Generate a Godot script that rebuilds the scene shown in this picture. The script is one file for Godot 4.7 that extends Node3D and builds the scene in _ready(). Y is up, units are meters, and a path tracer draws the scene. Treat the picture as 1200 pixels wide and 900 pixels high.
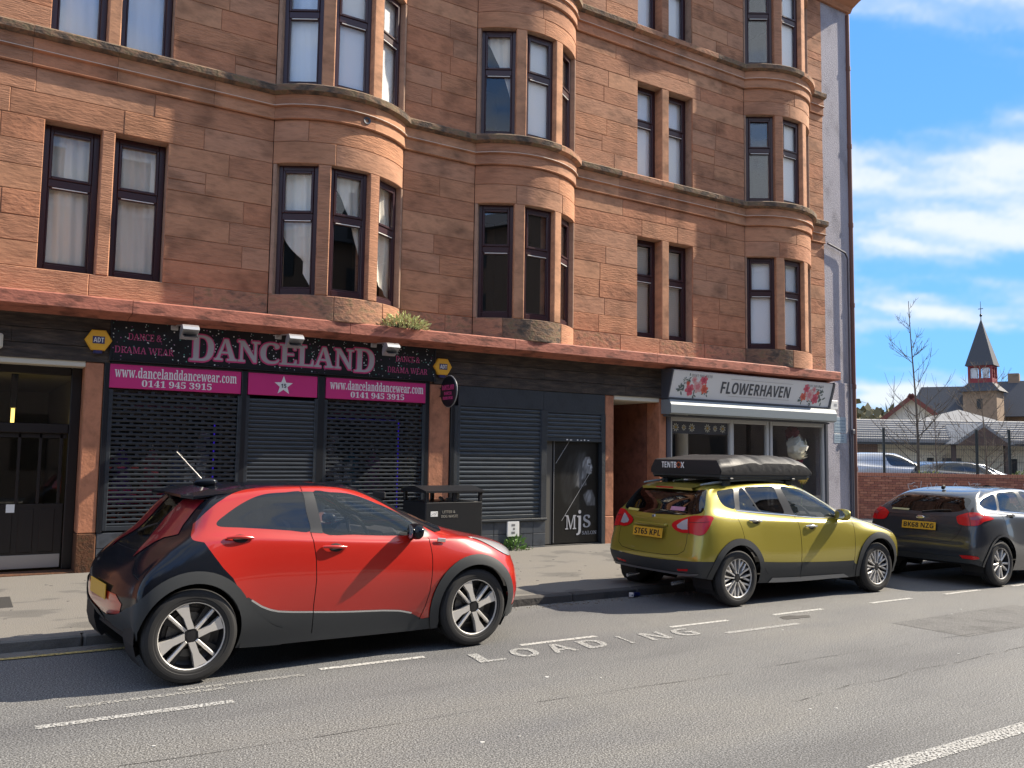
extends Node3D
# A sandstone tenement with shops on its ground floor, three parked cars and a road, seen from across the street.
# Metres; the wall face of the tenement is z = 0, x runs along the street to the right, y is up, the street lies at z > 0.

const G := 0.0073                      # the street falls gently towards +x
var rng := RandomNumberGenerator.new()
var M := {}
var names := {}

func gy(x: float) -> float:
	return -G * x

# ---------------------------------------------------------------- mesh collector
class MB:
	var v := PackedVector3Array()
	var n := PackedVector3Array()
	var uv := PackedVector2Array()
	func tri(a: Vector3, b: Vector3, c: Vector3, na: Vector3, nb: Vector3, nc: Vector3) -> void:
		var g := (c - a).cross(b - a)
		if g.length_squared() < 1e-16:
			return
		if g.dot(na + nb + nc) < 0.0:
			v.append_array([a, c, b]); n.append_array([na, nc, nb])
		else:
			v.append_array([a, b, c]); n.append_array([na, nb, nc])
	func flat(a: Vector3, b: Vector3, c: Vector3, hint: Vector3) -> void:
		var g := (c - a).cross(b - a)
		if g.length_squared() < 1e-16:
			return
		g = g.normalized()
		if g.dot(hint) < 0.0:
			v.append_array([a, c, b]); n.append_array([-g, -g, -g])
		else:
			v.append_array([a, b, c]); n.append_array([g, g, g])
	func quad(a: Vector3, b: Vector3, c: Vector3, d: Vector3, hint: Vector3) -> void:
		flat(a, b, c, hint); flat(a, c, d, hint)
	func quads(a: Vector3, b: Vector3, c: Vector3, d: Vector3, na: Vector3, nb: Vector3, nc: Vector3, nd: Vector3) -> void:
		tri(a, b, c, na, nb, nc); tri(a, c, d, na, nc, nd)
	func box(lo: Vector3, hi: Vector3, bev := 0.0) -> void:
		obox(Transform3D(Basis(), (lo + hi) / 2), hi - lo, bev)
	func obox(t: Transform3D, size: Vector3, bev := 0.0) -> void:
		var h := size / 2
		var b := minf(bev, minf(h.x, minf(h.y, h.z)) * 0.9)
		var ax := [Vector3(1, 0, 0), Vector3(0, 1, 0), Vector3(0, 0, 1)]
		for k in 3:
			for s in [-1.0, 1.0]:
				var w: Vector3 = ax[k] * s
				var p: Vector3 = ax[(k + 1) % 3]
				var q: Vector3 = ax[(k + 2) % 3]
				var hw: float = h[k]; var hp: float = h[(k + 1) % 3] - b; var hq: float = h[(k + 2) % 3] - b
				quad(t * (w * hw - p * hp - q * hq), t * (w * hw + p * hp - q * hq), t * (w * hw + p * hp + q * hq), t * (w * hw - p * hp + q * hq), t.basis * w)
		if b <= 0.0:
			return
		for k in 3:
			var a: Vector3 = ax[k]; var p: Vector3 = ax[(k + 1) % 3]; var q: Vector3 = ax[(k + 2) % 3]
			var la: float = h[k] - b; var hp: float = h[(k + 1) % 3]; var hq: float = h[(k + 2) % 3]
			for s in [-1.0, 1.0]:
				for r in [-1.0, 1.0]:
					quad(t * (-a * la + p * s * hp + q * r * (hq - b)), t * (a * la + p * s * hp + q * r * (hq - b)), t * (a * la + p * s * (hp - b) + q * r * hq), t * (-a * la + p * s * (hp - b) + q * r * hq), t.basis * (p * s + q * r))
		for sx in [-1.0, 1.0]:
			for sy in [-1.0, 1.0]:
				for sz in [-1.0, 1.0]:
					var s := Vector3(sx, sy, sz)
					flat(t * (s * Vector3(h.x, h.y - b, h.z - b)), t * (s * Vector3(h.x - b, h.y, h.z - b)), t * (s * Vector3(h.x - b, h.y - b, h.z)), t.basis * s)
	func tube(pts: Array, rad: Array, seg := 8, caps := true) -> void:
		var rings := []
		var up := Vector3(0.31, 0.87, 0.22)
		for i in pts.size():
			var d: Vector3 = (pts[mini(i + 1, pts.size() - 1)] - pts[maxi(i - 1, 0)])
			d = d.normalized() if d.length() > 1e-9 else Vector3.UP
			if absf(d.dot(up.normalized())) > 0.95:
				up = Vector3(0.9, 0.1, -0.4)
			var a := d.cross(up).normalized(); var b := a.cross(d)
			up = b
			var ring := []
			for k in seg:
				var t := TAU * k / seg
				ring.append(a * cos(t) + b * sin(t))
			rings.append(ring)
		for i in pts.size() - 1:
			for k in seg:
				var l := (k + 1) % seg
				quads(pts[i] + rings[i][k] * rad[i], pts[i] + rings[i][l] * rad[i], pts[i + 1] + rings[i + 1][l] * rad[i + 1], pts[i + 1] + rings[i + 1][k] * rad[i + 1], rings[i][k], rings[i][l], rings[i + 1][l], rings[i + 1][k])
		if caps:
			for e in [0, pts.size() - 1]:
				var hint: Vector3 = pts[0] - pts[1] if e == 0 else pts[e] - pts[e - 1]
				for k in range(1, seg - 1):
					flat(pts[e] + rings[e][0] * rad[e], pts[e] + rings[e][k] * rad[e], pts[e] + rings[e][k + 1] * rad[e], hint)
	func lathe(t: Transform3D, prof: Array, seg := 24) -> void:   # profile of (radius, height) round local y; normals to the left of travel
		for i in prof.size() - 1:
			var p: Vector2 = prof[i]; var q: Vector2 = prof[i + 1]
			var e := q - p
			if e.length() < 1e-7:
				continue
			var m := Vector2(e.y, -e.x).normalized()
			for k in seg:
				var a := TAU * k / seg; var b := TAU * (k + 1) / seg
				var ca := Vector3(cos(a), 0, sin(a)); var cb := Vector3(cos(b), 0, sin(b))
				var na := t.basis * (ca * m.x + Vector3.UP * m.y); var nb := t.basis * (cb * m.x + Vector3.UP * m.y)
				quads(t * (ca * p.x + Vector3.UP * p.y), t * (cb * p.x + Vector3.UP * p.y), t * (cb * q.x + Vector3.UP * q.y), t * (ca * q.x + Vector3.UP * q.y), na, nb, nb, na)
	func prism(poly: PackedVector2Array, t: Transform3D, z0: float, z1: float, bev := 0.0) -> void:   # polygon in local xy, from z0 to z1
		var top := poly
		if bev > 0.0:
			var ins := Geometry2D.offset_polygon(poly, -bev)
			if ins.size() == 1 and ins[0].size() == poly.size():
				var best := 0
				for k in poly.size():
					if ins[0][k].distance_to(poly[0]) < ins[0][best].distance_to(poly[0]):
						best = k
				top = PackedVector2Array()
				for k in poly.size():
					top.append(ins[0][(k + best) % poly.size()])
				if top[1].distance_to(poly[1]) > top[1].distance_to(poly[poly.size() - 1]):
					top = poly
		var ix := Geometry2D.triangulate_polygon(top)
		for k in range(0, ix.size(), 3):
			for e in [[z0, -1.0], [z1, 1.0]]:
				var src: PackedVector2Array = top if e[1] > 0 else poly
				flat(t * Vector3(src[ix[k]].x, src[ix[k]].y, e[0]), t * Vector3(src[ix[k + 1]].x, src[ix[k + 1]].y, e[0]), t * Vector3(src[ix[k + 2]].x, src[ix[k + 2]].y, e[0]), t.basis * Vector3(0, 0, e[1]))
		var cw := 1.0 if Geometry2D.is_polygon_clockwise(poly) else -1.0
		for k in poly.size():
			var p := poly[k]; var q := poly[(k + 1) % poly.size()]
			var o := Vector2(-(q - p).y, (q - p).x) * cw
			var zm := z1 - bev if top != poly else z1
			quad(t * Vector3(p.x, p.y, z0), t * Vector3(q.x, q.y, z0), t * Vector3(q.x, q.y, zm), t * Vector3(p.x, p.y, zm), t.basis * Vector3(o.x, o.y, 0))
			if top != poly:
				var p2 := top[k]; var q2 := top[(k + 1) % top.size()]
				quad(t * Vector3(p.x, p.y, zm), t * Vector3(q.x, q.y, zm), t * Vector3(q2.x, q2.y, z1), t * Vector3(p2.x, p2.y, z1), t.basis * Vector3(o.x, o.y, 0.3))
	func ball(t: Transform3D, seg := 12, rows := 8) -> void:
		for i in rows:
			for k in seg:
				var q := []
				for e in [[i, k], [i, k + 1], [i + 1, k + 1], [i + 1, k]]:
					var a: float = PI * e[0] / rows; var b: float = TAU * e[1] / seg
					q.append(Vector3(sin(a) * cos(b), cos(a), sin(a) * sin(b)))
				var nn := func(d: Vector3) -> Vector3: return (t.basis.inverse().transposed() * d).normalized()
				quads(t * q[0], t * q[1], t * q[2], t * q[3], nn.call(q[0]), nn.call(q[1]), nn.call(q[2]), nn.call(q[3]))
	func mirrored() -> MB:
		var o := MB.new()
		for i in range(0, v.size(), 3):
			for k in [0, 2, 1]:
				o.v.append(v[i + k] * Vector3(1, 1, -1)); o.n.append(n[i + k] * Vector3(1, 1, -1))
		return o
	func join(o: MB) -> void:
		v.append_array(o.v); n.append_array(o.n)
	func mesh() -> ArrayMesh:
		var a := []
		a.resize(Mesh.ARRAY_MAX)
		a[Mesh.ARRAY_VERTEX] = v; a[Mesh.ARRAY_NORMAL] = n
		if uv.size() == v.size():
			a[Mesh.ARRAY_TEX_UV] = uv
		var m := ArrayMesh.new()
		if v.size():
			m.add_surface_from_arrays(Mesh.PRIMITIVE_TRIANGLES, a)
		return m

# ---------------------------------------------------------------- nodes
func numbered(called: String) -> String:
	names[called] = names.get(called, -1) + 1
	return called if names[called] == 0 else "%s_%03d" % [called, names[called]]

func tag(o: Node, label: String, category: String, group := "", kind := "") -> Node:
	o.set_meta("label", label); o.set_meta("category", category)
	if group: o.set_meta("group", group)
	if kind: o.set_meta("kind", kind)
	return o

func thing(called: String, label: String, category: String, at := Vector3.ZERO, turn := 0.0, group := "") -> Node3D:
	var o := Node3D.new()
	o.name = numbered(called); add_child(o)
	o.position = at; o.rotation.y = turn
	tag(o, label, category, group)
	return o

func obj(called: String, mb, m: Material, parent: Node = self) -> MeshInstance3D:
	var o := MeshInstance3D.new()
	o.mesh = mb.mesh() if mb is MB else mb
	o.material_override = m
	if parent == self:
		o.name = numbered(called); add_child(o)
	else:
		o.name = called
		part(o, parent)
	return o

func part(o: Node, parent: Node) -> void:
	var base := str(o.name)
	var c: Dictionary = parent.get_meta("_n") if parent.has_meta("_n") else {}
	c[base] = c.get(base, -1) + 1
	parent.set_meta("_n", c)
	if c[base] > 0:
		o.name = "%s_%03d" % [base, c[base]]
	parent.add_child(o, true)

func sub(called: String, parent: Node, t := Transform3D()) -> Node3D:
	var o := Node3D.new()
	o.name = called; part(o, parent); o.transform = t
	return o

func struct(called: String, mb, m: Material, label: String, category: String) -> MeshInstance3D:
	var o := obj(called, mb, m)
	tag(o, label, category, "", "structure")
	return o

func text(called: String, s: String, w: float, h: float, m: Material, t: Transform3D, parent: Node, font := "Droid Sans", bold := true, depth := 0.004) -> MeshInstance3D:
	var tm := TextMesh.new()
	var f := SystemFont.new()
	f.font_names = PackedStringArray([font]); f.font_weight = 700 if bold else 400
	tm.font = f; tm.font_size = 48; tm.pixel_size = 0.01; tm.depth = 0.05; tm.curve_step = 2.0
	tm.text = s
	var bb := tm.get_aabb()
	var sc := Vector3(w / maxf(bb.size.x, 0.001), h / maxf(bb.size.y, 0.001), depth / 0.05)
	var o := MeshInstance3D.new()
	o.mesh = tm; o.material_override = m; o.name = called
	part(o, parent)
	o.transform = t * Transform3D(Basis.from_scale(sc), -(bb.position + bb.size / 2) * sc)
	return o

# ---------------------------------------------------------------- materials
func lin(r: float, g: float, b: float) -> Color:
	return Color(r, g, b).linear_to_srgb()

func noise_tex(freq: float, ramp: Array, size := 512, kind := FastNoiseLite.TYPE_SIMPLEX_SMOOTH, oct := 5, as_seed := 1, gain := 0.5) -> NoiseTexture2D:
	var f := FastNoiseLite.new()
	f.noise_type = kind; f.frequency = freq; f.seed = as_seed
	f.fractal_type = FastNoiseLite.FRACTAL_FBM if oct > 1 else FastNoiseLite.FRACTAL_NONE
	f.fractal_octaves = oct; f.fractal_gain = gain
	if kind == FastNoiseLite.TYPE_CELLULAR:
		f.cellular_return_type = FastNoiseLite.RETURN_CELL_VALUE
	var t := NoiseTexture2D.new()
	t.width = size; t.height = size; t.seamless = true; t.noise = f; t.normalize = true
	if ramp.size():
		var g := Gradient.new()
		var off := PackedFloat32Array(); var col := PackedColorArray()
		for e in ramp:
			off.append(e[0]); col.append(e[1] if e[1] is Color else lin(e[1], e[1], e[1]))
		g.offsets = off; g.colors = col
		t.color_ramp = g
	return t

func mat(col: Color, rough := 0.8, metal := 0.0, spec := 0.5) -> StandardMaterial3D:
	var m := StandardMaterial3D.new()
	m.albedo_color = col; m.roughness = rough; m.metallic = metal; m.metallic_specular = spec
	return m

func tex(m: StandardMaterial3D, t: Texture2D, s := Vector3.ONE, world := true) -> StandardMaterial3D:
	m.albedo_texture = t; m.uv1_triplanar = true; m.uv1_world_triplanar = world; m.uv1_scale = s; m.uv1_triplanar_sharpness = 6.0
	return m

func layer(m: StandardMaterial3D, t: Texture2D, s: Vector3) -> StandardMaterial3D:   # a coarse pattern multiplied over the fine one
	m.detail_enabled = true; m.detail_albedo = t; m.detail_blend_mode = BaseMaterial3D.BLEND_MODE_MUL
	m.detail_uv_layer = BaseMaterial3D.DETAIL_UV_2; m.uv2_triplanar = true; m.uv2_world_triplanar = true; m.uv2_scale = s
	return m

func bump(m: StandardMaterial3D, t: Texture2D, cm: float) -> StandardMaterial3D:
	m.heightmap_enabled = true; m.heightmap_texture = t; m.heightmap_scale = cm
	return m

func paint(col: Color, metal := 0.0, rough := 0.3) -> StandardMaterial3D:
	var m := mat(col, rough, metal)
	m.clearcoat_enabled = true; m.clearcoat = 1.0; m.clearcoat_roughness = 0.04
	return m

func glass(col: Color, alpha: float, rough := 0.0) -> StandardMaterial3D:
	var m := mat(Color(col.r, col.g, col.b, alpha), rough, 0.0, 0.7)
	m.transparency = BaseMaterial3D.TRANSPARENCY_ALPHA
	return m

func make_materials() -> void:
	var grain := noise_tex(0.012, [[0.0, 0.58], [0.35, 0.86], [0.6, 1.0], [1.0, 0.78]], 512, FastNoiseLite.TYPE_SIMPLEX_SMOOTH, 7, 3, 0.62)
	var streak := noise_tex(0.01, [[0.0, 0.50], [0.3, 0.8], [0.55, 1.0], [1.0, 0.95]], 512, FastNoiseLite.TYPE_SIMPLEX_SMOOTH, 4, 9)
	var rough_h := noise_tex(0.03, [], 512, FastNoiseLite.TYPE_SIMPLEX_SMOOTH, 6, 5, 0.65)
	var blotch := noise_tex(0.008, [[0.0, 0.55], [0.4, 0.92], [1.0, 1.0]], 512, FastNoiseLite.TYPE_SIMPLEX_SMOOTH, 5, 21)
	M.rough_h = rough_h; M.grain = grain; M.blotch = blotch
	# red sandstone: some beds redder, some browner, each with tooled horizontal grain
	var tones := [lin(.55, .272, .152), lin(.515, .252, .146), lin(.58, .298, .170), lin(.492, .232, .130), lin(.55, .260, .142), lin(.53, .272, .162), lin(.54, .242, .132)]
	M.stone = []
	for i in tones.size():
		var m := tex(mat(tones[i], 0.93), grain, Vector3(0.33, [1.1, 2.6, 0.7, 1.6, 2.1, 1.2, 0.9][i], 0.33))
		m.uv1_offset = Vector3(0.13 * i, 0.31 * i, 0.07 * i)
		layer(m, streak, Vector3(0.23, 0.31, 0.23))
		bump(m, rough_h, [0.35, 0.7, 0.3, 0.5, 0.8, 0.4, 0.6][i])
		M.stone.append(m)
	var soot := noise_tex(0.012, [[0.0, lin(.05, .042, .036)], [0.35, lin(.13, .095, .07)], [0.55, lin(.25, .15, .095)], [0.75, lin(.17, .135, .08)], [1.0, lin(.36, .20, .12)]], 512, FastNoiseLite.TYPE_SIMPLEX_SMOOTH, 6, 31, 0.6)
	M.sooty = bump(tex(mat(Color.WHITE, 0.95), soot, Vector3(0.5, 0.9, 0.5)), rough_h, 0.9)
	var soot2 := noise_tex(0.01, [[0.0, lin(.12, .09, .065)], [0.25, lin(.28, .155, .10)], [0.55, lin(.45, .225, .135)], [0.85, lin(.27, .18, .10)], [1.0, lin(.5, .25, .15)]], 512, FastNoiseLite.TYPE_SIMPLEX_SMOOTH, 6, 37, 0.6)
	M.stained = bump(tex(mat(Color.WHITE, 0.95), soot2, Vector3(0.55, 1.0, 0.55)), rough_h, 0.7)
	M.mortar = tex(mat(lin(.42, .27, .19), 0.97), grain, Vector3(0.8, 0.8, 0.8))
	M.lead = mat(lin(.72, .60, .50), 0.7)
	var friezet := noise_tex(0.01, [[0.0, lin(.022, .018, .016)], [0.45, lin(.045, .035, .029)], [0.8, lin(.08, .06, .046)], [1.0, lin(.12, .09, .07)]], 512, FastNoiseLite.TYPE_SIMPLEX_SMOOTH, 6, 41, 0.62)
	M.frieze = bump(tex(mat(Color.WHITE, 0.8), friezet, Vector3(0.4, 2.4, 0.4)), rough_h, 0.7)
	var grime := noise_tex(0.012, [[0.0, 0.22], [0.33, 0.55], [0.45, 0.9], [1.0, 1.0]], 512, FastNoiseLite.TYPE_SIMPLEX_SMOOTH, 6, 45, 0.6)
	M.cornice = layer(bump(tex(mat(lin(.50, .175, .115), 0.75), grain, Vector3(0.5, 1.2, 0.5)), rough_h, 0.3), grime, Vector3(0.3, 1.1, 0.5))
	M.pilaster = layer(bump(tex(mat(lin(.52, .215, .115), 0.8), grain, Vector3(0.7, 0.7, 0.7)), rough_h, 0.3), blotch, Vector3(0.5, 0.3, 0.5))
	M.pilaster_foot = bump(tex(mat(lin(.26, .2, .14), 0.9), soot2, Vector3(1.2, 1.2, 1.2)), rough_h, 0.5)
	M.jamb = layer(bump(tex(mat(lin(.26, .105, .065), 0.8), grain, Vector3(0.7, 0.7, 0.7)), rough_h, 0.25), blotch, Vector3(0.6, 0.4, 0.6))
	var renderh := noise_tex(0.06, [], 512, FastNoiseLite.TYPE_SIMPLEX_SMOOTH, 5, 51, 0.7)
	M.render = layer(bump(tex(mat(lin(.45, .43, .475), 0.95), noise_tex(0.05, [[0.0, 0.68], [0.5, 0.95], [1.0, 1.0]], 512, FastNoiseLite.TYPE_SIMPLEX_SMOOTH, 6, 52, 0.7), Vector3(0.9, 0.9, 0.9)), renderh, 1.0), blotch, Vector3(0.3, 0.2, 0.3))
	M.upvc = mat(lin(.042, .015, .019), 0.3)
	M.pane = glass(Color(0.2, 0.25, 0.25), 0.015)
	M.cloth = mat(lin(.80, .76, .66), 0.95)
	M.cloth_blue = mat(lin(.78, .84, .90), 0.9)
	M.blind = mat(lin(.84, .86, .86), 0.85)
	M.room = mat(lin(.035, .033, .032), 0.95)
	M.white_strip = mat(lin(.75, .75, .72), 0.5)
	M.slate = tex(mat(lin(.062, .066, .078), 0.75), grain, Vector3(1.0, 3.0, 1.0))
	# shop fronts
	M.black_gloss = mat(lin(.010, .012, .016), 0.35)
	M.charcoal = layer(bump(mat(lin(.028, .034, .042), 0.55), rough_h, 0.2), blotch, Vector3(0.9, 0.6, 0.9))
	(M.charcoal as StandardMaterial3D).uv1_triplanar = true
	M.slat = layer(mat(lin(.052, .064, .078), 0.38, 0.25), blotch, Vector3(0.7, 2.0, 0.7))
	M.slat_dark = layer(mat(lin(.040, .048, .058), 0.36, 0.2), blotch, Vector3(0.7, 2.0, 0.7))
	M.pink = mat(lin(.60, .030, .19), 0.4)
	M.pink_letter = mat(lin(.62, .06, .21), 0.4)
	M.pink_dim = mat(lin(.52, .07, .20), 0.5)
	M.silver_letter = mat(lin(.42, .40, .42), 0.45, 0.0)
	M.white_paint = mat(lin(.78, .78, .76), 0.5)
	M.cream = mat(lin(.60, .56, .46), 0.7)
	var stars := Image.create(512, 512, false, Image.FORMAT_RGB8)
	stars.fill(lin(.008, .009, .012))
	var r := RandomNumberGenerator.new(); r.seed = 77
	for i in 330:
		var c := lin(.8, .85, .85) if r.randf() < 0.7 else lin(.35, .12, .3)
		if r.randf() < 0.3: c = lin(.1, .35, .3)
		var sx := r.randi_range(1, 505); var sy := r.randi_range(1, 505); var k := 4 if r.randf() < 0.6 else 6
		stars.fill_rect(Rect2i(sx, sy, k, k), c)
	M.starry = tex(mat(Color.WHITE, 0.35), ImageTexture.create_from_image(stars), Vector3(0.75, 0.75, 0.75))
	M.yellow = mat(lin(.80, .42, .03), 0.45)
	M.navy = mat(lin(.03, .03, .12), 0.4)
	M.lamp_silver = mat(lin(.55, .55, .55), 0.35, 0.6)
	M.led = mat(lin(.1, .05, .4), 0.5)
	M.led.emission_enabled = true; M.led.emission = Color(0.25, 0.12, 1.0); M.led.emission_energy_multiplier = 0.2
	M.tile_grey = layer(mat(lin(.075, .085, .10), 0.35), blotch, Vector3(1.3, 1.3, 1.3))
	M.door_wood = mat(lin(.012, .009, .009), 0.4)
	M.steel = mat(lin(.42, .40, .38), 0.42, 0.6)
	M.alu = mat(lin(.25, .285, .305), 0.5, 0.1)
	M.sign_white = mat(lin(.76, .76, .76), 0.4)
	M.sign_ink = mat(lin(.07, .075, .09), 0.5)
	M.shopfloor = mat(lin(.07, .065, .055), 0.7)
	M.shopwall = mat(lin(.22, .21, .18), 0.9)
	M.litter = mat(lin(.012, .013, .016), 0.42)
	M.pipe_grey = mat(lin(.075, .075, .095), 0.6)
	M.pipe_brown = mat(lin(.16, .075, .055), 0.6)
	# road, kerb and pavement
	var chips := noise_tex(0.15, [[0.0, 0.03], [0.34, 0.10], [0.47, 0.25], [0.56, 0.45], [0.66, 0.80], [1.0, 1.0]], 1024, FastNoiseLite.TYPE_SIMPLEX_SMOOTH, 4, 61, 0.95)
	var chiph := noise_tex(0.16, [], 1024, FastNoiseLite.TYPE_SIMPLEX_SMOOTH, 3, 61, 0.7)
	var patch := noise_tex(0.006, [[0.0, lin(.62, .62, .64)], [0.4, lin(.88, .88, .88)], [0.7, lin(1.0, .98, .94)], [1.0, lin(.80, .80, .82)]], 512, FastNoiseLite.TYPE_SIMPLEX_SMOOTH, 5, 63)
	M.chips = chips
	M.asphalt = bump(layer(tex(mat(lin(.45, .45, .445), 0.8), chips, Vector3(0.42, 0.42, 0.42)), patch, Vector3(0.05, 0.11, 0.17)), chiph, 0.22)
	var tar := noise_tex(0.16, [[0.0, 0.36], [0.4, 0.57], [0.75, 0.70], [1.0, 1.0]], 1024, FastNoiseLite.TYPE_SIMPLEX_SMOOTH, 4, 65, 0.7)
	var stain := noise_tex(0.008, [[0.0, lin(.55, .55, .55)], [0.33, lin(.68, .68, .68)], [0.40, lin(.95, .94, .92)], [1.0, lin(1.0, .98, .94)]], 512, FastNoiseLite.TYPE_SIMPLEX_SMOOTH, 4, 67)
	M.pavement = bump(layer(tex(mat(lin(.31, .292, .265), 0.9), tar, Vector3(0.4, 0.4, 0.4)), stain, Vector3(0.16, 0.2, 0.3)), chiph, 0.45)
	M.kerb = bump(layer(tex(mat(lin(.30, .275, .24), 0.9), tar, Vector3(0.5, 0.5, 0.5)), blotch, Vector3(0.4, 0.4, 0.4)), rough_h, 0.7)
	M.kerb_dark = bump(layer(tex(mat(lin(.12, .112, .105), 0.9), tar, Vector3(0.5, 0.5, 0.5)), blotch, Vector3(0.5, 0.5, 0.5)), rough_h, 0.7)
	var wear := noise_tex(0.11, [[0.0, Color(1, 1, 1, 0)], [0.30, Color(.9, .9, .9, 0.0)], [0.42, Color(.8, .8, .8, 1.0)], [0.6, Color(1, 1, 1, 1)], [1.0, Color(.86, .86, .86, 1)]], 512, FastNoiseLite.TYPE_SIMPLEX_SMOOTH, 5, 71, 0.7)
	M.road_white = tex(mat(lin(.58, .57, .54), 0.8), wear, Vector3(0.6, 0.6, 0.6))
	M.road_white.transparency = BaseMaterial3D.TRANSPARENCY_ALPHA_SCISSOR; M.road_white.alpha_scissor_threshold = 0.5
	M.road_yellow = M.road_white.duplicate(); M.road_yellow.albedo_color = lin(.72, .55, .20)
	var wear3 := noise_tex(0.12, [[0.0, Color(1, 1, 1, 0)], [0.38, Color(.9, .9, .9, 0.0)], [0.50, Color(.8, .8, .8, 1.0)], [0.7, Color(1, 1, 1, 1)], [1.0, Color(.86, .86, .86, 1)]], 512, FastNoiseLite.TYPE_SIMPLEX_SMOOTH, 5, 74, 0.7)
	M.road_worn = tex(mat(lin(.50, .495, .475), .8), wear3, Vector3(0.7, 0.7, 0.7))
	M.road_worn.transparency = BaseMaterial3D.TRANSPARENCY_ALPHA_SCISSOR; M.road_worn.alpha_scissor_threshold = 0.5
	var wear2 := noise_tex(0.13, [[0.0, Color(1, 1, 1, 0)], [0.47, Color(.9, .9, .9, 0.0)], [0.56, Color(.8, .8, .8, 1.0)], [1.0, Color(1, 1, 1, 1)]], 512, FastNoiseLite.TYPE_SIMPLEX_SMOOTH, 5, 73, 0.7)
	M.road_faint = tex(mat(lin(.50, .49, .46), 0.8), wear2, Vector3(0.6, 0.6, 0.6))
	M.road_faint.transparency = BaseMaterial3D.TRANSPARENCY_ALPHA_SCISSOR; M.road_faint.alpha_scissor_threshold = 0.5
	# cars
	M.rubber = mat(lin(.018, .018, .019), 0.75)
	M.trim = mat(lin(.030, .034, .038), 0.6)
	M.car_gap = mat(lin(.004, .004, .005), 0.7)
	M.lining = mat(lin(.018, .018, .02), 0.9)
	M.seat_cloth = mat(lin(.03, .03, .034), 0.9)
	M.car_glass = glass(Color(0.25, 0.30, 0.32), 0.18)
	M.privacy = glass(Color(0.02, 0.02, 0.025), 0.93)
	M.tail_red = mat(lin(.50, .010, .012), 0.22)
	M.tail_dark = paint(lin(.24, .006, .016), 0.0, 0.35)
	M.lamp_clear = paint(lin(.50, .50, .53), 0.3, 0.2)
	M.alloy = mat(lin(.66, .64, .61), 0.38, 0.45)
	M.alloy_dark = mat(lin(.03, .03, .033), 0.35, 0.4)
	M.chrome = mat(lin(.75, .75, .76), 0.15, 0.9)
	M.plate = mat(lin(.62, .34, .025), 0.4)
	M.ink = mat(lin(.01, .01, .01), 0.5)

# ---------------------------------------------------------------- sky
func make_sky() -> Sky:
	var w := 2048; var h := 1024
	var f := FastNoiseLite.new()
	f.noise_type = FastNoiseLite.TYPE_SIMPLEX_SMOOTH; f.seed = 14; f.frequency = 0.55; f.fractal_type = FastNoiseLite.FRACTAL_FBM
	f.fractal_octaves = 9; f.fractal_gain = 0.60; f.domain_warp_enabled = true; f.domain_warp_amplitude = 0.55; f.domain_warp_frequency = 0.5
	var f2 := FastNoiseLite.new()
	f2.noise_type = FastNoiseLite.TYPE_SIMPLEX_SMOOTH; f2.seed = 23; f2.frequency = 0.22; f2.fractal_type = FastNoiseLite.FRACTAL_FBM; f2.fractal_octaves = 3
	var data := PackedFloat32Array()
	data.resize(w * h * 3)
	for y in h:
		var el := PI * 0.5 - PI * (y + 0.5) / h
		for x in w:
			var c: Vector3
			if el < -0.01:
				c = Vector3(0.22, 0.215, 0.21)
			else:
				var az := TAU * ((x + 0.5) / w - 0.5)
				var d := Vector3(sin(az) * cos(el), sin(el), -cos(az) * cos(el))
				var blue := Vector3(0.080, 0.245, 0.66).lerp(Vector3(0.17, 0.42, 0.74), pow(clampf(1.0 - el / 0.62, 0, 1), 1.8))
				blue = blue.lerp(Vector3(0.05, 0.17, 0.52), clampf((el - 0.6) / 0.9, 0, 1))
				blue = blue.lerp(Vector3(0.46, 0.58, 0.70), clampf(1.0 - el / 0.07, 0, 1) * 0.7)
				var p := Vector2(d.x, d.z) / (d.y + 0.20)
				var q := Vector2(p.x * 0.88 + p.y * 0.47, -p.x * 0.47 + p.y * 0.88)
				var a := f.get_noise_2d(q.x * 1.5 + 3.0, q.y * 3.9 + 1.3)
				var b := f2.get_noise_2d(q.x * 1.5 - 4.0, q.y * 2.3 + 2.0)
				var cover := a * 1.75 + b * 1.0 + 0.66 - 0.75 * exp(-pow((el - 0.115) / 0.045, 2.0)) + 0.26 * exp(-pow((el - 0.27) / 0.09, 2.0))
				var low := f2.get_noise_2d(az * 30.0, el * 80.0) + f.get_noise_2d(az * 22.0, el * 60.0) * 0.6
				cover += clampf(low, -0.2, 0.6) * 1.1 * exp(-pow((el - 0.055) / 0.022, 2.0)) + 0.16 * exp(-pow((el - 0.05) / 0.03, 2.0))
				var k := pow(smoothstep(-0.30, 1.05, cover), 1.1)
				var cl := Vector3(0.43, 0.49, 0.56).lerp(Vector3(0.52, 0.55, 0.575), smoothstep(0.3, 0.9, cover))
				c = blue.lerp(cl, k * 0.92)
			var i := (y * w + x) * 3
			data[i] = c.x; data[i + 1] = c.y; data[i + 2] = c.z
	var im := Image.create_from_data(w, h, false, Image.FORMAT_RGBF, data.to_byte_array())
	var m := PanoramaSkyMaterial.new()
	m.panorama = ImageTexture.create_from_image(im)
	var s := Sky.new()
	s.sky_material = m
	return s

# ---------------------------------------------------------------- the tenement
# a wall surface is {} (flat, u = x in metres) or {cx, cz, r} (a round bay, u in degrees)
var tenement: Node3D
var stones := []                        # [distance, mesh, material], the 300 that show largest become parts

func at_wall(s: Dictionary, u: float, y: float, d: float) -> Vector3:
	if s.is_empty():
		return Vector3(u, y, d)
	var a := deg_to_rad(u)
	return Vector3(s.cx + (s.r + d) * sin(a), y, s.cz + (s.r + d) * cos(a))

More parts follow.
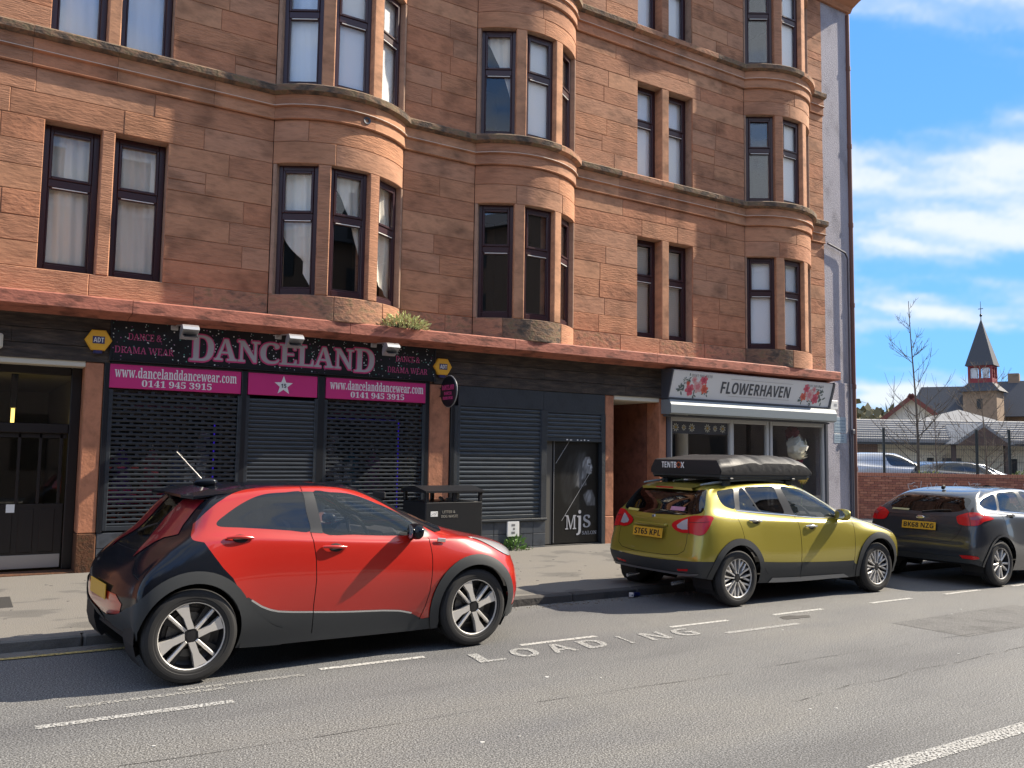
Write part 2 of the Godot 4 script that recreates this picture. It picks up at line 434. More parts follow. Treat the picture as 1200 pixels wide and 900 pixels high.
func out_of(s: Dictionary, u: float) -> Vector3:
	return Vector3(0, 0, 1) if s.is_empty() else Vector3(sin(deg_to_rad(u)), 0, cos(deg_to_rad(u)))

func per_metre(s: Dictionary) -> float:
	return 1.0 if s.is_empty() else rad_to_deg(1.0 / s.r)

func block(mb: MB, s: Dictionary, u0: float, u1: float, y0: float, y1: float, d: float, back: float, bev: float) -> void:
	var k := per_metre(s)
	var n := 1 if s.is_empty() else maxi(1, int(ceil((u1 - u0) / 7.0)))
	var b := minf(bev, minf((u1 - u0) / k, y1 - y0) * 0.3)
	var lo := y0; var hi := y1
	var fu0 := u0 + b * k; var fu1 := u1 - b * k
	for i in n:
		var a := lerpf(fu0, fu1, float(i) / n); var c := lerpf(fu0, fu1, float(i + 1) / n)
		var oa := lerpf(u0, u1, float(i) / n); var oc := lerpf(u0, u1, float(i + 1) / n)
		var na := out_of(s, a); var nc := out_of(s, c)
		mb.quads(at_wall(s, a, lo + b, d), at_wall(s, c, lo + b, d), at_wall(s, c, hi - b, d), at_wall(s, a, hi - b, d), na, nc, nc, na)
		mb.quad(at_wall(s, a, hi - b, d), at_wall(s, c, hi - b, d), at_wall(s, oc, hi, d - b), at_wall(s, oa, hi, d - b), na + Vector3.UP)
		mb.quad(at_wall(s, a, lo + b, d), at_wall(s, c, lo + b, d), at_wall(s, oc, lo, d - b), at_wall(s, oa, lo, d - b), na - Vector3.UP)
		mb.quad(at_wall(s, oa, hi, d - b), at_wall(s, oc, hi, d - b), at_wall(s, oc, hi, back), at_wall(s, oa, hi, back), Vector3.UP)
		mb.quad(at_wall(s, oa, lo, d - b), at_wall(s, oc, lo, d - b), at_wall(s, oc, lo, back), at_wall(s, oa, lo, back), Vector3.DOWN)
	for e in [[u0, fu0, -1.0], [u1, fu1, 1.0]]:
		var nn := out_of(s, e[0])
		var side: Vector3 = Vector3(nn.z, 0, -nn.x) * e[2]
		mb.quad(at_wall(s, e[1], lo + b, d), at_wall(s, e[1], hi - b, d), at_wall(s, e[0], hi, d - b), at_wall(s, e[0], lo, d - b), side + nn)
		mb.quad(at_wall(s, e[0], lo, d - b), at_wall(s, e[0], hi, d - b), at_wall(s, e[0], hi, back), at_wall(s, e[0], lo, back), side)

func moulding(mb: MB, s: Dictionary, u0: float, u1: float, prof: Array) -> void:   # profile of (depth, height), from the bottom up
	var n := 1 if s.is_empty() else maxi(1, int(ceil((u1 - u0) / 6.0)))
	for i in n:
		var a := lerpf(u0, u1, float(i) / n); var c := lerpf(u0, u1, float(i + 1) / n)
		for j in prof.size() - 1:
			var p: Vector2 = prof[j]; var q: Vector2 = prof[j + 1]
			var e := q - p
			var na := out_of(s, a) * e.y + Vector3.UP * -e.x; var nc := out_of(s, c) * e.y + Vector3.UP * -e.x
			mb.quads(at_wall(s, a, p.y, p.x), at_wall(s, c, p.y, p.x), at_wall(s, c, q.y, q.x), at_wall(s, a, q.y, q.x), na.normalized(), nc.normalized(), nc.normalized(), na.normalized())
	for e in [[u0, -1.0], [u1, 1.0]]:
		var nn := out_of(s, e[0])
		var poly := PackedVector2Array()
		for p in prof: poly.append(p)
		var ix := Geometry2D.triangulate_polygon(poly)
		for j in range(0, ix.size(), 3):
			mb.flat(at_wall(s, e[0], poly[ix[j]].y, poly[ix[j]].x), at_wall(s, e[0], poly[ix[j + 1]].y, poly[ix[j + 1]].x), at_wall(s, e[0], poly[ix[j + 2]].y, poly[ix[j + 2]].x), Vector3(nn.z, 0, -nn.x) * e[1])

func add_stone(mb: MB, m: Material, called := "stone") -> void:
	if mb.v.size() == 0:
		return
	var c := mb.v[0]
	var d := c.distance_to(Vector3(0, 1.65, 11.7))
	if c.x < -0.6:
		d += 100.0
	stones.append([d, mb, m, called])

func course(s: Dictionary, u0: float, u1: float, y0: float, y1: float, wmin: float, wmax: float, mats: Array, bev := 0.006) -> void:
	var k := per_metre(s)
	var u := u0
	var first := true
	while u < u1 - 0.001:
		var w := rng.randf_range(wmin, wmax) * (rng.randf_range(0.45, 1.0) if first else 1.0)
		first = false
		var e := u + w * k
		if u1 - e < wmin * 0.62 * k:
			e = u1
		var mb := MB.new()
		var j := 0.002 * k
		var d := rng.randf_range(-0.002, 0.004)
		var m: Material = mats[rng.randi() % mats.size()]
		# now and then two thin stones share a course
		if e - u < 0.62 * k and y1 - y0 > 0.25 and rng.randf() < 0.10:
			var ym := lerpf(y0, y1, rng.randf_range(0.4, 0.6))
			block(mb, s, u + j, e - j, y0 + 0.0025, ym - 0.0025, d, -0.03, bev)
			add_stone(mb, m)
			mb = MB.new()
			block(mb, s, u + j, e - j, ym + 0.0025, y1 - 0.0025, d + 0.003, -0.03, bev)
			add_stone(mb, mats[rng.randi() % mats.size()])
		else:
			block(mb, s, u + j, e - j, y0 + 0.002, y1 - 0.002, d, -0.03, bev)
			add_stone(mb, m)
		u = e

func window_shapes(w: float, h: float) -> Dictionary:
	var key := "%.2f_%.2f" % [w, h]
	if M.has(key):
		return M[key]
	var o := {}
	var fr := MB.new()
	var t := 0.078; var dp := 0.07
	var yt := h * 0.605                                   # centre of the transom
	for b in [[0.0, 0.0, t, h], [w - t, 0.0, w, h], [t, 0.0, w - t, t + 0.02], [t, h - t, w - t, h], [t, yt - 0.05, w - t, yt + 0.05]]:
		fr.box(Vector3(b[0], b[1], -dp), Vector3(b[2], b[3], 0), 0.008)
	# opening light above (proud of the frame) and the sash below
	for z in [[t, yt + 0.05, w - t, h - t, 0.035, 0.015], [t, t + 0.02, w - t, yt - 0.05, 0.022, -0.012]]:
		var q: float = z[4]; var f: float = z[5]
		for b in [[z[0], z[1], z[0] + q, z[3]], [z[2] - q, z[1], z[2], z[3]], [z[0] + q, z[1], z[2] - q, z[1] + q], [z[0] + q, z[3] - q, z[2] - q, z[3]]]:
			fr.box(Vector3(b[0], b[1], f - 0.04), Vector3(b[2], b[3], f), 0.006)
	o.frame = fr.mesh()
	var p1 := MB.new(); p1.box(Vector3(t + 0.02, yt + 0.07, -0.035), Vector3(w - t - 0.02, h - t - 0.02, -0.025))
	var p2 := MB.new(); p2.box(Vector3(t + 0.02, t + 0.03, -0.045), Vector3(w - t - 0.02, yt - 0.06, -0.035))
	o.single = [p1.mesh(), p2.mesh()]
	p1.box(Vector3(t + 0.02, yt + 0.07, -0.055), Vector3(w - t - 0.02, h - t - 0.02, -0.050)); p2.box(Vector3(t + 0.02, t + 0.03, -0.065), Vector3(w - t - 0.02, yt - 0.06, -0.060))
	o.panes = [p1.mesh(), p2.mesh()]
	var st := MB.new(); st.box(Vector3(w * 0.2, yt - 0.064, -0.008), Vector3(w * 0.82, yt - 0.052, 0.004), 0.002)
	o.strip = st.mesh()
	var sill := MB.new(); sill.box(Vector3(0.0, -0.018, -0.02), Vector3(w, 0.006, 0.035), 0.006)
	o.sill = sill.mesh()
	M[key] = o
	return o

func curtain(kind: String, w: float, h: float, sd: int) -> Array:    # [[name, mesh, material], ...] behind the panes
	var out := []
	var r := RandomNumberGenerator.new(); r.seed = 1000 + sd
	var ph := r.randf() * 9.0
	if kind == "venetian":
		var mb := MB.new()
		var y := 0.08
		while y < h - 0.1:
			mb.obox(Transform3D(Basis(Vector3(1, 0, 0), 0.75), Vector3(w / 2, y, -0.115)), Vector3(w - 0.16, 0.048, 0.002))
			y += 0.042
		out.append(["venetian_blind", mb, M.blind])
	elif kind == "blind":
		var mb := MB.new()
		mb.box(Vector3(0.05, 0.03, -0.082), Vector3(w - 0.05, h - 0.05, -0.078))
		out.append(["roller_blind", mb, M.blind])
	elif kind in ["drape", "sheer", "half", "tied", "corner"]:
		var mb := MB.new()
		var nx := 40; var ny := 26
		var g := []
		for i in ny + 1:
			var row := []
			var fy := float(i) / ny
			for k in nx + 1:
				var fx := float(k) / nx
				var x := lerpf(0.04, w - 0.04, fx); var y := lerpf(0.04, h - 0.04, fy)
				if kind == "tied":                       # gathered to the right low down
					var gat := clampf((0.62 - fy) / 0.45, 0, 1)
					x = lerpf(x, w * (0.62 + 0.30 * fx), gat * gat)
					y = y + (0.16 * (1.0 - fx)) * clampf(1.0 - fy * 2.2, 0, 1) * h
				if kind == "half":                       # swept to one side
					var gat := clampf(1.15 - fy, 0, 1)
					x = lerpf(x, w * (0.55 + 0.42 * fx), pow(gat, 1.3))
					y = lerpf(y, maxf(y, h * (0.95 - 0.65 * fx)), 0.75)
				if kind == "corner":
					y = maxf(y, h * (0.30 - 0.22 * fx))
				var sag := sin((x * 9.0 + (h - y) * 2.2 * (0.5 - fx) + ph) * 2.0) * 0.012 + sin(x * 47.0 + ph * 2.0 + y * 1.3) * 0.008 + sin(y * 5.0 + x * 6.0 + ph) * 0.008
				row.append(Vector3(x, y, -0.100 + sag * (1.4 if kind != "sheer" else 0.6)))
			g.append(row)
		for i in ny:
			for k in nx:
				var nn := func(a: int, b: int) -> Vector3:
					var du: Vector3 = g[a][mini(b + 1, nx)] - g[a][maxi(b - 1, 0)]
					var dv: Vector3 = g[mini(a + 1, ny)][b] - g[maxi(a - 1, 0)][b]
					var c := du.cross(dv)
					return (c if c.z > 0 else -c).normalized()
				mb.quads(g[i][k], g[i][k + 1], g[i + 1][k + 1], g[i + 1][k], nn.call(i, k), nn.call(i, k + 1), nn.call(i + 1, k + 1), nn.call(i + 1, k))
		out.append(["curtain", mb, M.cloth_blue if kind == "sheer" else M.cloth])
	return out

func add_window(t: Transform3D, w: float, h: float, kind: String, sd: int) -> void:
	var o := sub("window", tenement, t)
	var sh := window_shapes(w, h)
	obj("frame", sh.frame, M.upvc, o)
	var pn: Array = sh.panes if kind == "none" or kind == "sheer" else sh.single
	obj("pane", pn[0], M.pane, o); obj("pane", pn[1], M.pane, o)
	obj("trickle_strip", sh.strip, M.white_strip, o)
	obj("sill", sh.sill, M.upvc, o)
	for c in curtain(kind, w, h, sd):
		obj(c[0], c[1], c[2], o)

func build_tenement() -> void:
	tenement = thing("sandstone_tenement", "red sandstone tenement with round bays above the row of shops", "building")
	var BAY := 47.43
	var surf := []                                        # [surface, u0, u1, [openings]]
	surf.append([{}, -4.0, 3.528, [[.72, 1.36], [1.51, 2.15]]])
	surf.append([{"cx": 4.53, "cz": -.92, "r": 1.36}, -BAY, BAY, [[-45.0, -20.0], [-12.5, 12.5], [20.0, 45.0]]])
	surf.append([{}, 5.532, 6.798, []])
	surf.append([{"cx": 7.80, "cz": -.92, "r": 1.36}, -BAY, BAY, [[-45.0, -20.0], [-12.5, 12.5], [20.0, 45.0]]])
	surf.append([{}, 8.802, 13.068, [[10.24, 10.84], [11.02, 11.63]]])
	surf.append([{"cx": 14.07, "cz": -.92, "r": 1.36}, -BAY, BAY, [[-46.0, -21.0], [-13.0, 12.0], [20.0, 45.0]]])
	surf.append([{}, 15.072, 15.55, []])
	var floors := [[3.48, 3.81, 5.66, 6.28, 6.63, 6.77], [6.77, 6.77, 8.58, 9.12, 9.47, 9.61], [9.61, 9.61, 11.42, 11.75, 12.15, 12.25]]
	var wants := {                                        # what hangs in each window, storey by storey
		0: ["drape", "drape", "tied", "half", "corner", "none", "none", "none", "venetian", "venetian", "blind", "blind", "none"],
		1: ["sheer", "sheer", "sheer", "blind", "blind", "half", "blind", "none", "blind", "blind", "none", "blind", "none"],
		2: ["blind", "blind", "blind", "blind", "none", "blind", "blind", "none", "blind", "blind", "none", "blind", "none"]}
	var wall := MB.new()
	for fl in 3:
		var f: Array = floors[fl]
		var count := 0
		for sf in surf:
			var s: Dictionary = sf[0]
			var k := per_metre(s)
			var round_bay := not s.is_empty()
			var u0: float = sf[1]; var u1: float = sf[2]
			# solid pieces between the openings
			var solid := []
			var u := u0
			for op in sf[3]:
				if op[0] - u > 0.001: solid.append([u, op[0]])
				u = op[1]
			if u1 - u > 0.001: solid.append([u, u1])
			for so in solid:
				block(wall, s, so[0] + 0.004 * k, so[1] - 0.004 * k, f[1], f[2], -0.012, -0.32, 0.0)
				var wd: float = (so[1] - so[0]) / k
				if wd < 0.30:
					var mb := MB.new()
					block(mb, s, so[0], so[1], f[1], f[2], 0.002, -0.30, 0.012)
					if wd > 0.08: add_stone(mb, M.stone[rng.randi() % 3])
					else: wall.join(mb)
					continue
				var n := 6
				for c in n:
					course(s, so[0], so[1], lerpf(f[1], f[2], float(c) / n), lerpf(f[1], f[2], float(c + 1) / n), 0.50, 1.45, M.stone)
			block(wall, s, u0, u1, f[0] - 0.02, f[1], -0.012, -0.32, 0.0) if fl == 0 else null
			block(wall, s, u0, u1, f[2], f[5], -0.012, -0.32, 0.0)
			if fl == 0:
				course(s, u0, u1, f[0] - 0.02, f[1], 0.7, 1.3, [M.stained, M.sooty, M.stained, M.stone[1]], 0.008)
			var up := 2 if fl < 2 else 1
			for c in up:
				course(s, u0, u1, lerpf(f[2], f[3], float(c) / up), lerpf(f[2], f[3], float(c + 1) / up), 0.8, 1.9, M.stone)
			# the string course: a plain band with a bead, then the weathered sill ledge
			u = u0
			if fl < 2:
				while u < u1 - 0.001:
					var e: float = u + rng.randf_range(0.9, 1.6) * k
					if u1 - e < 0.5 * k: e = u1
					var y: float = f[3]; var h: float = f[4] - y
					var mb := MB.new()
					moulding(mb, s, u + 0.002 * k, e - 0.002 * k, [Vector2(-.03, y + .003), Vector2(.035, y + .003), Vector2(.045, y + .016), Vector2(.030, y + .030), Vector2(.030, y + h * .50), Vector2(.062, y + h * .53), Vector2(.066, y + h * .56), Vector2(.045, y + h * .60), Vector2(.045, y + h), Vector2(-.03, y + h)])
					add_stone(mb, M.stone[rng.randi() % M.stone.size()], "band_stone")
					mb = MB.new()
					y = f[4]; h = f[5] - y
					moulding(mb, s, u + 0.002 * k, e - 0.002 * k, [Vector2(-.03, y + .002), Vector2(.06, y + .002), Vector2(.125, y + .03), Vector2(.130, y + h - .03), Vector2(.10, y + h - .004), Vector2(-.30, y + h - .001)])
					add_stone(mb, [M.sooty, M.sooty, M.stained][rng.randi() % 3], "ledge_stone")
					u = e
				# the pale lead line along the bead
				var ln := MB.new()
				var yb: float = f[3] + (f[4] - f[3]) * .565
				moulding(ln, s, u0, u1, [Vector2(.04, yb - .002), Vector2(.0695, yb - .002), Vector2(.068, yb + .005), Vector2(.04, yb + .009)])
				obj("lead_line", ln, M.lead, tenement)
			# windows
			for op in sf[3]:
				var kind: String = wants[fl][count]
				var sd: int = fl * 20 + count
				count += 1
				var a := at_wall(s, op[0], f[1], 0.0); var b := at_wall(s, op[1], f[1], 0.0)
				var ax := (b - a).normalized()
				var nz := ax.cross(Vector3.UP)
				add_window(Transform3D(Basis(ax, Vector3.UP, nz), a - nz * (0.19 if not round_bay else 0.085) + Vector3(0, 0.004, 0)), (b - a).length(), f[2] - f[1] - 0.006, kind, sd)
	# eaves cornice
	for sf in surf:
		var s: Dictionary = sf[0]
		var mb := MB.new()
		moulding(mb, s, sf[1], sf[2] if sf[2] != 15.55 else 16.55, [Vector2(-.3, 11.75), Vector2(.05, 11.75), Vector2(.10, 11.84), Vector2(.26, 11.92), Vector2(.34, 11.95), Vector2(.36, 12.10), Vector2(.34, 12.16), Vector2(-.3, 12.2)])
		obj("eaves_cornice", mb, M.stone[3], tenement)
	obj("wall", wall, M.mortar, tenement)
	# stones: the nearest 300 one by one, the rest together
	stones.sort_custom(func(a, b): return a[0] < b[0])
	var rest := {}
	var singles := {"stone": 290, "band_stone": 90, "ledge_stone": 90}
	for i in stones.size():
		var e: Array = stones[i]
		singles[e[3]] -= 1
		if singles[e[3]] >= 0 and e[0] < 90.0:
			obj(e[3], e[1], e[2], tenement)
		else:
			if not rest.has(e[2]): rest[e[2]] = MB.new()
			rest[e[2]].join(e[1])
	for m in rest:
		obj("far_stonework", rest[m], m, tenement).set_meta("kind", "stuff")
	# gable strip of lilac render, gable, back, floors and roof
	var g := MB.new()
	g.box(Vector3(15.55, 0.0, -0.30), Vector3(16.45, 11.75, -0.015))
	g.box(Vector3(15.555, 0.12, -0.10), Vector3(16.44, 3.30, 0.006), 0.006)
	obj("rendered_pier", g, M.render, tenement)
	g = MB.new(); g.box(Vector3(16.15, -0.2, -9.0), Vector3(16.45, 13.2, -0.31))
	obj("gable_wall", g, M.render, tenement)
	g = MB.new(); g.box(Vector3(-4.0, -0.2, -9.3), Vector3(16.45, 12.2, -9.0))
	g.box(Vector3(-4.3, -0.2, -9.3), Vector3(-4.0, 12.2, -0.33))
	obj("rear_wall", g, M.mortar, tenement)
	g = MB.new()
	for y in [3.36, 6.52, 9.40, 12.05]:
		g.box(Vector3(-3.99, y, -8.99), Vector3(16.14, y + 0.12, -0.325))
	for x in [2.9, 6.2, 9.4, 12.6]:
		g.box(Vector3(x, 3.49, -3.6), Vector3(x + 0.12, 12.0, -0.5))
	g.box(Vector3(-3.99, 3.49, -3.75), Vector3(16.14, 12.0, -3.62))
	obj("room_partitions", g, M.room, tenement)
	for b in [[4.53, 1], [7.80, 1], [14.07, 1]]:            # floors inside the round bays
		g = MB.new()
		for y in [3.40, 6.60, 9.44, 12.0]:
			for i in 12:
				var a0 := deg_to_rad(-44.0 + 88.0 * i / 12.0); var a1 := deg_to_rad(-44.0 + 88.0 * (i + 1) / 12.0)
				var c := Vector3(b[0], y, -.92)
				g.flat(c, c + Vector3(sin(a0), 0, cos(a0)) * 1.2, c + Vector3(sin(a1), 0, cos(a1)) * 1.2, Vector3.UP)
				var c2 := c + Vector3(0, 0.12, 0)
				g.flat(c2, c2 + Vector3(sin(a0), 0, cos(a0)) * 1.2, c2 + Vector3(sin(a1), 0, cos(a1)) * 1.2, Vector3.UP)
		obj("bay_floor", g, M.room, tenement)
	g = MB.new()
	g.prism(PackedVector2Array([Vector2(0.25, 12.2), Vector2(-4.5, 14.6), Vector2(-9.4, 12.2)]), Transform3D(Basis(Vector3(0, 0, 1), Vector3(0, 1, 0), Vector3(-1, 0, 0)), Vector3(16.4, 0, 0)), 0.0, 20.6)
	obj("slate_roof", g, M.slate, tenement)
	# pipes on the gable corner and the overflow hole in the first bay
	g = MB.new()
	g.tube([Vector3(16.28, 0.2, 0.05), Vector3(16.28, 6.05, 0.05), Vector3(16.20, 6.17, 0.05), Vector3(15.6, 6.30, 0.05)], [0.022, 0.022, 0.022, 0.022], 8)
	obj("cable_pipe", g, M.pipe_grey, tenement)
	g = MB.new()
	g.tube([Vector3(16.48, 0.1, 0.0), Vector3(16.48, 11.7, 0.0)], [0.05, 0.05], 10)
	for y in [1.4, 3.2, 5.0, 6.8, 8.6, 10.4]:
		g.tube([Vector3(16.48, y, 0.0), Vector3(16.48, y + 0.09, 0.0)], [0.06, 0.06], 10)
	obj("drainpipe", g, M.pipe_brown, tenement)
	g = MB.new()
	g.tube([Vector3(16.33, 0.2, 0.05), Vector3(16.33, 2.3, 0.05)], [0.03, 0.03], 8)
	g.box(Vector3(16.29, 2.20, 0.01), Vector3(16.38, 2.30, 0.10), 0.012)
	obj("conduit", g, M.pipe_grey, tenement)
	g = MB.new()
	var bs := {"cx": 4.53, "cz": -.92, "r": 1.36}
	var vp := at_wall(bs, 8.0, 6.40, 0.03)
	g.lathe(Transform3D(Basis(Vector3(1, 0, 0), PI / 2), vp), [Vector2(.028, -.05), Vector2(.028, .01), Vector2(.055, .018), Vector2(.058, -.03)], 14)
	obj("overflow_spout", g, M.pipe_grey, tenement)
	# ground floor: shop cornice, frieze, pilasters
	var x := -4.0
	for e in [-1.4, 1.75, 4.58, 7.35, 10.35, 13.0, 15.47]:
		g = MB.new()
		moulding(g, {}, x + 0.003, e - 0.003, [Vector2(-.02, 3.255), Vector2(.10, 3.255), Vector2(.16, 3.275), Vector2(.40, 3.300), Vector2(.42, 3.31), Vector2(.42, 3.455), Vector2(.405, 3.472), Vector2(.02, 3.50), Vector2(-.02, 3.50)])
		obj("shop_cornice", g, M.cornice, tenement)
		x = e
	for r in [[-4.0, 1.58], [6.12, 11.0]]:
		x = r[0]
		var row := 0
		for y in [2.715, 2.90, 3.085]:
			x = r[0]
			while x < r[1] - 0.01:
				var e: float = x + rng.randf_range(0.9, 1.7)
				if r[1] - e < 0.5: e = r[1]
				g = MB.new()
				block(g, {}, x + .001, e - .001, y + .001, y + 0.18, 0.035 + rng.randf() * 0.002, -0.3, 0.003)
				obj("frieze_stone", g, M.frieze, tenement)
				x = e
			row += 1
	g = MB.new()
	g.box(Vector3(-4.0, 2.72, -0.33), Vector3(16.1, 3.36, -0.02))
	obj("lintel_wall", g, M.mortar, tenement)
	for p in [[1.31, 1.52, 2.712, -0.75], [6.06, 6.42, 2.712, -0.33], [9.50, 9.69, 2.712, -1.1], [10.76, 10.93, 2.712, -0.33]]:
		g = MB.new()
		g.box(Vector3(p[0], 0.62, p[3]), Vector3(p[1], p[2], 0.02), 0.012)
		obj("pilaster", g, M.pilaster, tenement)
		g = MB.new()
		g.box(Vector3(p[0] - 0.005, -0.15, p[3] - 0.01), Vector3(p[1] + 0.005, 0.618, 0.026), 0.012)
		obj("pilaster_foot", g, M.pilaster_foot if p[0] != 9.50 else M.pilaster, tenement)
	# recessed close beside the salon: jambs, ceiling, dark door
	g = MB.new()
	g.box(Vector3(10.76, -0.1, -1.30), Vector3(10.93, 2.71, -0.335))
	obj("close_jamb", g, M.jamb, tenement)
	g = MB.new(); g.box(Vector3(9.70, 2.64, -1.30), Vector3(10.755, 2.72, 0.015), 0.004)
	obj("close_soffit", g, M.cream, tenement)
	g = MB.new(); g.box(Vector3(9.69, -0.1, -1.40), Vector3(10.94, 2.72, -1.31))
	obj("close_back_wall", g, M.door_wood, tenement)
	g = MB.new(); g.box(Vector3(-4.0, -0.2, -0.33), Vector3(-0.55, 2.715, -0.01))
	obj("left_wall", g, M.pilaster, tenement)
	g = MB.new(); g.box(Vector3(-0.55, 2.65, -0.80), Vector3(1.31, 2.72, 0.015), 0.004)
	obj("entrance_soffit", g, M.cream, tenement)
	# shop party walls, floor slab
	g = MB.new()
	for x2 in [1.35, 6.15, 9.52, 10.80]:
		g.box(Vector3(x2, -0.1, -6.0), Vector3(x2 + 0.1, 3.3, -1.42))
	for x2 in [6.15, 10.80]:
		g.box(Vector3(x2, -0.1, -1.41), Vector3(x2 + 0.1, 3.3, -0.34))
	obj("party_wall", g, M.shopwall, tenement)
	g = MB.new(); g.box(Vector3(-3.99, -0.15, -8.9), Vector3(16.1, 0.155, -0.03))
	obj("ground_floor", g, M.shopfloor, tenement)
	g = MB.new(); g.box(Vector3(-3.9, 0.16, -6.2), Vector3(16.1, 3.34, -6.05))
	obj("shop_back_wall", g, M.shopwall, tenement)
	# street door of the stair, left of the dance shop
	var d := sub("street_door", tenement, Transform3D(Basis(), Vector3(-0.55, 0.17, -0.25)))
	g = MB.new()
	for b in [[0.0, 0.0, .12, 2.48], [1.74, 0.0, 1.86, 2.48], [.12, 2.38, 1.74, 2.48], [.12, 1.66, 1.74, 1.78]]:
		g.box(Vector3(b[0], b[1], -0.1), Vector3(b[2], b[3], 0.0), 0.01)
	obj("frame", g, M.door_wood, d)
	for lf in [0.13, 0.94]:
		g = MB.new()
		g.box(Vector3(lf, 0.02, -0.09), Vector3(lf + .79, 0.80, -0.045), 0.004)
		for k in 4:
			g.box(Vector3(lf + 0.04 + k * 0.225, 0.80, -0.09), Vector3(lf + 0.075 + k * 0.225, 1.66, -0.045), 0.004)
		g.box(Vector3(lf, 1.60, -0.09), Vector3(lf + .79, 1.655, -0.045), 0.004)
		for k in 3:
			g.box(Vector3(lf + 0.09 + k * 0.225, 0.22, -0.045), Vector3(lf + 0.25 + k * 0.225, 0.74, -0.035), 0.008)
		obj("door_leaf", g, M.door_wood, d)
		g = MB.new(); g.box(Vector3(lf + 0.03, 0.81, -0.075), Vector3(lf + 0.76, 1.59, -0.069))
		obj("door_pane", g, M.pane, d)
		g = MB.new(); g.box(Vector3(lf + 0.01, 0.03, -0.044), Vector3(lf + 0.78, 0.19, -0.038), 0.002)
		obj("kick_plate", g, M.steel, d)
	g = MB.new(); g.box(Vector3(.12, 1.79, -0.06), Vector3(1.74, 2.37, -0.054))
	obj("fanlight", g, M.pane, d)
	g = MB.new(); g.box(Vector3(1.12, 0.70, -0.034), Vector3(1.21, 0.80, -0.031))
	obj("sticker", g, M.white_paint, d)
	g = MB.new(); g.box(Vector3(-0.56, 0.0, -0.33), Vector3(1.31, 0.168, 0.012), 0.01)
	obj("door_step", g, M.pilaster_foot, tenement)
	g = MB.new(); g.box(Vector3(9.69, 0.0, -1.3), Vector3(10.76, 0.172, 0.010), 0.01)
	obj("close_step", g, M.kerb_dark, tenement)
	# hall behind the door: dim walls
	g = MB.new()
	g.box(Vector3(-0.7, 0.16, -5.2), Vector3(-0.6, 2.6, -0.4)); g.box(Vector3(-0.59, 0.16, -5.2), Vector3(1.34, 2.6, -5.1)); g.box(Vector3(-0.59, 2.6, -5.2), Vector3(1.34, 2.65, -0.4))
	obj("stair_hall", g, M.shopwall, tenement)
	var l := thing("hall_lamp", "lit tube lamp in the hall behind the glass above the dark street door", "lamp", Vector3(0.62, 2.02, -1.1))
	g = MB.new(); g.tube([Vector3(0, -0.13, 0), Vector3(0, 0.13, 0)], [0.022, 0.022], 10)
	var lm := mat(Color(1, 0.9, 0.6), 0.5); lm.emission_enabled = true; lm.emission = Color(1.0, 0.86, 0.45); lm.emission_energy_multiplier = 1.3
	obj("tube", g, lm, l)
	g = MB.new(); g.box(Vector3(-.04, .132, -.04), Vector3(.04, .60, .04), 0.01)
	obj("bracket", g, M.black_gloss, l)
	var om := OmniLight3D.new(); om.name = "hall_light"; om.light_color = Color(1.0, 0.86, 0.45); om.light_energy = 0.025; om.light_size = 0.05; om.omni_range = 8.0; om.omni_attenuation = 2.0; om.shadow_enabled = true
	l.add_child(om); om.position = Vector3(0, 0, 0)

# ---------------------------------------------------------------- shop fronts
func solid_slat(w: float, pitch: float) -> MB:
	var mb := MB.new()
	var prof := [Vector2(-.004, 0.0), Vector2(.002, 0.001)]
	for k in 6:
		var a := PI * k / 5.0
		prof.append(Vector2(0.002 + 0.014 * sin(a), pitch * (0.06 + 0.80 * (0.5 - 0.5 * cos(a)))))
	prof.append(Vector2(.002, pitch * 0.985)); prof.append(Vector2(-.004, pitch * 0.99))
	moulding(mb, {}, 0.0, w, prof)
	return mb

func lattice_slat(w: float, pitch: float, shift: float) -> MB:    # a rail with links: one looks through the slots
	var mb := MB.new()
	moulding(mb, {}, 0.0, w, [Vector2(-.006, 0.0), Vector2(.004, .001), Vector2(.012, .010), Vector2(.013, .022), Vector2(.004, .031), Vector2(-.006, .032)])
	var x := 0.06 + shift
	while x < w - 0.03:
		mb.box(Vector3(x, 0.030, -.004), Vector3(x + 0.040, pitch + 0.001, .002))
		x += 0.158
	return mb

func shutter(parent: Node3D, at: Vector3, w: float, h: float, pitch: float, m: Material, lattice := false) -> void:
	var o := sub("roller_shutter", parent, Transform3D(Basis(), at))
	var shapes := [solid_slat(w, pitch).mesh()] if not lattice else [lattice_slat(w, pitch, 0.0).mesh(), lattice_slat(w, pitch, 0.079).mesh()]
	var n := int(round(h / pitch))
	for i in n:
		var s := obj("slat", shapes[i % shapes.size()], m, o)
		s.position = Vector3(rng.randf_range(-.001, .001), i * pitch, rng.randf_range(-.0015, .0015))
		s.rotation.x = rng.randf_range(-.05, .05) if not lattice else 0.0
	var g := MB.new()
	g.box(Vector3(-.002, -.06, -.015), Vector3(w + .002, -.001, .018), 0.006)
	obj("bottom_rail", g, m, o)
	for x in [-0.045, w - 0.005]:
		g = MB.new(); g.box(Vector3(x, -.06, -.03), Vector3(x + 0.05, h + 0.01, .028), 0.005)
		obj("guide_rail", g, m, o)

func tiles(parent: Node3D, x0: float, x1: float, y0: float, y1: float, tw: float, th: float, z: float, m: Material) -> void:
	var y := y0
	while y < y1 - 0.01:
		var x := x0
		var hh := minf(th, y1 - y)
		while x < x1 - 0.01:
			var ww := minf(tw, x1 - x)
			var g := MB.new()
			g.box(Vector3(x + .003, y + .003, z - 0.03), Vector3(x + ww - .003, y + hh - .003, z + rng.randf_range(-.0015, .0015)), 0.004)
			obj("tile", g, m, parent)
			x += tw
		y += th

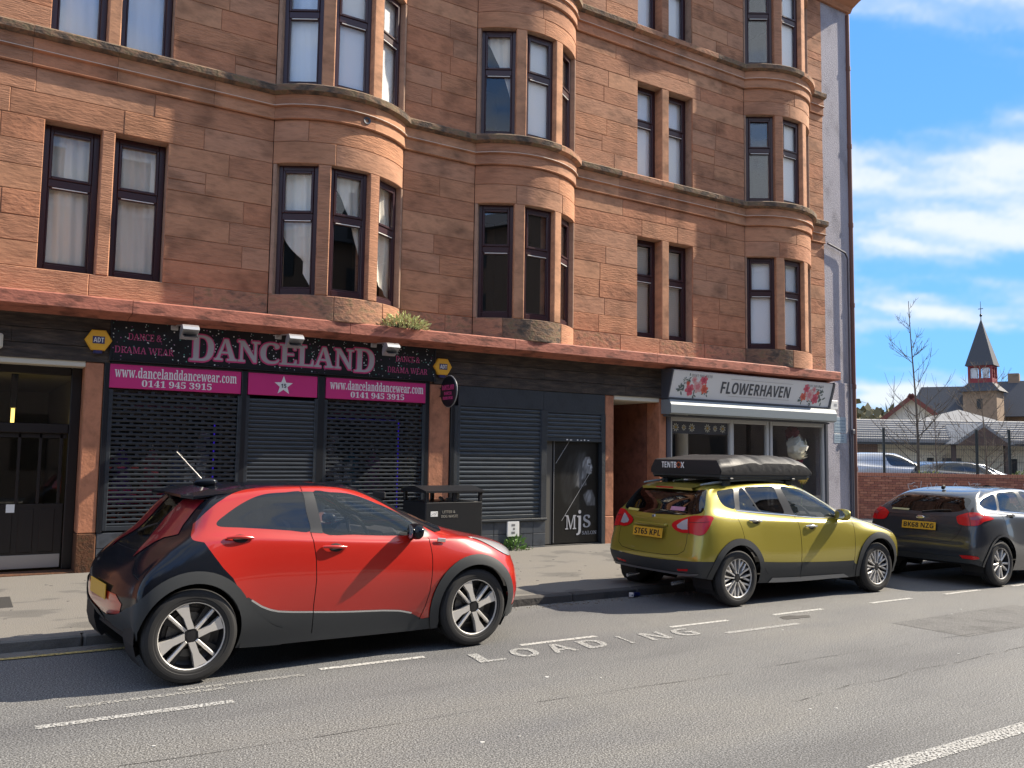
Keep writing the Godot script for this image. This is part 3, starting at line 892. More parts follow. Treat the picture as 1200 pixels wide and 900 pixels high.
func hexagon(r: float) -> PackedVector2Array:
	var p := PackedVector2Array()
	for k in 6: p.append(Vector2(cos(TAU * k / 6.0) * r, sin(TAU * k / 6.0) * r * 0.93))
	return p

func star(r: float) -> PackedVector2Array:
	var p := PackedVector2Array()
	for k in 10:
		var a := PI / 2 + TAU * k / 10.0
		p.append(Vector2(cos(a), sin(a)) * (r if k % 2 == 0 else r * 0.42))
	return p

func flower(mb_list: Dictionary, c: Vector2, r: float, kind: String, t: Transform3D, sd: int) -> void:  # flat print: petals as small shapes
	var rr := RandomNumberGenerator.new(); rr.seed = sd
	if kind == "leaf":
		for k in 7:
			var a := rr.randf_range(0, TAU)
			var q := c + Vector2(cos(a), sin(a)) * r * rr.randf_range(0.2, 1.0)
			var p := PackedVector2Array()
			for j in 8:
				var b := TAU * j / 8.0
				p.append(q + (Vector2(cos(b) * r * 0.34, sin(b) * r * 0.13)).rotated(a))
			mb_list.leaf.prism(p, t, 0.0, 0.0018 + 0.0001 * (k + sd % 7))
		return
	for ring in 2:
		var nn := 6 if ring == 0 else 5
		for k in nn:
			var a := TAU * k / nn + rr.randf() * 0.4
			var q := c + Vector2(cos(a), sin(a)) * r * (0.52 if ring == 0 else 0.22)
			var p := PackedVector2Array()
			for j in 9:
				var b := TAU * j / 9.0
				p.append(q + (Vector2(cos(b) * r * (0.46 if ring == 0 else 0.27), sin(b) * r * (0.34 if ring == 0 else 0.22))).rotated(a))
			mb_list[kind if ring == 0 else kind + "2"].prism(p, t, 0.0, 0.0022 + 0.0016 * ring + 0.0002 * k)

func build_dance_shop() -> void:
	var o := thing("dance_shop_front", "black and pink dance wear shop front with lowered see-through shutters", "shop front", Vector3(1.55, 0.16, 0))
	var X := 1.55; var Y := 0.16
	var g := MB.new()
	g.box(Vector3(1.59 - X, 2.765 - Y, -0.02), Vector3(6.11 - X, 3.262 - Y, 0.055), 0.004)
	obj("sign_board", g, M.starry, o)
	g = MB.new()
	for b in [[1.575, 2.745, 6.125, 2.764], [1.565, 2.745, 1.589, 3.262], [6.111, 2.745, 6.128, 3.262]]:
		g.box(Vector3(b[0] - X, b[1] - Y, -0.02), Vector3(b[2] - X, b[3] - Y, 0.07), 0.004)
	obj("sign_frame", g, M.black_gloss, o)
	# raised lettering, grey with a pink edge
	var word := "DANCELAND"
	var wd := [.335, .325, .325, .29, .27, .265, .325, .325, .34]
	var x := 2.50
	for i in 9:
		var h: float = 0.35 if i == 0 or i == 8 else 0.295
		var cx: float = x + wd[i] / 2
		var c := Vector3(cx - X, 2.985 + (0.0 if i != 0 and i != 8 else 0.0) - Y, 0.0)
		for k in 8:
			var a := TAU * k / 8.0
			text("letter_edge", word[i], wd[i] * 0.91, h, M.pink_letter, Transform3D(Basis(), c + Vector3(cos(a) * .016, sin(a) * .016, 0.0575 + 0.0008 * k)), o, "Droid Serif", true, 0.005)
		text("letter", word[i], wd[i] * 0.90, h * 0.97, M.silver_letter, Transform3D(Basis(), c + Vector3(0, 0, 0.071)), o, "Droid Serif", true, 0.008)
		x += wd[i] - 0.022
	for e in [[1.97, 3.065, 2.895, 0.0], [5.66, 3.055, 2.885, 0.0]]:
		text("lettering", "DANCE &", 0.40, 0.085, M.pink_dim, Transform3D(Basis(), Vector3(e[0] - X, e[1] - Y, 0.058)), o, "Droid Serif", false)
		text("lettering", "DRAMA WEAR", 0.70 if e[0] < 3 else 0.66, 0.085, M.pink_dim, Transform3D(Basis(), Vector3(e[0] - X, e[2] - Y, 0.058)), o, "Droid Serif", false)
	# pink panels
	for e in [[1.58, 3.205, 0], [3.30, 4.275, 1], [4.40, 6.005, 0]]:
		g = MB.new(); g.box(Vector3(e[0] - X, 2.412 - Y, -0.03), Vector3(e[1] - X, 2.712 - Y, 0.022), 0.004)
		obj("pink_panel", g, M.pink, o)
		var cx: float = (e[0] + e[1]) / 2 - X
		if e[2] == 0:
			text("lettering", "www.dancelanddancewear.com", (e[1] - e[0]) * 0.925, 0.135, M.white_paint, Transform3D(Basis(), Vector3(cx, 2.613 - Y, 0.024)), o, "Droid Serif", true)
			text("lettering", "0141 945 3915", (e[1] - e[0]) * 0.53, 0.085, M.white_paint, Transform3D(Basis(), Vector3(cx, 2.483 - Y, 0.024)), o, "Droid Serif", true)
		else:
			g = MB.new(); g.prism(star(0.135), Transform3D(Basis(), Vector3(cx + 0.0, 2.555 - Y, 0.022)), 0.0, 0.005)
			obj("star", g, M.white_paint, o)
			text("lettering", "15", 0.075, 0.055, M.sign_ink, Transform3D(Basis(), Vector3(cx, 2.553 - Y, 0.029)), o, "Droid Sans", true)
	# frame and mullions
	g = MB.new()
	for b in [[1.525, 0.62, 1.585, 2.745], [3.215, 0.62, 3.29, 2.745], [4.285, 0.02, 4.39, 2.745], [5.985, 0.62, 6.055, 2.745], [1.585, 2.713, 5.985, 2.744]]:
		g.box(Vector3(b[0] - X, b[1] - Y, -0.09), Vector3(b[2] - X, b[3] - Y, 0.03), 0.006)
	obj("shop_frame", g, M.black_gloss, o)
	shutter(o, Vector3(1.63 - X, 0.70 - Y, 0.0), 1.55, 1.68, 0.056, M.slat_dark, true)
	shutter(o, Vector3(3.325 - X, 0.08 + 0.12 - Y, 0.0), 0.925, 2.185, 0.057, M.slat_dark)
	shutter(o, Vector3(4.43 - X, 0.70 - Y, 0.0), 1.52, 1.68, 0.056, M.slat_dark, true)
	# tiled stall risers
	tiles(o, 1.53 - X, 3.30 - X, 0.03 - Y, 0.62 - Y, 0.30, 0.20, 0.015, M.tile_grey)
	tiles(o, 4.39 - X, 6.05 - X, 0.03 - Y, 0.62 - Y, 0.30, 0.20, 0.015, M.tile_grey)
	g = MB.new()
	g.box(Vector3(1.53 - X, 0.02 - Y, -0.10), Vector3(3.28 - X, 0.615 - Y, -0.018)); g.box(Vector3(4.395 - X, 0.02 - Y, -0.10), Vector3(6.05 - X, 0.615 - Y, -0.018))
	obj("stall_riser", g, M.charcoal, o)
	for e in [[1.59, 3.21], [4.395, 5.98]]:
		g = MB.new(); g.box(Vector3(e[0] - X, 0.63 - Y, -0.085), Vector3(e[1] - X, 2.41 - Y, -0.078))
		obj("shop_pane", g, M.pane, o)
	# window lights and goods seen through the slots
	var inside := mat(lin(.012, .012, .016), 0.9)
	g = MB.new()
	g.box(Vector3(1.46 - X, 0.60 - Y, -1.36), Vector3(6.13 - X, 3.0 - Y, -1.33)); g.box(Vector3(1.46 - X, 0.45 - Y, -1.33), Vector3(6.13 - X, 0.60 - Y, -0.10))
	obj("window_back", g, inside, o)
	for e in [[[2.92, 2.02], [2.92, 0.80]], [[4.48, 2.13], [5.62, 2.13]], [[5.62, 2.12], [5.62, 0.80]]]:
		g = MB.new(); g.tube([Vector3(e[0][0] - X, e[0][1] - Y, -0.13), Vector3(e[1][0] - X, e[1][1] - Y, -0.13)], [0.009, 0.009], 6)
		obj("led_strip_light", g, M.led, o)
	for e in [[[1.9, 2.17], 1.9, "TAP SHOES  JAZZ  BALLET  COSTUMES"], [[4.55, 2.19], 1.0, ""]]:
		g = MB.new(); g.box(Vector3(e[0][0] - X, e[0][1] - Y, -0.12), Vector3(e[0][0] + 1.02 - X, e[0][1] + 0.07 - Y, -0.115))
		obj("pelmet_strip", g, mat(lin(.10, .012, .045), 0.7), o)
	build_dance_goods()
	# floodlights on arms
	var lab := ["leftmost floodlight, over the first sign letter", "middle floodlight, over the centre letters of the dance sign", "rightmost floodlight, beside the last big sign letter"]
	for i in 3:
		var lx: float = [2.42, 3.78, 5.20][i]
		var t := thing("sign_floodlight", lab[i], "floodlight", Vector3(lx, 3.19, 0.06), 0.0, "floodlights on the dance shop sign")
		g = MB.new()
		g.tube([Vector3(-.10, .03, 0), Vector3(-.10, .05, .12), Vector3(-.05, .04, .30), Vector3(0, .0, .36)], [.010, .010, .010, .010], 6)
		g.box(Vector3(-.15, -.0, -.005), Vector3(-.06, .06, .02), 0.006)
		obj("arm", g, M.lamp_silver, t)
		g = MB.new()
		var half := PackedVector2Array()
		for k in 9: half.append(Vector2(0.105 * cos(PI * k / 8.0 - 0.45), 0.125 * sin(PI * k / 8.0 - 0.45)))
		g.prism(half, Transform3D(Basis(Vector3(0, 0, -1), Vector3(0, 1, 0), Vector3(1, 0, 0)), Vector3(-.10, -.09, .40)), 0.0, 0.20, 0.006)
		obj("lamp_body", g, M.lamp_silver, t)
		g = MB.new(); g.obox(Transform3D(Basis(Vector3(1, 0, 0), 0.45), Vector3(0, -.092, .40)), Vector3(.17, .006, .17), 0.002)
		obj("lamp_glass", g, M.black_gloss, t)

func build_dance_goods() -> void:
	# costumes on stands and boxes inside the two windows
	var cols := [lin(.09, .02, .25), lin(.25, .03, .10), lin(.05, .10, .28), lin(.30, .28, .30), lin(.03, .16, .22), lin(.18, .03, .16)]
	var what := ["violet dance dress on a stand behind the left lattice shutter", "crimson dance dress beside the violet one in the shop window", "blue dance dress left of the white cards in the window", "silver dance dress behind the right lattice shutter, far left", "teal dance dress in the middle of the right shop window", "plum dance dress at the right end of the right shop window"]
	for i in 6:
		var x: float = [1.85, 2.25, 2.55, 4.65, 5.05, 5.45][i]
		var t := thing("dance_dress", what[i], "dress", Vector3(x, 0.60, -0.55 - 0.1 * (i % 2)), 0.0, "dance dresses in the shop windows")
		var g := MB.new()
		g.lathe(Transform3D(), [Vector2(.24, .35), Vector2(.20, .45), Vector2(.12, .62), Vector2(.085, .68), Vector2(.11, .80), Vector2(.12, .92), Vector2(.05, 1.0), Vector2(.04, 1.04)], 14)
		obj("dress", g, mat(cols[i], 0.7), t)
		g = MB.new(); g.tube([Vector3(0, 0.02, 0), Vector3(0, 1.12, 0)], [.015, .015], 8); g.lathe(Transform3D(), [Vector2(.14, 0.0), Vector2(.14, .02), Vector2(0, .02)], 14)
		obj("stand", g, M.lamp_silver, t)
	for i in 2:
		var x: float = [2.56, 4.62][i]
		var t := thing("display_cards", ["white display cards in the left lattice window above the car aerial", "white display cards in the right lattice window"][i], "card", Vector3(x, 1.22, -0.14))
		for k in 4:
			var g := MB.new()
			g.box(Vector3((k % 2) * 0.15, (k / 2) * 0.16, 0), Vector3((k % 2) * 0.15 + 0.125, (k / 2) * 0.16 + 0.13, 0.012), 0.002)
			obj("card", g, M.white_paint, t)
	for i in 2:
		var g := MB.new()
		var x: float = [2.70, 4.53][i]
		for k in 6:
			g.box(Vector3(x + (0.05 if k % 2 else 0.0), 1.0 + 0.16 * k, -0.30), Vector3(x + 0.13 + (0.05 if k % 2 else 0.0), 1.11 + 0.16 * k, -0.18), 0.01)
		tag(obj("shoe_box_column", g, mat(lin(.34, .34, .38), 0.8)), ["pale shoe boxes stacked at the right edge of the left window", "pale shoe boxes stacked at the left edge of the right window"][i], "boxes")
	var g2 := MB.new(); g2.box(Vector3(2.84, 0.93, -0.17), Vector3(3.10, 1.18, -0.16), 0.003)
	tag(obj("price_poster", g2, mat(lin(.35, .12, .16), 0.7)), "small reddish price poster low in the left lattice window", "poster")

func build_alarm(x: float, y: float, label: String) -> void:
	var o := thing("alarm_box", label, "alarm box", Vector3(x, y, 0.05), 0.0, "yellow alarm boxes on the frieze")
	var g := MB.new(); g.prism(hexagon(0.155), Transform3D(), -0.03, 0.055, 0.012)
	obj("case", g, M.yellow, o)
	g = MB.new(); g.box(Vector3(-.068, -.045, .05), Vector3(.068, .045, .0575), 0.001)
	obj("badge", g, M.navy, o)
	text("lettering", "ADT", 0.115, 0.06, M.white_paint, Transform3D(Basis(), Vector3(0, 0, .0595)), o)
	g = MB.new(); g.box(Vector3(-.05, -.165, -.03), Vector3(.05, -.12, .04), 0.006)
	obj("strobe", g, M.navy, o)

func poster_texture() -> ImageTexture:
	# soft grey portrait of a woman in profile on black, computed from a few soft shapes
	var w := 128; var h := 224
	var im := Image.create(w, h, false, Image.FORMAT_RGB8)
	im.fill(Color(0.03, 0.03, 0.035))
	var px := PackedFloat32Array(); px.resize(w * h); px.fill(0.028)
	var shapes := [
		# [grey, softness, polygon] in poster units 0..1 (x right, y down)
		[.10, .05, [.16, .30, .34, .16, .60, .10, .74, .14, .70, .30, .62, .44, .58, .56, .50, .64, .38, .66, .22, .62, .14, .48]],
		[.20, .04, [.44, .28, .56, .14, .70, .12, .72, .20, .64, .30, .60, .42, .54, .58, .48, .60]],
		[.33, .03, [.52, .32, .58, .22, .62, .34, .60, .48, .54, .56, .50, .48]],
		[.46, .015, [.64, .22, .70, .17, .80, .165, .835, .20, .84, .235, .875, .275, .855, .288, .86, .305, .848, .318, .852, .335, .80, .345, .74, .335, .71, .39, .73, .45, .60, .47, .62, .36, .63, .28]],
		[.66, .015, [.735, .20, .80, .185, .825, .225, .80, .26, .75, .26]],
		[.60, .014, [.80, .24, .845, .262, .85, .282, .81, .285]],
		[.22, .008, [.765, .235, .815, .232, .815, .246, .77, .248]],
		[.26, .008, [.81, .308, .855, .307, .85, .318, .812, .32]],
		[.28, .012, [.63, .28, .655, .265, .665, .30, .645, .32]],
		[.22, .03, [.60, .40, .71, .385, .71, .44, .66, .47]],
		[.36, .02, [.66, .55, .76, .50, .86, .50, .93, .58, .93, .66, .74, .66, .68, .60]],
		[.46, .02, [.72, .54, .80, .51, .86, .56, .82, .63, .74, .62]],
		[.075, .03, [.55, .58, .68, .60, .74, .67, .96, .66, .98, .84, .62, .82, .52, .70]],
		[.05, .02, [.40, .50, .52, .46, .60, .50, .62, .58, .52, .64, .42, .60]],
	]
	for s in shapes:
		var poly := PackedVector2Array()
		var q: Array = s[2]
		for k in range(0, q.size(), 2): poly.append(Vector2(q[k] * w, q[k + 1] * h * 0.98))
		var soft: float = s[1] * w
		var lo := Vector2(1e9, 1e9); var hi := -lo
		for p in poly: lo = lo.min(p); hi = hi.max(p)
		for y in range(maxi(0, int(lo.y - soft)), mini(h, int(hi.y + soft) + 1)):
			for x in range(maxi(0, int(lo.x - soft)), mini(w, int(hi.x + soft) + 1)):
				var p := Vector2(x, y)
				var dist := 1e9
				for k in poly.size():
					dist = minf(dist, p.distance_to(Geometry2D.get_closest_point_to_segment(p, poly[k], poly[(k + 1) % poly.size()])))
				if Geometry2D.is_point_in_polygon(p, poly): dist = -dist
				var a := smoothstep(soft, -soft, dist)
				px[y * w + x] = lerpf(px[y * w + x], s[0], a)
	var fn := FastNoiseLite.new(); fn.seed = 5; fn.frequency = 0.05; fn.fractal_octaves = 4
	for y in h:
		for x in w:
			var e := px[y * w + x]
			e = pow(e, 0.85) * (0.95 + 0.35 * fn.get_noise_2d(x * 2.2 + y * 0.7, y * 0.5))
			im.set_pixel(x, y, Color(e * 0.98, e, e * 1.03))
	im.resize(512, 896, Image.INTERPOLATE_CUBIC)
	return ImageTexture.create_from_image(im)

func build_salon() -> void:
	var o := thing("salon_front", "dark grey salon front with its roller shutter down and portrait door", "shop front", Vector3(6.45, 0.15, 0))
	var X := 6.45; var Y := 0.15
	var g := MB.new()
	g.box(Vector3(6.56 - X, 2.40 - Y, -0.05), Vector3(8.18 - X, 2.712 - Y, 0.028), 0.004)
	obj("fascia_panel", g, M.charcoal, o)
	g = MB.new()
	g.box(Vector3(8.185 - X, 2.36 - Y, -0.05), Vector3(9.49 - X, 2.712 - Y, 0.022), 0.004)
	obj("fascia_panel", g, M.charcoal, o)
	g = MB.new()
	g.box(Vector3(6.425 - X, -0.10 - Y, -0.06), Vector3(6.49 - X, 2.71 - Y, 0.045), 0.008)
	obj("downpipe_cover", g, M.black_gloss, o)
	g = MB.new()
	for b in [[8.135, 0.60, 8.25, 2.40, 0.04], [9.415, 0.0, 9.497, 2.36, 0.035], [6.495, 0.60, 6.56, 2.40, 0.03], [6.5, 0.585, 8.26, 0.625, 0.05]]:
		g.box(Vector3(b[0] - X, b[1] - Y, -0.08), Vector3(b[2] - X, b[3] - Y, b[4]), 0.006)
	obj("shop_frame", g, M.charcoal, o)
	shutter(o, Vector3(6.60 - X, 0.69 - Y, 0.0), 1.525, 1.71, 0.0713, M.slat)
	shutter(o, Vector3(8.27 - X, 1.945 - Y, 0.0), 1.135, 0.41, 0.0683, M.slat)
	tiles(o, 6.50 - X, 8.25 - X, -0.03 - Y, 0.585 - Y, 0.25, 0.205, 0.02, M.tile_grey)
	g = MB.new(); g.box(Vector3(6.495 - X, -0.05 - Y, -0.30), Vector3(8.24 - X, 0.583 - Y, -0.014)); g.box(Vector3(6.495 - X, 0.625 - Y, -0.30), Vector3(8.20 - X, 2.70 - Y, -0.085))
	obj("backing_wall", g, M.charcoal, o)
	# doorway: lobby walls, cream side wall, the portrait door
	g = MB.new(); g.box(Vector3(8.24 - X, 0.10 - Y, -1.3), Vector3(9.5 - X, 0.165 - Y, 0.0), 0.004)
	obj("door_step", g, M.kerb_dark, o)
	g = MB.new(); g.box(Vector3(8.20 - X, 0.165 - Y, -1.3), Vector3(8.245 - X, 2.35 - Y, -0.085)); g.box(Vector3(8.25 - X, 2.30 - Y, -1.3), Vector3(9.49 - X, 2.35 - Y, -0.085)); g.box(Vector3(8.2 - X, .165 - Y, -1.36), Vector3(9.49 - X, 2.35 - Y, -1.31))
	obj("lobby_wall", g, M.cream, o)
	var d := sub("portrait_door", o, Transform3D(Basis(), Vector3(8.44 - X, 0.18 - Y, -0.05)))
	g = MB.new(); g.box(Vector3(0, 0, -.05), Vector3(0.97, 1.75, -.003), 0.002)
	obj("door_leaf", g, M.black_gloss, d)
	g = MB.new()
	var c := [Vector3(.012, .01, 0), Vector3(.958, .01, 0), Vector3(.958, 1.74, 0), Vector3(.012, 1.74, 0)]
	g.quad(c[0], c[1], c[2], c[3], Vector3(0, 0, 1))
	for p in g.v: g.uv.append(Vector2((p.x - .012) / .946, 1.0 - (p.y - .01) / 1.73))
	var pm := mat(Color.WHITE, 0.4); pm.albedo_texture = poster_texture()
	obj("portrait_print", g, pm, d)
	g = MB.new()
	g.obox(Transform3D(Basis(Vector3(0, 0, 1), 0.93), Vector3(.50, .80, .002)), Vector3(1.05, .007, .002))
	g.obox(Transform3D(Basis(Vector3(0, 0, 1), 0.93), Vector3(.22, 1.56, .0025)), Vector3(.56, .007, .002))
	g.box(Vector3(.014, .02, .001), Vector3(.020, 1.74, .003))
	obj("pale_lines", g, mat(lin(.42, .42, .42), 0.5), d)
	var ink := mat(lin(.40, .41, .44), 0.5)
	text("lettering", "M", 0.23, 0.235, ink, Transform3D(Basis(), Vector3(.375, .35, .004)), d, "Droid Serif", false)
	text("lettering", "j", 0.10, 0.42, ink, Transform3D(Basis(), Vector3(.545, .34, .005)), d, "Droid Serif", true)
	text("lettering", "S", 0.16, 0.215, ink, Transform3D(Basis(), Vector3(.715, .36, .004)), d, "Droid Serif", true)
	text("lettering", "SALON", 0.31, 0.058, ink, Transform3D(Basis(), Vector3(.77, .165, .004)), d, "Droid Serif", false)
	g = MB.new()
	g.box(Vector3(-.17, 0.0, -.06), Vector3(-.012, 1.76, -.01), 0.004)
	obj("side_panel", g, M.cream if false else mat(lin(.10, .095, .085), 0.7), d)
	for k in 7:
		g = MB.new()
		var x := 8.66 + 0.075 * k - X
		g.box(Vector3(x, 1.905 - Y, 0.016), Vector3(x + rng.randf_range(.02, .06), 1.905 + rng.randf_range(.01, .03) - Y, 0.0185))
		if k != 2: obj("worn_sticker", g, M.white_paint, o)

func build_flower_shop() -> void:
	var o := thing("flower_shop_front", "white flower shop front with long sign above its windows", "shop front", Vector3(10.95, 0.12, 0))
	var X := 10.95; var Y := 0.12
	# sign box that leans outwards
	var g := MB.new()
	var prof := [Vector2(.03, 2.735), Vector2(.185, 2.735), Vector2(.325, 3.215), Vector2(.31, 3.235), Vector2(.03, 3.235)]
	moulding(g, {}, 10.82 - X, 15.34 - X, prof)
	var t0 := MB.new()
	for p in g.v: t0.v.append(p - Vector3(0, Y, 0))
	t0.n = g.n
	obj("sign_board", t0, M.sign_white, o)
	g = MB.new()
	moulding(g, {}, 15.342 - X, 15.40 - X, [Vector2(.02, 2.71), Vector2(.20, 2.71), Vector2(.345, 3.22), Vector2(.33, 3.25), Vector2(.02, 3.25)])
	moulding(g, {}, 10.79 - X, 10.818 - X, [Vector2(.02, 2.71), Vector2(.20, 2.71), Vector2(.345, 3.22), Vector2(.33, 3.25), Vector2(.02, 3.25)])
	moulding(g, {}, 10.819 - X, 15.341 - X, [Vector2(.02, 2.70), Vector2(.20, 2.70), Vector2(.205, 2.733), Vector2(.02, 2.733)])
	t0 = MB.new()
	for p in g.v: t0.v.append(p - Vector3(0, Y, 0))
	t0.n = g.n
	obj("sign_frame", t0, M.sign_ink, o)
	var lean := atan2(.14, .48)
	var st := Transform3D(Basis(Vector3(1, 0, 0), lean), Vector3(13.08 - X, 2.975 - Y, 0.2565))
	text("lettering", "FLOWERHAVEN", 1.95, 0.225, M.sign_ink, st * Transform3D(Basis(), Vector3(0.0, 0.0, 0.003)), o, "Droid Sans", true)
	var faint := mat(lin(.42, .42, .42), 0.5)
	text("lettering", "0141 946 8418", 0.52, 0.055, faint, st * Transform3D(Basis(), Vector3(-1.52, 0.185, 0.003)), o, "Droid Sans", false)
	text("lettering", "0141 946 8418", 0.50, 0.05, faint, st * Transform3D(Basis(), Vector3(1.72, 0.175, 0.003)), o, "Droid Sans", false)
	g = MB.new()
	for e in [[-0.75, 1.02, 0.17], [-0.75, 1.0, -0.16]]:
		g.box(Vector3(e[0], e[2], 0), Vector3(e[1], e[2] + .006, .004))
	var rule := obj("sign_rule", g, faint, o); rule.transform = st
	var fl := {"coral": MB.new(), "coral2": MB.new(), "rose": MB.new(), "rose2": MB.new(), "blush": MB.new(), "blush2": MB.new(), "leaf": MB.new()}
	var tt := Transform3D(Basis(), Vector3(0, 0, .0005))
	for sgn in [-1.0, 1.0]:
		var bx: float = -1.76 if sgn < 0 else 1.76
		for e in [[-.38, .11, .10, "rose"], [-.44, -.06, .10, "coral"], [-.22, -.02, .13, "blush"], [.02, -.09, .12, "rose"], [-.08, .10, .07, "blush"], [.10, .03, .05, "coral"]]:
			flower(fl, Vector2(bx + sgn * e[0] * .8, e[1]), e[2], e[3], tt, int(e[0] * 100) + 400 + int(sgn))
		for e in [[.20, -.02, .11], [.30, -.10, .12], [.08, .12, .08], [-.5, -.12, .09], [-.14, -.17, .09], [.22, .08, .06]]:
			flower(fl, Vector2(bx + sgn * e[0] * .8, e[1]), e[2], "leaf", tt, int(e[0] * 100) + 300 + int(sgn))
	for k in fl:
		var c: Color = {"coral": lin(.70, .14, .09), "coral2": lin(.55, .07, .05), "rose": lin(.66, .11, .17), "rose2": lin(.50, .05, .10), "blush": lin(.72, .40, .40), "blush2": lin(.66, .2, .24), "leaf": lin(.10, .14, .13)}[k]
		var q := obj("printed_flowers", fl[k], mat(c, 0.5), o); q.transform = st; q.set_meta("kind", "stuff")
	# shutter box
	g = MB.new()
	moulding(g, {}, 10.80 - X, 15.50 - X, [Vector2(-.05, 2.44 - Y), Vector2(.22, 2.42 - Y), Vector2(.28, 2.45 - Y), Vector2(.285, 2.60 - Y), Vector2(.24, 2.69 - Y), Vector2(-.05, 2.695 - Y)])
	obj("shutter_box", g, M.alu, o)
	g = MB.new(); g.box(Vector3(10.81 - X, 2.385 - Y, 0.06), Vector3(15.48 - X, 2.418 - Y, 0.12), 0.006)
	obj("shutter_bottom_bar", g, M.sign_ink, o)
	# frames, posts and panes
	g = MB.new()
	for b in [[11.04, 0.52, 11.10, 2.40], [12.62, 0.52, 12.72, 2.40], [13.66, 0.12, 13.73, 2.40], [13.77, 0.12, 13.84, 2.40], [15.40, 0.52, 15.46, 2.40], [11.10, 2.32, 12.62, 2.40], [12.72, 2.32, 13.66, 2.40], [13.84, 2.32, 15.40, 2.40], [11.10, 0.52, 12.62, 0.60], [13.84, 0.52, 15.40, 0.60]]:
		g.box(Vector3(b[0] - X, b[1] - Y, -0.08), Vector3(b[2] - X, b[3] - Y, 0.0), 0.008)
	obj("window_frame", g, mat(lin(.46, .46, .45), .5), o)
	for b in [[11.10, 0.60, 12.62, 2.32], [12.72, 0.20, 13.66, 2.32], [13.84, 0.60, 15.40, 2.32]]:
		g = MB.new(); g.box(Vector3(b[0] - X, b[1] - Y, -0.045), Vector3(b[2] - X, b[3] - Y, -0.037))
		obj("pane", g, M.pane, o)
	g = MB.new(); g.box(Vector3(10.94 - X, -0.15 - Y, -0.07), Vector3(11.035 - X, 2.70 - Y, 0.05), 0.02)
	obj("side_post", g, M.pipe_grey, o)
	g = MB.new(); g.box(Vector3(15.465 - X, 0.1 - Y, -0.06), Vector3(15.545 - X, 2.42 - Y, 0.03), 0.008)
	obj("shutter_guide", g, M.sign_ink, o)
	g = MB.new(); g.box(Vector3(11.03 - X, -0.1 - Y, -0.09), Vector3(12.70 - X, 0.52 - Y, 0.012), 0.006); g.box(Vector3(13.75 - X, -0.1 - Y, -0.09), Vector3(15.46 - X, 0.52 - Y, 0.012), 0.006)
	obj("stall_riser", g, M.charcoal, o)
	g = MB.new(); g.box(Vector3(12.72 - X, 0.155 - Y, -0.075), Vector3(13.66 - X, 0.20 - Y, -0.01), 0.004)
	obj("threshold", g, M.steel, o)
	# printed flower strip inside the first window
	var fs := thing("daisy_window_strip", "dark window strip printed with pale daisies in the flower shop", "window sticker", Vector3(11.12, 2.09, -0.06))
	g = MB.new(); g.box(Vector3(0, 0, -.004), Vector3(1.49, 0.23, 0.0))
	obj("strip", g, mat(lin(.018, .025, .04), 0.5), fs)
	g = MB.new(); var g2 := MB.new()
	for k in 7:
		if k == 3: continue
		var cx := 0.12 + 0.205 * k; var r := 0.075 if k % 2 == 0 else 0.055
		for j in 9:
			var a := TAU * j / 9.0 + k
			var p := PackedVector2Array()
			for i in 7:
				var b := TAU * i / 7.0
				p.append(Vector2(cx, .115) + Vector2(cos(a), sin(a)) * r * 0.75 + (Vector2(cos(b) * r * .36, sin(b) * r * .17)).rotated(a))
			g.prism(p, Transform3D(), 0.0, 0.0008 + .0001 * j)
		var p2 := PackedVector2Array()
		for i in 10: p2.append(Vector2(cx + cos(TAU * i / 10.0) * r * .32, .115 + sin(TAU * i / 10.0) * r * .32))
		g2.prism(p2, Transform3D(), 0.0, 0.0026)
	obj("petals", g, mat(lin(.55, .54, .42), 0.6), fs); obj("flower_hearts", g2, mat(lin(.45, .28, .03), 0.6), fs)
	build_flower_goods()
	# end pier fittings
	var cb := thing("shutter_key_box", "small white key box beside the flower shop sign", "box", Vector3(15.62, 2.70, 0.0))
	g = MB.new(); g.box(Vector3(-.12, 0, .0), Vector3(.14, .20, .13), 0.012)
	obj("case", g, M.white_paint, cb)
	g = MB.new()
	for k in 3: g.box(Vector3(.0 + .035 * k, .07, .13), Vector3(.02 + .035 * k, .13, .1325))
	obj("switches", g, faint, cb)
	var np := thing("notice_plate", "pale blue notice plate on the lilac pier beside the flower shop", "notice", Vector3(15.98, 2.0, 0.0))
	g = MB.new(); g.box(Vector3(-.21, 0, 0), Vector3(.21, .20, .012), 0.002); g.box(Vector3(-.20, .22, 0), Vector3(.20, .56, .010), 0.002)
	obj("plate", g, mat(lin(.36, .44, .50), 0.4), np)
	g = MB.new()
	for k in 4:
		for j in 5:
			g.box(Vector3(-.17 + .07 * j, .26 + .07 * k, .0102), Vector3(-.12 + .07 * j + .012 * (k % 2), .285 + .07 * k, .0115))
	for j in 3: g.box(Vector3(-.17, .04 + .05 * j, .012), Vector3(.12, .06 + .05 * j, .0135))
	obj("faded_print", g, mat(lin(.20, .28, .36), 0.5), np)

func petal_ball(mb: MB, c: Vector3, r: float, n: int, sd: int) -> void:
	var rr := RandomNumberGenerator.new(); rr.seed = sd
	for i in n:
		var d := Vector3(rr.randfn(), rr.randfn(), absf(rr.randfn()) * 0.8 + 0.1).normalized()
		var q := c + d * r * rr.randf_range(0.45, 0.85)
		var a := d.cross(Vector3(rr.randf(), rr.randf(), 0.3)).normalized(); var b := a.cross(d)
		var s := r * rr.randf_range(0.35, 0.55)
		mb.flat(q - a * s * .6, q + b * s + d * s * .3, q + a * s * .6, d); mb.flat(q - a * s * .6, q - b * s * .5, q + a * s * .6, d)

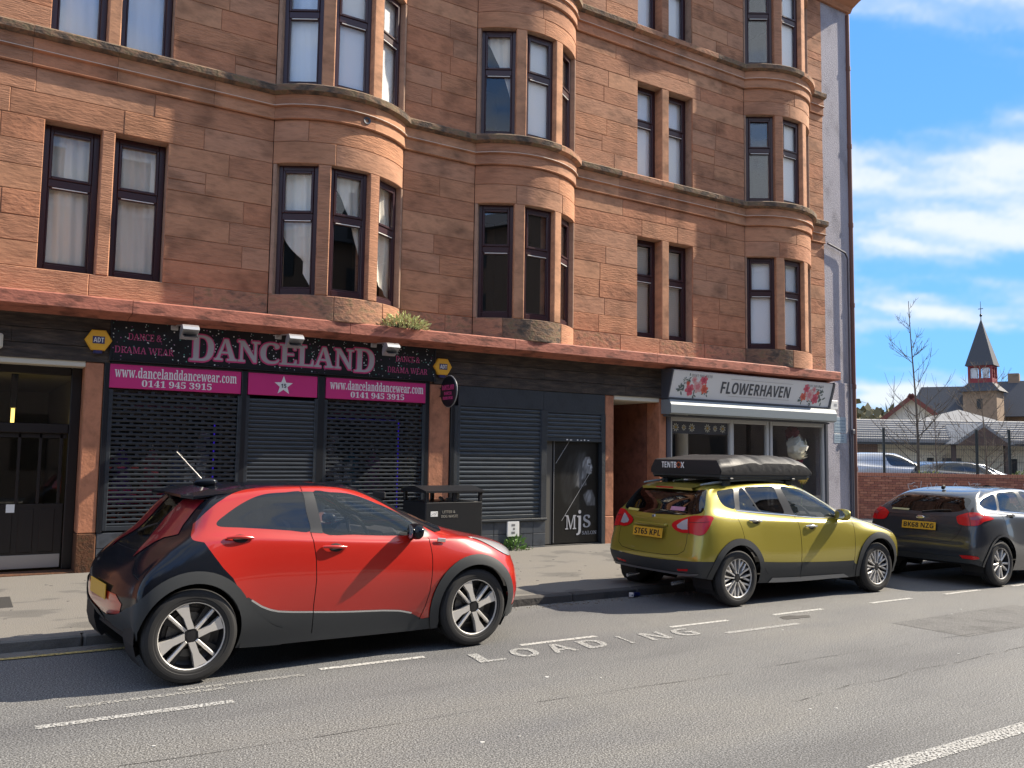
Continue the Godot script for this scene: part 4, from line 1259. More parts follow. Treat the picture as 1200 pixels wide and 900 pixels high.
func build_flower_goods() -> void:
	var g := MB.new()
	var o := thing("paper_flower", "large white paper flower hung in the right flower shop window", "paper flower", Vector3(14.72, 1.86, -0.20))
	petal_ball(g, Vector3(0, 0, 0), 0.30, 120, 4)
	obj("petals", g, mat(lin(.72, .70, .60), 0.8), o)
	g = MB.new(); g.ball(Transform3D(Basis.from_scale(Vector3(.07, .07, .05)), Vector3(0.02, -.02, .17)), 10, 6)
	obj("heart", g, mat(lin(.6, .5, .2), 0.8), o)
	o = thing("sunflower", "yellow sunflower decoration low in the right flower shop window", "sunflower", Vector3(14.95, 1.30, -0.18))
	g = MB.new()
	for k in 18:
		var a := TAU * k / 18.0
		var d := Vector3(cos(a), sin(a), 0.1); var s := Vector3(-sin(a), cos(a), 0)
		g.flat(d * .08 - s * .035, d * .20, d * .08 + s * .035, Vector3(0, 0, 1))
		g.flat(d * .07 - s * .03 + Vector3(0, 0, .02), (d * .17).rotated(Vector3(0, 0, 1), .17) + Vector3(0, 0, .03), d * .07 + s * .03 + Vector3(0, 0, .02), Vector3(0, 0, 1))
	obj("petals", g, mat(lin(.75, .50, .05), 0.7), o)
	g = MB.new(); g.ball(Transform3D(Basis.from_scale(Vector3(.09, .09, .035)), Vector3(0, 0, .02)), 12, 6)
	obj("heart", g, mat(lin(.07, .035, .015), 0.9), o)
	g = MB.new(); g.tube([Vector3(0, -.08, -.02), Vector3(.02, -.35, -.03), Vector3(0.0, -.65, -.03)], [.012, .012, .012], 6)
	obj("stem", g, mat(lin(.06, .14, .03), 0.8), o)
	o = thing("dried_wreath", "dark red dried flowers above the white paper flower", "flowers", Vector3(14.72, 2.15, -0.28))
	g = MB.new(); petal_ball(g, Vector3(0, 0, 0), 0.20, 110, 9); petal_ball(g, Vector3(.18, -.1, 0), 0.12, 60, 10)
	obj("blooms", g, mat(lin(.16, .03, .05), 0.8), o)
	o = thing("red_bouquet", "deep red bouquet hanging between paper flower and sunflower", "flowers", Vector3(14.95, 1.58, -0.32))
	g = MB.new(); petal_ball(g, Vector3(0, 0, 0), 0.14, 80, 12)
	obj("blooms", g, mat(lin(.24, .03, .06), 0.8), o)
	o = thing("white_pillar", "white display pillar inside the first flower shop window", "pillar", Vector3(12.20, 0.16, -0.9))
	g = MB.new(); g.tube([Vector3(0, 0, 0), Vector3(0, 3.1, 0)], [.13, .13], 20)
	obj("shaft", g, M.white_paint, o)
	g = MB.new(); g.box(Vector3(-.2, 0.0, -.2), Vector3(.2, .12, .2), .01)
	obj("plinth", g, M.white_paint, o)
	o = thing("shop_counter", "pale counter in the middle of the flower shop", "counter", Vector3(13.2, 0.16, -2.6))
	g = MB.new(); g.box(Vector3(-.7, 0, -.3), Vector3(.7, .98, .3), .01)
	obj("body", g, mat(lin(.42, .40, .36), .7), o)
	g = MB.new(); g.box(Vector3(-.75, .98, -.35), Vector3(.75, 1.03, .35), .01)
	obj("top", g, M.white_paint, o)
	for k in 3:
		var v := thing("flower_vase", ["vase of dark foliage in the first flower shop window", "vase of red blooms on the flower shop counter", "vase of pink blooms in the right flower shop window"][k], "vase", [Vector3(11.6, 0.62, -.5), Vector3(13.1, 1.19, -2.6), Vector3(14.2, 0.62, -.6)][k])
		g = MB.new(); g.lathe(Transform3D(), [Vector2(0, 0), Vector2(.08, 0), Vector2(.10, .12), Vector2(.06, .26), Vector2(.075, .30)], 14)
		obj("vase", g, mat([lin(.1, .12, .14), lin(.5, .5, .5), lin(.3, .25, .2)][k], .3), v)
		g = MB.new(); petal_ball(g, Vector3(0, .48, 0), .22, 130, 40 + k)
		obj("blooms", g, mat([lin(.03, .07, .03), lin(.35, .04, .05), lin(.5, .18, .24)][k], .8), v)

func build_street_furniture() -> void:
	build_alarm(1.43, 2.985, "yellow hexagonal alarm box between street door and dance sign")
	build_alarm(6.24, 2.98, "yellow hexagonal alarm box right of the dance sign")
	# oval projecting sign
	var o := thing("projecting_sign", "black oval hanging sign with pink lettering beside the dance shop", "hanging sign", Vector3(6.24, 2.59, 0.0))
	var g := MB.new()
	var ov := PackedVector2Array()
	for k in 28: ov.append(Vector2(0.225 * cos(TAU * k / 28.0), 0.235 * sin(TAU * k / 28.0)))
	var t := Transform3D(Basis(Vector3(0, 1, 0), -PI / 2 + 0.05), Vector3(0, 0, 0.30))
	g.prism(ov, t, -0.02, 0.02, 0.006)
	obj("disc", g, M.black_gloss, o)
	g = MB.new()
	var rim := []
	for k in 29: rim.append(t * Vector3(0.228 * cos(TAU * k / 28.0), 0.238 * sin(TAU * k / 28.0), 0))
	var rr := []; rr.resize(29); rr.fill(0.008)
	g.tube(rim, rr, 6, false)
	obj("rim", g, mat(lin(.25, .25, .26), .4), o)
	g = MB.new(); g.tube([Vector3(0, .06, 0.02), t * Vector3(-.2, .06, 0)], [.015, .015], 6); g.tube([Vector3(0, -.06, 0.02), t * Vector3(-.2, -.06, 0)], [.015, .015], 6)
	obj("bracket", g, M.black_gloss, o)
	for e in [["DANCELAND", .34, .075, .06], ["DANCE &", .22, .05, -.03], ["DRAMA WEAR", .28, .045, -.10]]:
		for f in [0.0, PI]:
			text("lettering", e[0], e[1], e[2], M.pink_letter, t * Transform3D(Basis(Vector3(0, 1, 0), f), Vector3.ZERO) * Transform3D(Basis(), Vector3(0, e[3], .0225)), o, "Droid Serif", true, .003)
	# white bulkhead light at the left edge
	o = thing("bulkhead_light", "small white wall light on the dark frieze at the left edge", "wall light", Vector3(0.33, 2.80, 0.035))
	g = MB.new(); g.box(Vector3(-.09, 0, 0), Vector3(.09, .18, .07), .02)
	obj("case", g, M.cream, o)
	# litter bin
	o = thing("litter_bin", "black double litter bin with pitched lid on the pavement", "litter bin", Vector3(5.36, 0.135, 0.62), 0.02)
	g = MB.new(); g.box(Vector3(0, .03, 0), Vector3(.90, .86, .68), .012)
	obj("body", g, M.litter, o)
	g = MB.new()
	for p in [[0.0, 0.0], [.85, 0.0], [0.0, .63], [.85, .63], [.43, .63], [.43, 0.0]]:
		g.box(Vector3(p[0], .86, p[1]), Vector3(p[0] + .05, .99, p[1] + .05), .006)
	obj("post", g, M.litter, o)
	g = MB.new()
	var zy := Transform3D(Basis(Vector3(0, 0, -1), Vector3(0, 1, 0), Vector3(1, 0, 0)), Vector3(-.02, .985, .68))
	g.prism(PackedVector2Array([Vector2(-.03, 0), Vector2(-.03, .025), Vector2(.30, .085), Vector2(.40, .085), Vector2(.71, .025), Vector2(.71, 0)]), zy, 0.0, .94)
	obj("lid", g, M.litter, o)
	g = MB.new()
	for k in 5:
		var q := PackedVector2Array()
		for i in 7: q.append(Vector2(rng.randf_range(.02, .06), 0).rotated(-TAU * i / 7.0))
		g.prism(q, Transform3D(Basis(Vector3(1, 0, 0), -1.1 + rng.randf() * .4), Vector3(.45 + .06 * k * .9, .868 + rng.randf() * .008, .30 + rng.randf() * .2)), 0, .012)
	obj("rubbish", g, mat(lin(.5, .5, .48), .8), o)
	g = MB.new(); g.box(Vector3(.075, .665, .68), Vector3(.185, .735, .683), .001)
	obj("label", g, M.white_paint, o)
	g = MB.new(); g.obox(Transform3D(Basis(Vector3(0, 0, 1), .5), Vector3(.115, .70, .684)), Vector3(.06, .006, .001)); g.obox(Transform3D(Basis(Vector3(0, 0, 1), .9), Vector3(.155, .705, .684)), Vector3(.05, .006, .001))
	obj("label_mark", g, mat(lin(.3, .3, .3), .7), o)
	var gold := mat(lin(.34, .32, .27), .6)
	text("lettering", "LITTER &", .20, .035, gold, Transform3D(Basis(), Vector3(.36, .725, .682)), o, "Droid Sans", false)
	text("lettering", "DOG WASTE", .26, .035, gold, Transform3D(Basis(), Vector3(.37, .665, .682)), o, "Droid Sans", false)
	# meter cover
	o = thing("meter_cover", "small white meter cover on the grey tiles under the salon shutter", "meter cover", Vector3(7.60, 0.34, 0.02))
	g = MB.new(); g.box(Vector3(-.115, 0, 0), Vector3(.115, .25, .03), .01)
	obj("cover", g, M.white_paint, o)
	g = MB.new()
	for k in 3: g.box(Vector3(-.035 + (.03 if k == 1 else 0.0), .05 + .06 * k, .03), Vector3(.03, .085 + .06 * k, .032))
	obj("marks", g, mat(lin(.2, .2, .2), .6), o)
	# weeds below it, tuft on the cornice
	o = thing("pavement_weed", "leafy green weed growing at the foot of the salon wall", "weed", Vector3(7.62, 0.13, 0.08))
	leaf_clump(o, "leaves", .20, .30, 130, mat(lin(.10, .20, .045), .75), 8, 0.055)
	leaf_clump(o, "low_leaves", .30, .08, 60, mat(lin(.08, .14, .04), .75), 9, 0.04)
	o = thing("cornice_plant", "pale grassy tuft growing on the cornice under the first bay", "plant", Vector3(5.46, 3.46, 0.30))
	leaf_clump(o, "grass_tuft", .42, .30, 820, mat(lin(.44, .47, .21), .8), 18, 0.034)
	leaf_clump(o, "dry_stems", .38, .24, 220, mat(lin(.30, .22, .13), .9), 19, 0.035)
	leaf_clump(o, "root_mat", .27, .08, 130, mat(lin(.06, .05, .035), .95), 20, 0.05)
	# crushed can in the gutter
	o = thing("crushed_can", "crushed blue drink can lying in the gutter", "can", Vector3(7.03, gy(7.0) + 0.005, 3.62), 0.3)
	g = MB.new()
	g.obox(Transform3D(Basis(Vector3(1, 0, 0), .2), Vector3(0, .028, 0)), Vector3(.13, .05, .07), .018); g.obox(Transform3D(Basis(Vector3(0, 0, 1), .6), Vector3(.07, .025, .01)), Vector3(.06, .04, .06), .015)
	obj("body", g, mat(lin(.02, .03, .14), .3, .6), o)
	g = MB.new(); g.obox(Transform3D(Basis(Vector3(0, 1, 0), .3), Vector3(-.06, .03, .0)), Vector3(.015, .055, .06), .006)
	obj("end", g, M.alloy, o)

func leaf_clump(parent: Node, called: String, r: float, h: float, n: int, m: StandardMaterial3D, sd: int, size: float) -> void:
	var rr := RandomNumberGenerator.new(); rr.seed = sd
	var mb := MB.new()
	for i in n:
		var a := rr.randf() * TAU; var d := r * sqrt(rr.randf())
		var q := Vector3(cos(a) * d, rr.randf() * h * (1.0 - 0.6 * d / r), sin(a) * d * 0.6)
		var dir := (Vector3(cos(a), rr.randf_range(0.2, 1.6), sin(a)) + Vector3(rr.randfn(), rr.randfn(), rr.randfn()) * 0.4).normalized()
		var s := dir.cross(Vector3(rr.randfn(), rr.randfn(), rr.randfn())).normalized()
		var l := size * rr.randf_range(0.7, 1.6)
		mb.flat(q - s * l * 0.28, q + dir * l, q + s * l * 0.28, s.cross(dir)); mb.flat(q - s * l * 0.28, q - dir * l * 0.4, q + s * l * 0.28, s.cross(dir))
	m.backlight_enabled = true; m.backlight = m.albedo_color * 0.6
	var o := obj(called, mb, m, parent)
	o.set_meta("kind", "stuff")
var NET_AYGO = [
[[-0.37,0.34,0],[-0.36,0.34,0.42],[-0.33,0.32,0.68],[-0.32,0.26,0.79],[0,0.24,0.8],[0.45,0.2,0.775],[0.95,0.19,0.77],[1.6,0.18,0.77],[2,0.18,0.775],[2.43,0.2,0.8],[2.78,0.21,0.78],[3.01,0.22,0.6],[3.1,0.22,0.3],[3.12,0.22,0]],
[[-0.45,0.5,0],[-0.44,0.5,0.42],[-0.39,0.5,0.7],[-0.34,0.48,0.845],[0,0.48,0.87],[0.45,0.42,0.825],[0.95,0.4,0.81],[1.6,0.4,0.81],[2,0.42,0.83],[2.43,0.46,0.87],[2.8,0.45,0.84],[3.03,0.45,0.65],[3.14,0.45,0.33],[3.16,0.45,0]],
[[-0.42,0.72,0],[-0.41,0.72,0.42],[-0.36,0.73,0.7],[-0.3,0.74,0.835],[0.02,0.76,0.865],[0.45,0.7,0.838],[0.95,0.66,0.832],[1.6,0.66,0.836],[2,0.68,0.85],[2.43,0.74,0.865],[2.78,0.68,0.82],[3,0.68,0.62],[3.11,0.7,0.32],[3.14,0.71,0]],
[[-0.29,0.9,0],[-0.27,0.9,0.43],[-0.2,0.91,0.68],[-0.13,0.93,0.78],[0.08,0.97,0.81],[0.48,0.96,0.81],[0.95,0.93,0.81],[1.6,0.9,0.81],[1.98,0.9,0.8],[2.38,0.92,0.77],[2.66,0.88,0.7],[2.87,0.855,0.55],[2.98,0.855,0.3],[3.01,0.855,0]],
[[-0.14,1.026,0],[-0.12,1.026,0.42],[-0.03,1.044,0.64],[0.04,1.07,0.72],[0.16,1.079,0.745],[0.5,1.062,0.755],[0.95,1.026,0.76],[1.5,0.99,0.76],[1.92,0.985,0.75],[2.13,0.995,0.67],[2.22,1.009,0.52],[2.3,1.018,0.34],[2.33,1.022,0.17],[2.342,1.022,0]],
[[0.1,1.29,0],[0.12,1.29,0.38],[0.16,1.286,0.55],[0.2,1.286,0.59],[0.3,1.304,0.6],[0.55,1.33,0.61],[0.92,1.343,0.61],[1.25,1.33,0.6],[1.46,1.295,0.58],[1.48,1.326,0.49],[1.492,1.343,0.38],[1.53,1.352,0.26],[1.542,1.356,0.13],[1.554,1.358,0]],
[[0.379,1.372,0],[0.392,1.372,0.274],[0.418,1.372,0.396],[0.445,1.372,0.425],[0.511,1.375,0.432],[0.676,1.378,0.439],[0.92,1.38,0.439],[1.138,1.378,0.432],[1.276,1.373,0.418],[1.29,1.378,0.353],[1.302,1.38,0.274],[1.323,1.382,0.187],[1.335,1.382,0.094],[1.347,1.383,0]],
[[0.592,1.396,0],[0.604,1.396,0],[0.616,1.395,0],[0.632,1.395,0],[0.672,1.396,0],[0.772,1.397,0],[0.92,1.398,0],[1.052,1.397,0],[1.136,1.396,0],[1.148,1.397,0],[1.16,1.398,0],[1.172,1.398,0],[1.184,1.398,0],[1.196,1.398,0]]]
var NET_SUV = [
[[-0.55,0.34,0],[-0.54,0.34,0.45],[-0.52,0.34,0.72],[-0.36,0.32,0.8],[0,0.28,0.82],[0.45,0.24,0.82],[1.05,0.22,0.82],[1.7,0.22,0.82],[2.15,0.22,0.82],[2.6,0.24,0.82],[3,0.24,0.79],[3.24,0.22,0.6],[3.35,0.2,0.3],[3.37,0.2,0]],
[[-0.63,0.52,0],[-0.61,0.52,0.48],[-0.56,0.52,0.78],[-0.38,0.52,0.87],[0,0.52,0.885],[0.45,0.5,0.87],[1.05,0.47,0.865],[1.7,0.46,0.865],[2.15,0.47,0.87],[2.6,0.5,0.885],[3.03,0.48,0.84],[3.28,0.47,0.64],[3.42,0.47,0.32],[3.44,0.47,0]],
[[-0.59,0.76,0],[-0.57,0.76,0.47],[-0.52,0.77,0.76],[-0.36,0.8,0.855],[0,0.8,0.875],[0.45,0.76,0.855],[1.05,0.74,0.85],[1.7,0.73,0.855],[2.15,0.73,0.86],[2.6,0.76,0.875],[3.01,0.72,0.82],[3.25,0.7,0.62],[3.39,0.72,0.32],[3.42,0.72,0]],
[[-0.55,0.95,0],[-0.53,0.95,0.45],[-0.48,0.96,0.72],[-0.34,1,0.8],[0,0.98,0.825],[0.45,0.95,0.825],[1.05,0.92,0.82],[1.7,0.9,0.82],[2.12,0.9,0.81],[2.5,0.89,0.77],[2.85,0.85,0.68],[3.1,0.82,0.52],[3.23,0.82,0.28],[3.26,0.82,0]],
[[-0.49,1.034,0],[-0.47,1.034,0.44],[-0.42,1.051,0.66],[-0.32,1.102,0.73],[0,1.077,0.755],[0.45,1.042,0.765],[1.05,1.008,0.77],[1.6,0.98,0.765],[2,0.985,0.755],[2.17,1,0.68],[2.31,1.017,0.52],[2.41,1.03,0.34],[2.46,1.034,0.17],[2.472,1.034,0]],
[[-0.27,1.34,0],[-0.25,1.336,0.4],[-0.22,1.323,0.56],[-0.14,1.306,0.6],[0.05,1.327,0.615],[0.45,1.357,0.625],[0.95,1.365,0.625],[1.28,1.34,0.61],[1.52,1.289,0.59],[1.532,1.331,0.5],[1.55,1.357,0.38],[1.6,1.37,0.26],[1.62,1.374,0.13],[1.632,1.377,0]],
[[0.145,1.398,0],[0.158,1.397,0.288],[0.178,1.395,0.403],[0.231,1.393,0.432],[0.356,1.396,0.443],[0.62,1.4,0.45],[0.95,1.402,0.45],[1.168,1.398,0.439],[1.326,1.39,0.425],[1.338,1.396,0.36],[1.35,1.4,0.274],[1.379,1.402,0.187],[1.392,1.403,0.094],[1.404,1.403,0]],
[[0.462,1.425,0],[0.474,1.425,0],[0.486,1.425,0],[0.514,1.424,0],[0.59,1.425,0],[0.75,1.426,0],[0.95,1.426,0],[1.082,1.425,0],[1.178,1.423,0],[1.19,1.425,0],[1.202,1.426,0],[1.214,1.427,0],[1.226,1.427,0],[1.238,1.427,0]]]
var NET_FOCUS = [
[[-0.5,0.32,0],[-0.49,0.32,0.45],[-0.48,0.32,0.72],[-0.36,0.28,0.82],[0,0.24,0.84],[0.45,0.2,0.84],[1.05,0.18,0.84],[1.7,0.17,0.84],[2.2,0.17,0.84],[2.65,0.18,0.84],[3.05,0.19,0.8],[3.27,0.2,0.6],[3.38,0.2,0.3],[3.4,0.2,0]],
[[-0.56,0.48,0],[-0.54,0.48,0.48],[-0.52,0.49,0.78],[-0.38,0.5,0.88],[0,0.5,0.905],[0.45,0.45,0.895],[1.05,0.43,0.89],[1.7,0.42,0.89],[2.2,0.43,0.895],[2.65,0.46,0.905],[3.08,0.45,0.85],[3.32,0.45,0.64],[3.44,0.45,0.32],[3.46,0.45,0]],
[[-0.54,0.72,0],[-0.52,0.72,0.47],[-0.5,0.73,0.77],[-0.36,0.76,0.87],[0,0.78,0.9],[0.45,0.72,0.88],[1.05,0.7,0.875],[1.7,0.69,0.88],[2.2,0.69,0.885],[2.65,0.72,0.9],[3.04,0.66,0.84],[3.27,0.64,0.62],[3.4,0.66,0.32],[3.43,0.66,0]],
[[-0.5,0.92,0],[-0.48,0.92,0.46],[-0.45,0.93,0.74],[-0.32,0.96,0.82],[0,0.96,0.85],[0.45,0.94,0.845],[1.05,0.91,0.84],[1.7,0.88,0.84],[2.15,0.87,0.83],[2.55,0.85,0.79],[2.88,0.8,0.7],[3.08,0.76,0.54],[3.2,0.76,0.28],[3.23,0.76,0]],
[[-0.44,1,0],[-0.42,1,0.45],[-0.38,1.017,0.66],[-0.28,1.059,0.72],[0,1.042,0.75],[0.45,1.017,0.77],[1.05,0.985,0.775],[1.65,0.95,0.77],[2.05,0.95,0.76],[2.25,0.96,0.68],[2.36,0.975,0.52],[2.42,0.985,0.34],[2.45,0.99,0.17],[2.462,0.99,0]],
[[-0.12,1.252,0],[-0.1,1.248,0.4],[-0.06,1.235,0.55],[0,1.227,0.58],[0.15,1.252,0.59],[0.5,1.29,0.6],[1,1.302,0.6],[1.4,1.277,0.59],[1.66,1.218,0.57],[1.672,1.252,0.48],[1.684,1.277,0.38],[1.696,1.29,0.26],[1.708,1.294,0.13],[1.72,1.296,0]],
[[0.261,1.33,0],[0.274,1.33,0.288],[0.3,1.328,0.396],[0.34,1.326,0.418],[0.439,1.33,0.425],[0.67,1.336,0.432],[1,1.338,0.432],[1.264,1.334,0.425],[1.436,1.325,0.41],[1.448,1.33,0.346],[1.46,1.334,0.274],[1.472,1.336,0.187],[1.484,1.337,0.094],[1.496,1.337,0]],
[[0.552,1.357,0],[0.564,1.356,0],[0.576,1.356,0],[0.6,1.356,0],[0.66,1.357,0],[0.8,1.358,0],[1,1.359,0],[1.16,1.358,0],[1.264,1.355,0],[1.276,1.357,0],[1.288,1.358,0],[1.3,1.358,0],[1.312,1.358,0],[1.324,1.358,0]]]

# ---------------------------------------------------------------- cars
# A body is a net of rings (bottom edge, bumper, hip, shoulder, belt, roof rail, roof, spine), each running from the middle of the
# rear round the right flank to the middle of the front; panels, glass and lamps are cut from it in net coordinates (u along, v up).
func cr(a: Vector3, b: Vector3, c: Vector3, d: Vector3, t: float) -> Vector3:
	return 0.5 * ((2.0 * b) + (c - a) * t + (2.0 * a - 5.0 * b + 4.0 * c - d) * t * t + (3.0 * b - a - 3.0 * c + d) * t * t * t)

class Net:
	var rows := []
	var nu: int
	var nv: int
	func _init(a: Array) -> void:
		for r in a:
			var q := PackedVector3Array()
			for p in r: q.append(Vector3(p[0], p[1], p[2]))
			rows.append(q)
		nu = rows[0].size(); nv = rows.size()
	func cr(a: Vector3, b: Vector3, c: Vector3, d: Vector3, t: float) -> Vector3:
		return 0.5 * ((2.0 * b) + (c - a) * t + (2.0 * a - 5.0 * b + 4.0 * c - d) * t * t + (3.0 * b - a - 3.0 * c + d) * t * t * t)
	func row(j: int, i: int, t: float) -> Vector3:
		var q: PackedVector3Array = rows[j]
		var a := q[i - 1] if i > 0 else q[1] * Vector3(1, 1, -1)
		var d := q[i + 2] if i + 2 < nu else q[nu - 2] * Vector3(1, 1, -1)
		return cr(a, q[i], q[i + 1], d, t)
	func at(u: float, v: float) -> Vector3:
		u = clampf(u, 0.0, nu - 1.0); v = clampf(v, 0.0, nv - 1.0)
		var i := mini(int(u), nu - 2); var j := mini(int(v), nv - 2)
		var t := u - i; var s := v - j
		var b := row(j, i, t); var c := row(j + 1, i, t)
		var a := row(j - 1, i, t) if j > 0 else 2.0 * b - c
		var d := row(j + 2, i, t) if j + 2 < nv else b * Vector3(1, 1, -1)
		var p := cr(a, b, c, d, s)
		if u <= 1e-6 or u >= nu - 1.0 - 1e-6: p.z = 0.0
		return p
	func normal(u: float, v: float) -> Vector3:
		var e := 0.02
		var du := at(u + e, v) - at(u - e, v)
		var dv := at(u, minf(v + e, nv - 1.06)) - at(u, minf(v, nv - 1.06 - e) - e)
		var n := du.cross(dv)
		if n.length_squared() < 1e-14: return Vector3.UP
		n = n.normalized()
		if u < 0.02 or u > nu - 1.02: n.z = 0.0
		return n.normalized()
	func find(x: float, y: float, u: float, v: float) -> Vector2:     # where the flank is at (x, y) in side view
		for k in 14:
			var p := at(u, v); var e := 0.01
			var du := (at(u + e, v) - p) / e; var dv := (at(u, v + e) - p) / e
			var det := du.x * dv.y - dv.x * du.y
			if absf(det) < 1e-6: break
			var rx := x - p.x; var ry := y - p.y
			u += clampf((rx * dv.y - dv.x * ry) / det, -0.6, 0.6)
			v += clampf((du.x * ry - rx * du.y) / det, -0.6, 0.6)
			u = clampf(u, 0.3, nu - 1.3); v = clampf(v, -0.35, nv - 1.2)
			if v < 0.0: break
		return Vector2(u, v)

func smooth(p: Array, closed := true) -> PackedVector2Array:     # rounds a polygon through its points
	var o := PackedVector2Array()
	var n := p.size()
	for i in n:
		var a := Vector2(p[(i - 1 + n) % n][0], p[(i - 1 + n) % n][1]); var b := Vector2(p[i][0], p[i][1])
		var c := Vector2(p[(i + 1) % n][0], p[(i + 1) % n][1]); var d := Vector2(p[(i + 2) % n][0], p[(i + 2) % n][1])
		if not closed and i == n - 1:
			o.append(b); break
		for k in 4:
			var t := k / 4.0
			o.append(0.5 * ((2.0 * b) + (c - a) * t + (2.0 * a - 5.0 * b + 4.0 * c - d) * t * t + (3.0 * b - a - 3.0 * c + d) * t * t * t))
	return o

func poly(p: Array) -> PackedVector2Array:
	var o := PackedVector2Array()
	for e in p: o.append(Vector2(e[0], e[1]))
	return o

func seam(net: Net, p: Array, w := 0.007) -> PackedVector2Array:  # a thin strip along a line, w metres wide
	var l := PackedVector2Array(); var r := PackedVector2Array()
	var q := poly(p)
	for i in q.size():
		var d := (q[mini(i + 1, q.size() - 1)] - q[maxi(i - 1, 0)]).normalized()
		var su := (net.at(q[i].x + .02, q[i].y) - net.at(q[i].x - .02, q[i].y)).length() / .04
		var sv := (net.at(q[i].x, q[i].y + .02) - net.at(q[i].x, q[i].y - .02)).length() / .04
		var nn := Vector2(-d.y * sv, d.x * su).normalized()
		nn = Vector2(nn.x / maxf(su, .05), nn.y / maxf(sv, .05)) * w * 0.5
		l.append(q[i] + nn); r.append(q[i] - nn)
	r.reverse(); l.append_array(r)
	return l

func arc_uv(net: Net, cx: float, cy: float, rx: float, ry: float, a0: float, a1: float, n: int, ug: float) -> Array:
	var o := []
	var u := ug; var v := 1.4
	for i in n + 1:
		var a := deg_to_rad(lerpf(a0, a1, float(i) / n))
		var q := net.find(cx + rx * cos(a), cy + ry * sin(a), u, v)
		u = q.x; v = clampf(q.y, 0.05, 3.0)
		o.append([q.x, q.y])
	return o

func wheel_cuts(net: Net, x: float, y: float, r: float, ring: float, ug: float) -> Array:    # [hole, arch moulding]
	var inner := arc_uv(net, x, y, r, r, 90, -28, 14, ug); var inl := arc_uv(net, x, y, r, r, 90, 196, 14, ug)
	inl.reverse(); inl.pop_back()
	var hole := inl + inner
	var h2 := [[hole[0][0], -0.5]] + hole + [[hole[hole.size() - 1][0], -0.5]]
	var outr := arc_uv(net, x, y, r + ring, r + ring, 90, -22, 14, ug); var outl := arc_uv(net, x, y, r + ring, r + ring, 90, 202, 14, ug)
	outl.reverse(); outl.pop_back()
	var o := outl + outr
	var o2 := [[o[0][0], -0.5]] + o + [[o[o.size() - 1][0], -0.5]]
	return [poly(h2), poly(o2)]

func carve(net: Net, regions: Array) -> Dictionary:
	# regions: [name, polygon, lift, inset]; the first that covers a spot takes it; what is left is "body". Returns name -> MB (right half)
	var sub_n := 6
	var out := {"body": MB.new(), "_lining": MB.new()}
	var boxes := []
	for r in regions:
		if not out.has(r[0]): out[r[0]] = MB.new()
		var lo := Vector2(1e9, 1e9); var hi := -lo
		for p in r[1]: lo = lo.min(p); hi = hi.max(p)
		boxes.append(Rect2(lo, hi - lo))
	var gu := (net.nu - 1) * sub_n; var gv := (net.nv - 1) * sub_n
	var P := []; var N := []
	for j in gv + 1:
		var pr := PackedVector3Array(); var nr := PackedVector3Array()
		for i in gu + 1:
			pr.append(net.at(float(i) / sub_n, float(j) / sub_n)); nr.append(net.normal(float(i) / sub_n, float(j) / sub_n))
		P.append(pr); N.append(nr)
	for j in gv:
		for i in gu:
			var rect := Rect2(float(i) / sub_n, float(j) / sub_n, 1.0 / sub_n, 1.0 / sub_n)
			var pieces := []
			var touched := false
			var full := PackedVector2Array([rect.position, rect.position + Vector2(rect.size.x, 0), rect.end, rect.position + Vector2(0, rect.size.y)])
			pieces.append(full)
			var parts := []
			for k in regions.size():
				if pieces.is_empty(): break
				if not boxes[k].intersects(rect): continue
				var left := []
				for pc in pieces:
					var cut := Geometry2D.intersect_polygons(pc, regions[k][1])
					if cut.is_empty():
						left.append(pc); continue
					touched = true
					for c in cut: parts.append([k, c])
					for c in Geometry2D.clip_polygons(pc, regions[k][1]):
						if not Geometry2D.is_polygon_clockwise(c) or c.size() < 3: left.append(c)
				pieces = left
			if not touched:
				var mb: MB = out.body
				mb.quads(P[j][i], P[j][i + 1], P[j + 1][i + 1], P[j + 1][i], N[j][i], N[j][i + 1], N[j + 1][i + 1], N[j + 1][i])
				if j >= int(1.2 * sub_n):
					var lb: MB = out["_lining"]
					lb.quads(P[j][i] - N[j][i] * .03, P[j][i + 1] - N[j][i + 1] * .03, P[j + 1][i + 1] - N[j + 1][i + 1] * .03, P[j + 1][i] - N[j + 1][i] * .03, -N[j][i], -N[j][i + 1], -N[j + 1][i + 1], -N[j + 1][i])
				continue
			for pc in pieces: parts.append([-1, pc])
			for pt in parts:
				var nm: String = "body" if pt[0] < 0 else regions[pt[0]][0]
				var lift: float = 0.0 if pt[0] < 0 else regions[pt[0]][2]
				var pg: PackedVector2Array = pt[1]
				var ix := Geometry2D.triangulate_polygon(pg)
				var vs := []; var ns := []
				for q in pg:
					var nn: Vector3 = net.normal(q.x, q.y)
					vs.append(net.at(q.x, q.y) + nn * lift); ns.append(nn)
				for k in range(0, ix.size(), 3):
					out[nm].tri(vs[ix[k]], vs[ix[k + 1]], vs[ix[k + 2]], ns[ix[k]], ns[ix[k + 1]], ns[ix[k + 2]])
				if j >= int(1.2 * sub_n) and not nm.contains("glass") and not nm.contains("screen") and not nm.contains("hole"):
					for k in range(0, ix.size(), 3):
						out["_lining"].tri(vs[ix[k]] - ns[ix[k]] * (.03 + lift), vs[ix[k + 1]] - ns[ix[k + 1]] * (.03 + lift), vs[ix[k + 2]] - ns[ix[k + 2]] * (.03 + lift), -ns[ix[k]], -ns[ix[k + 1]], -ns[ix[k + 2]])
	return out

func both(mb: MB) -> MB:
	var o := MB.new()
	o.join(mb); o.join(mb.mirrored())
	return o

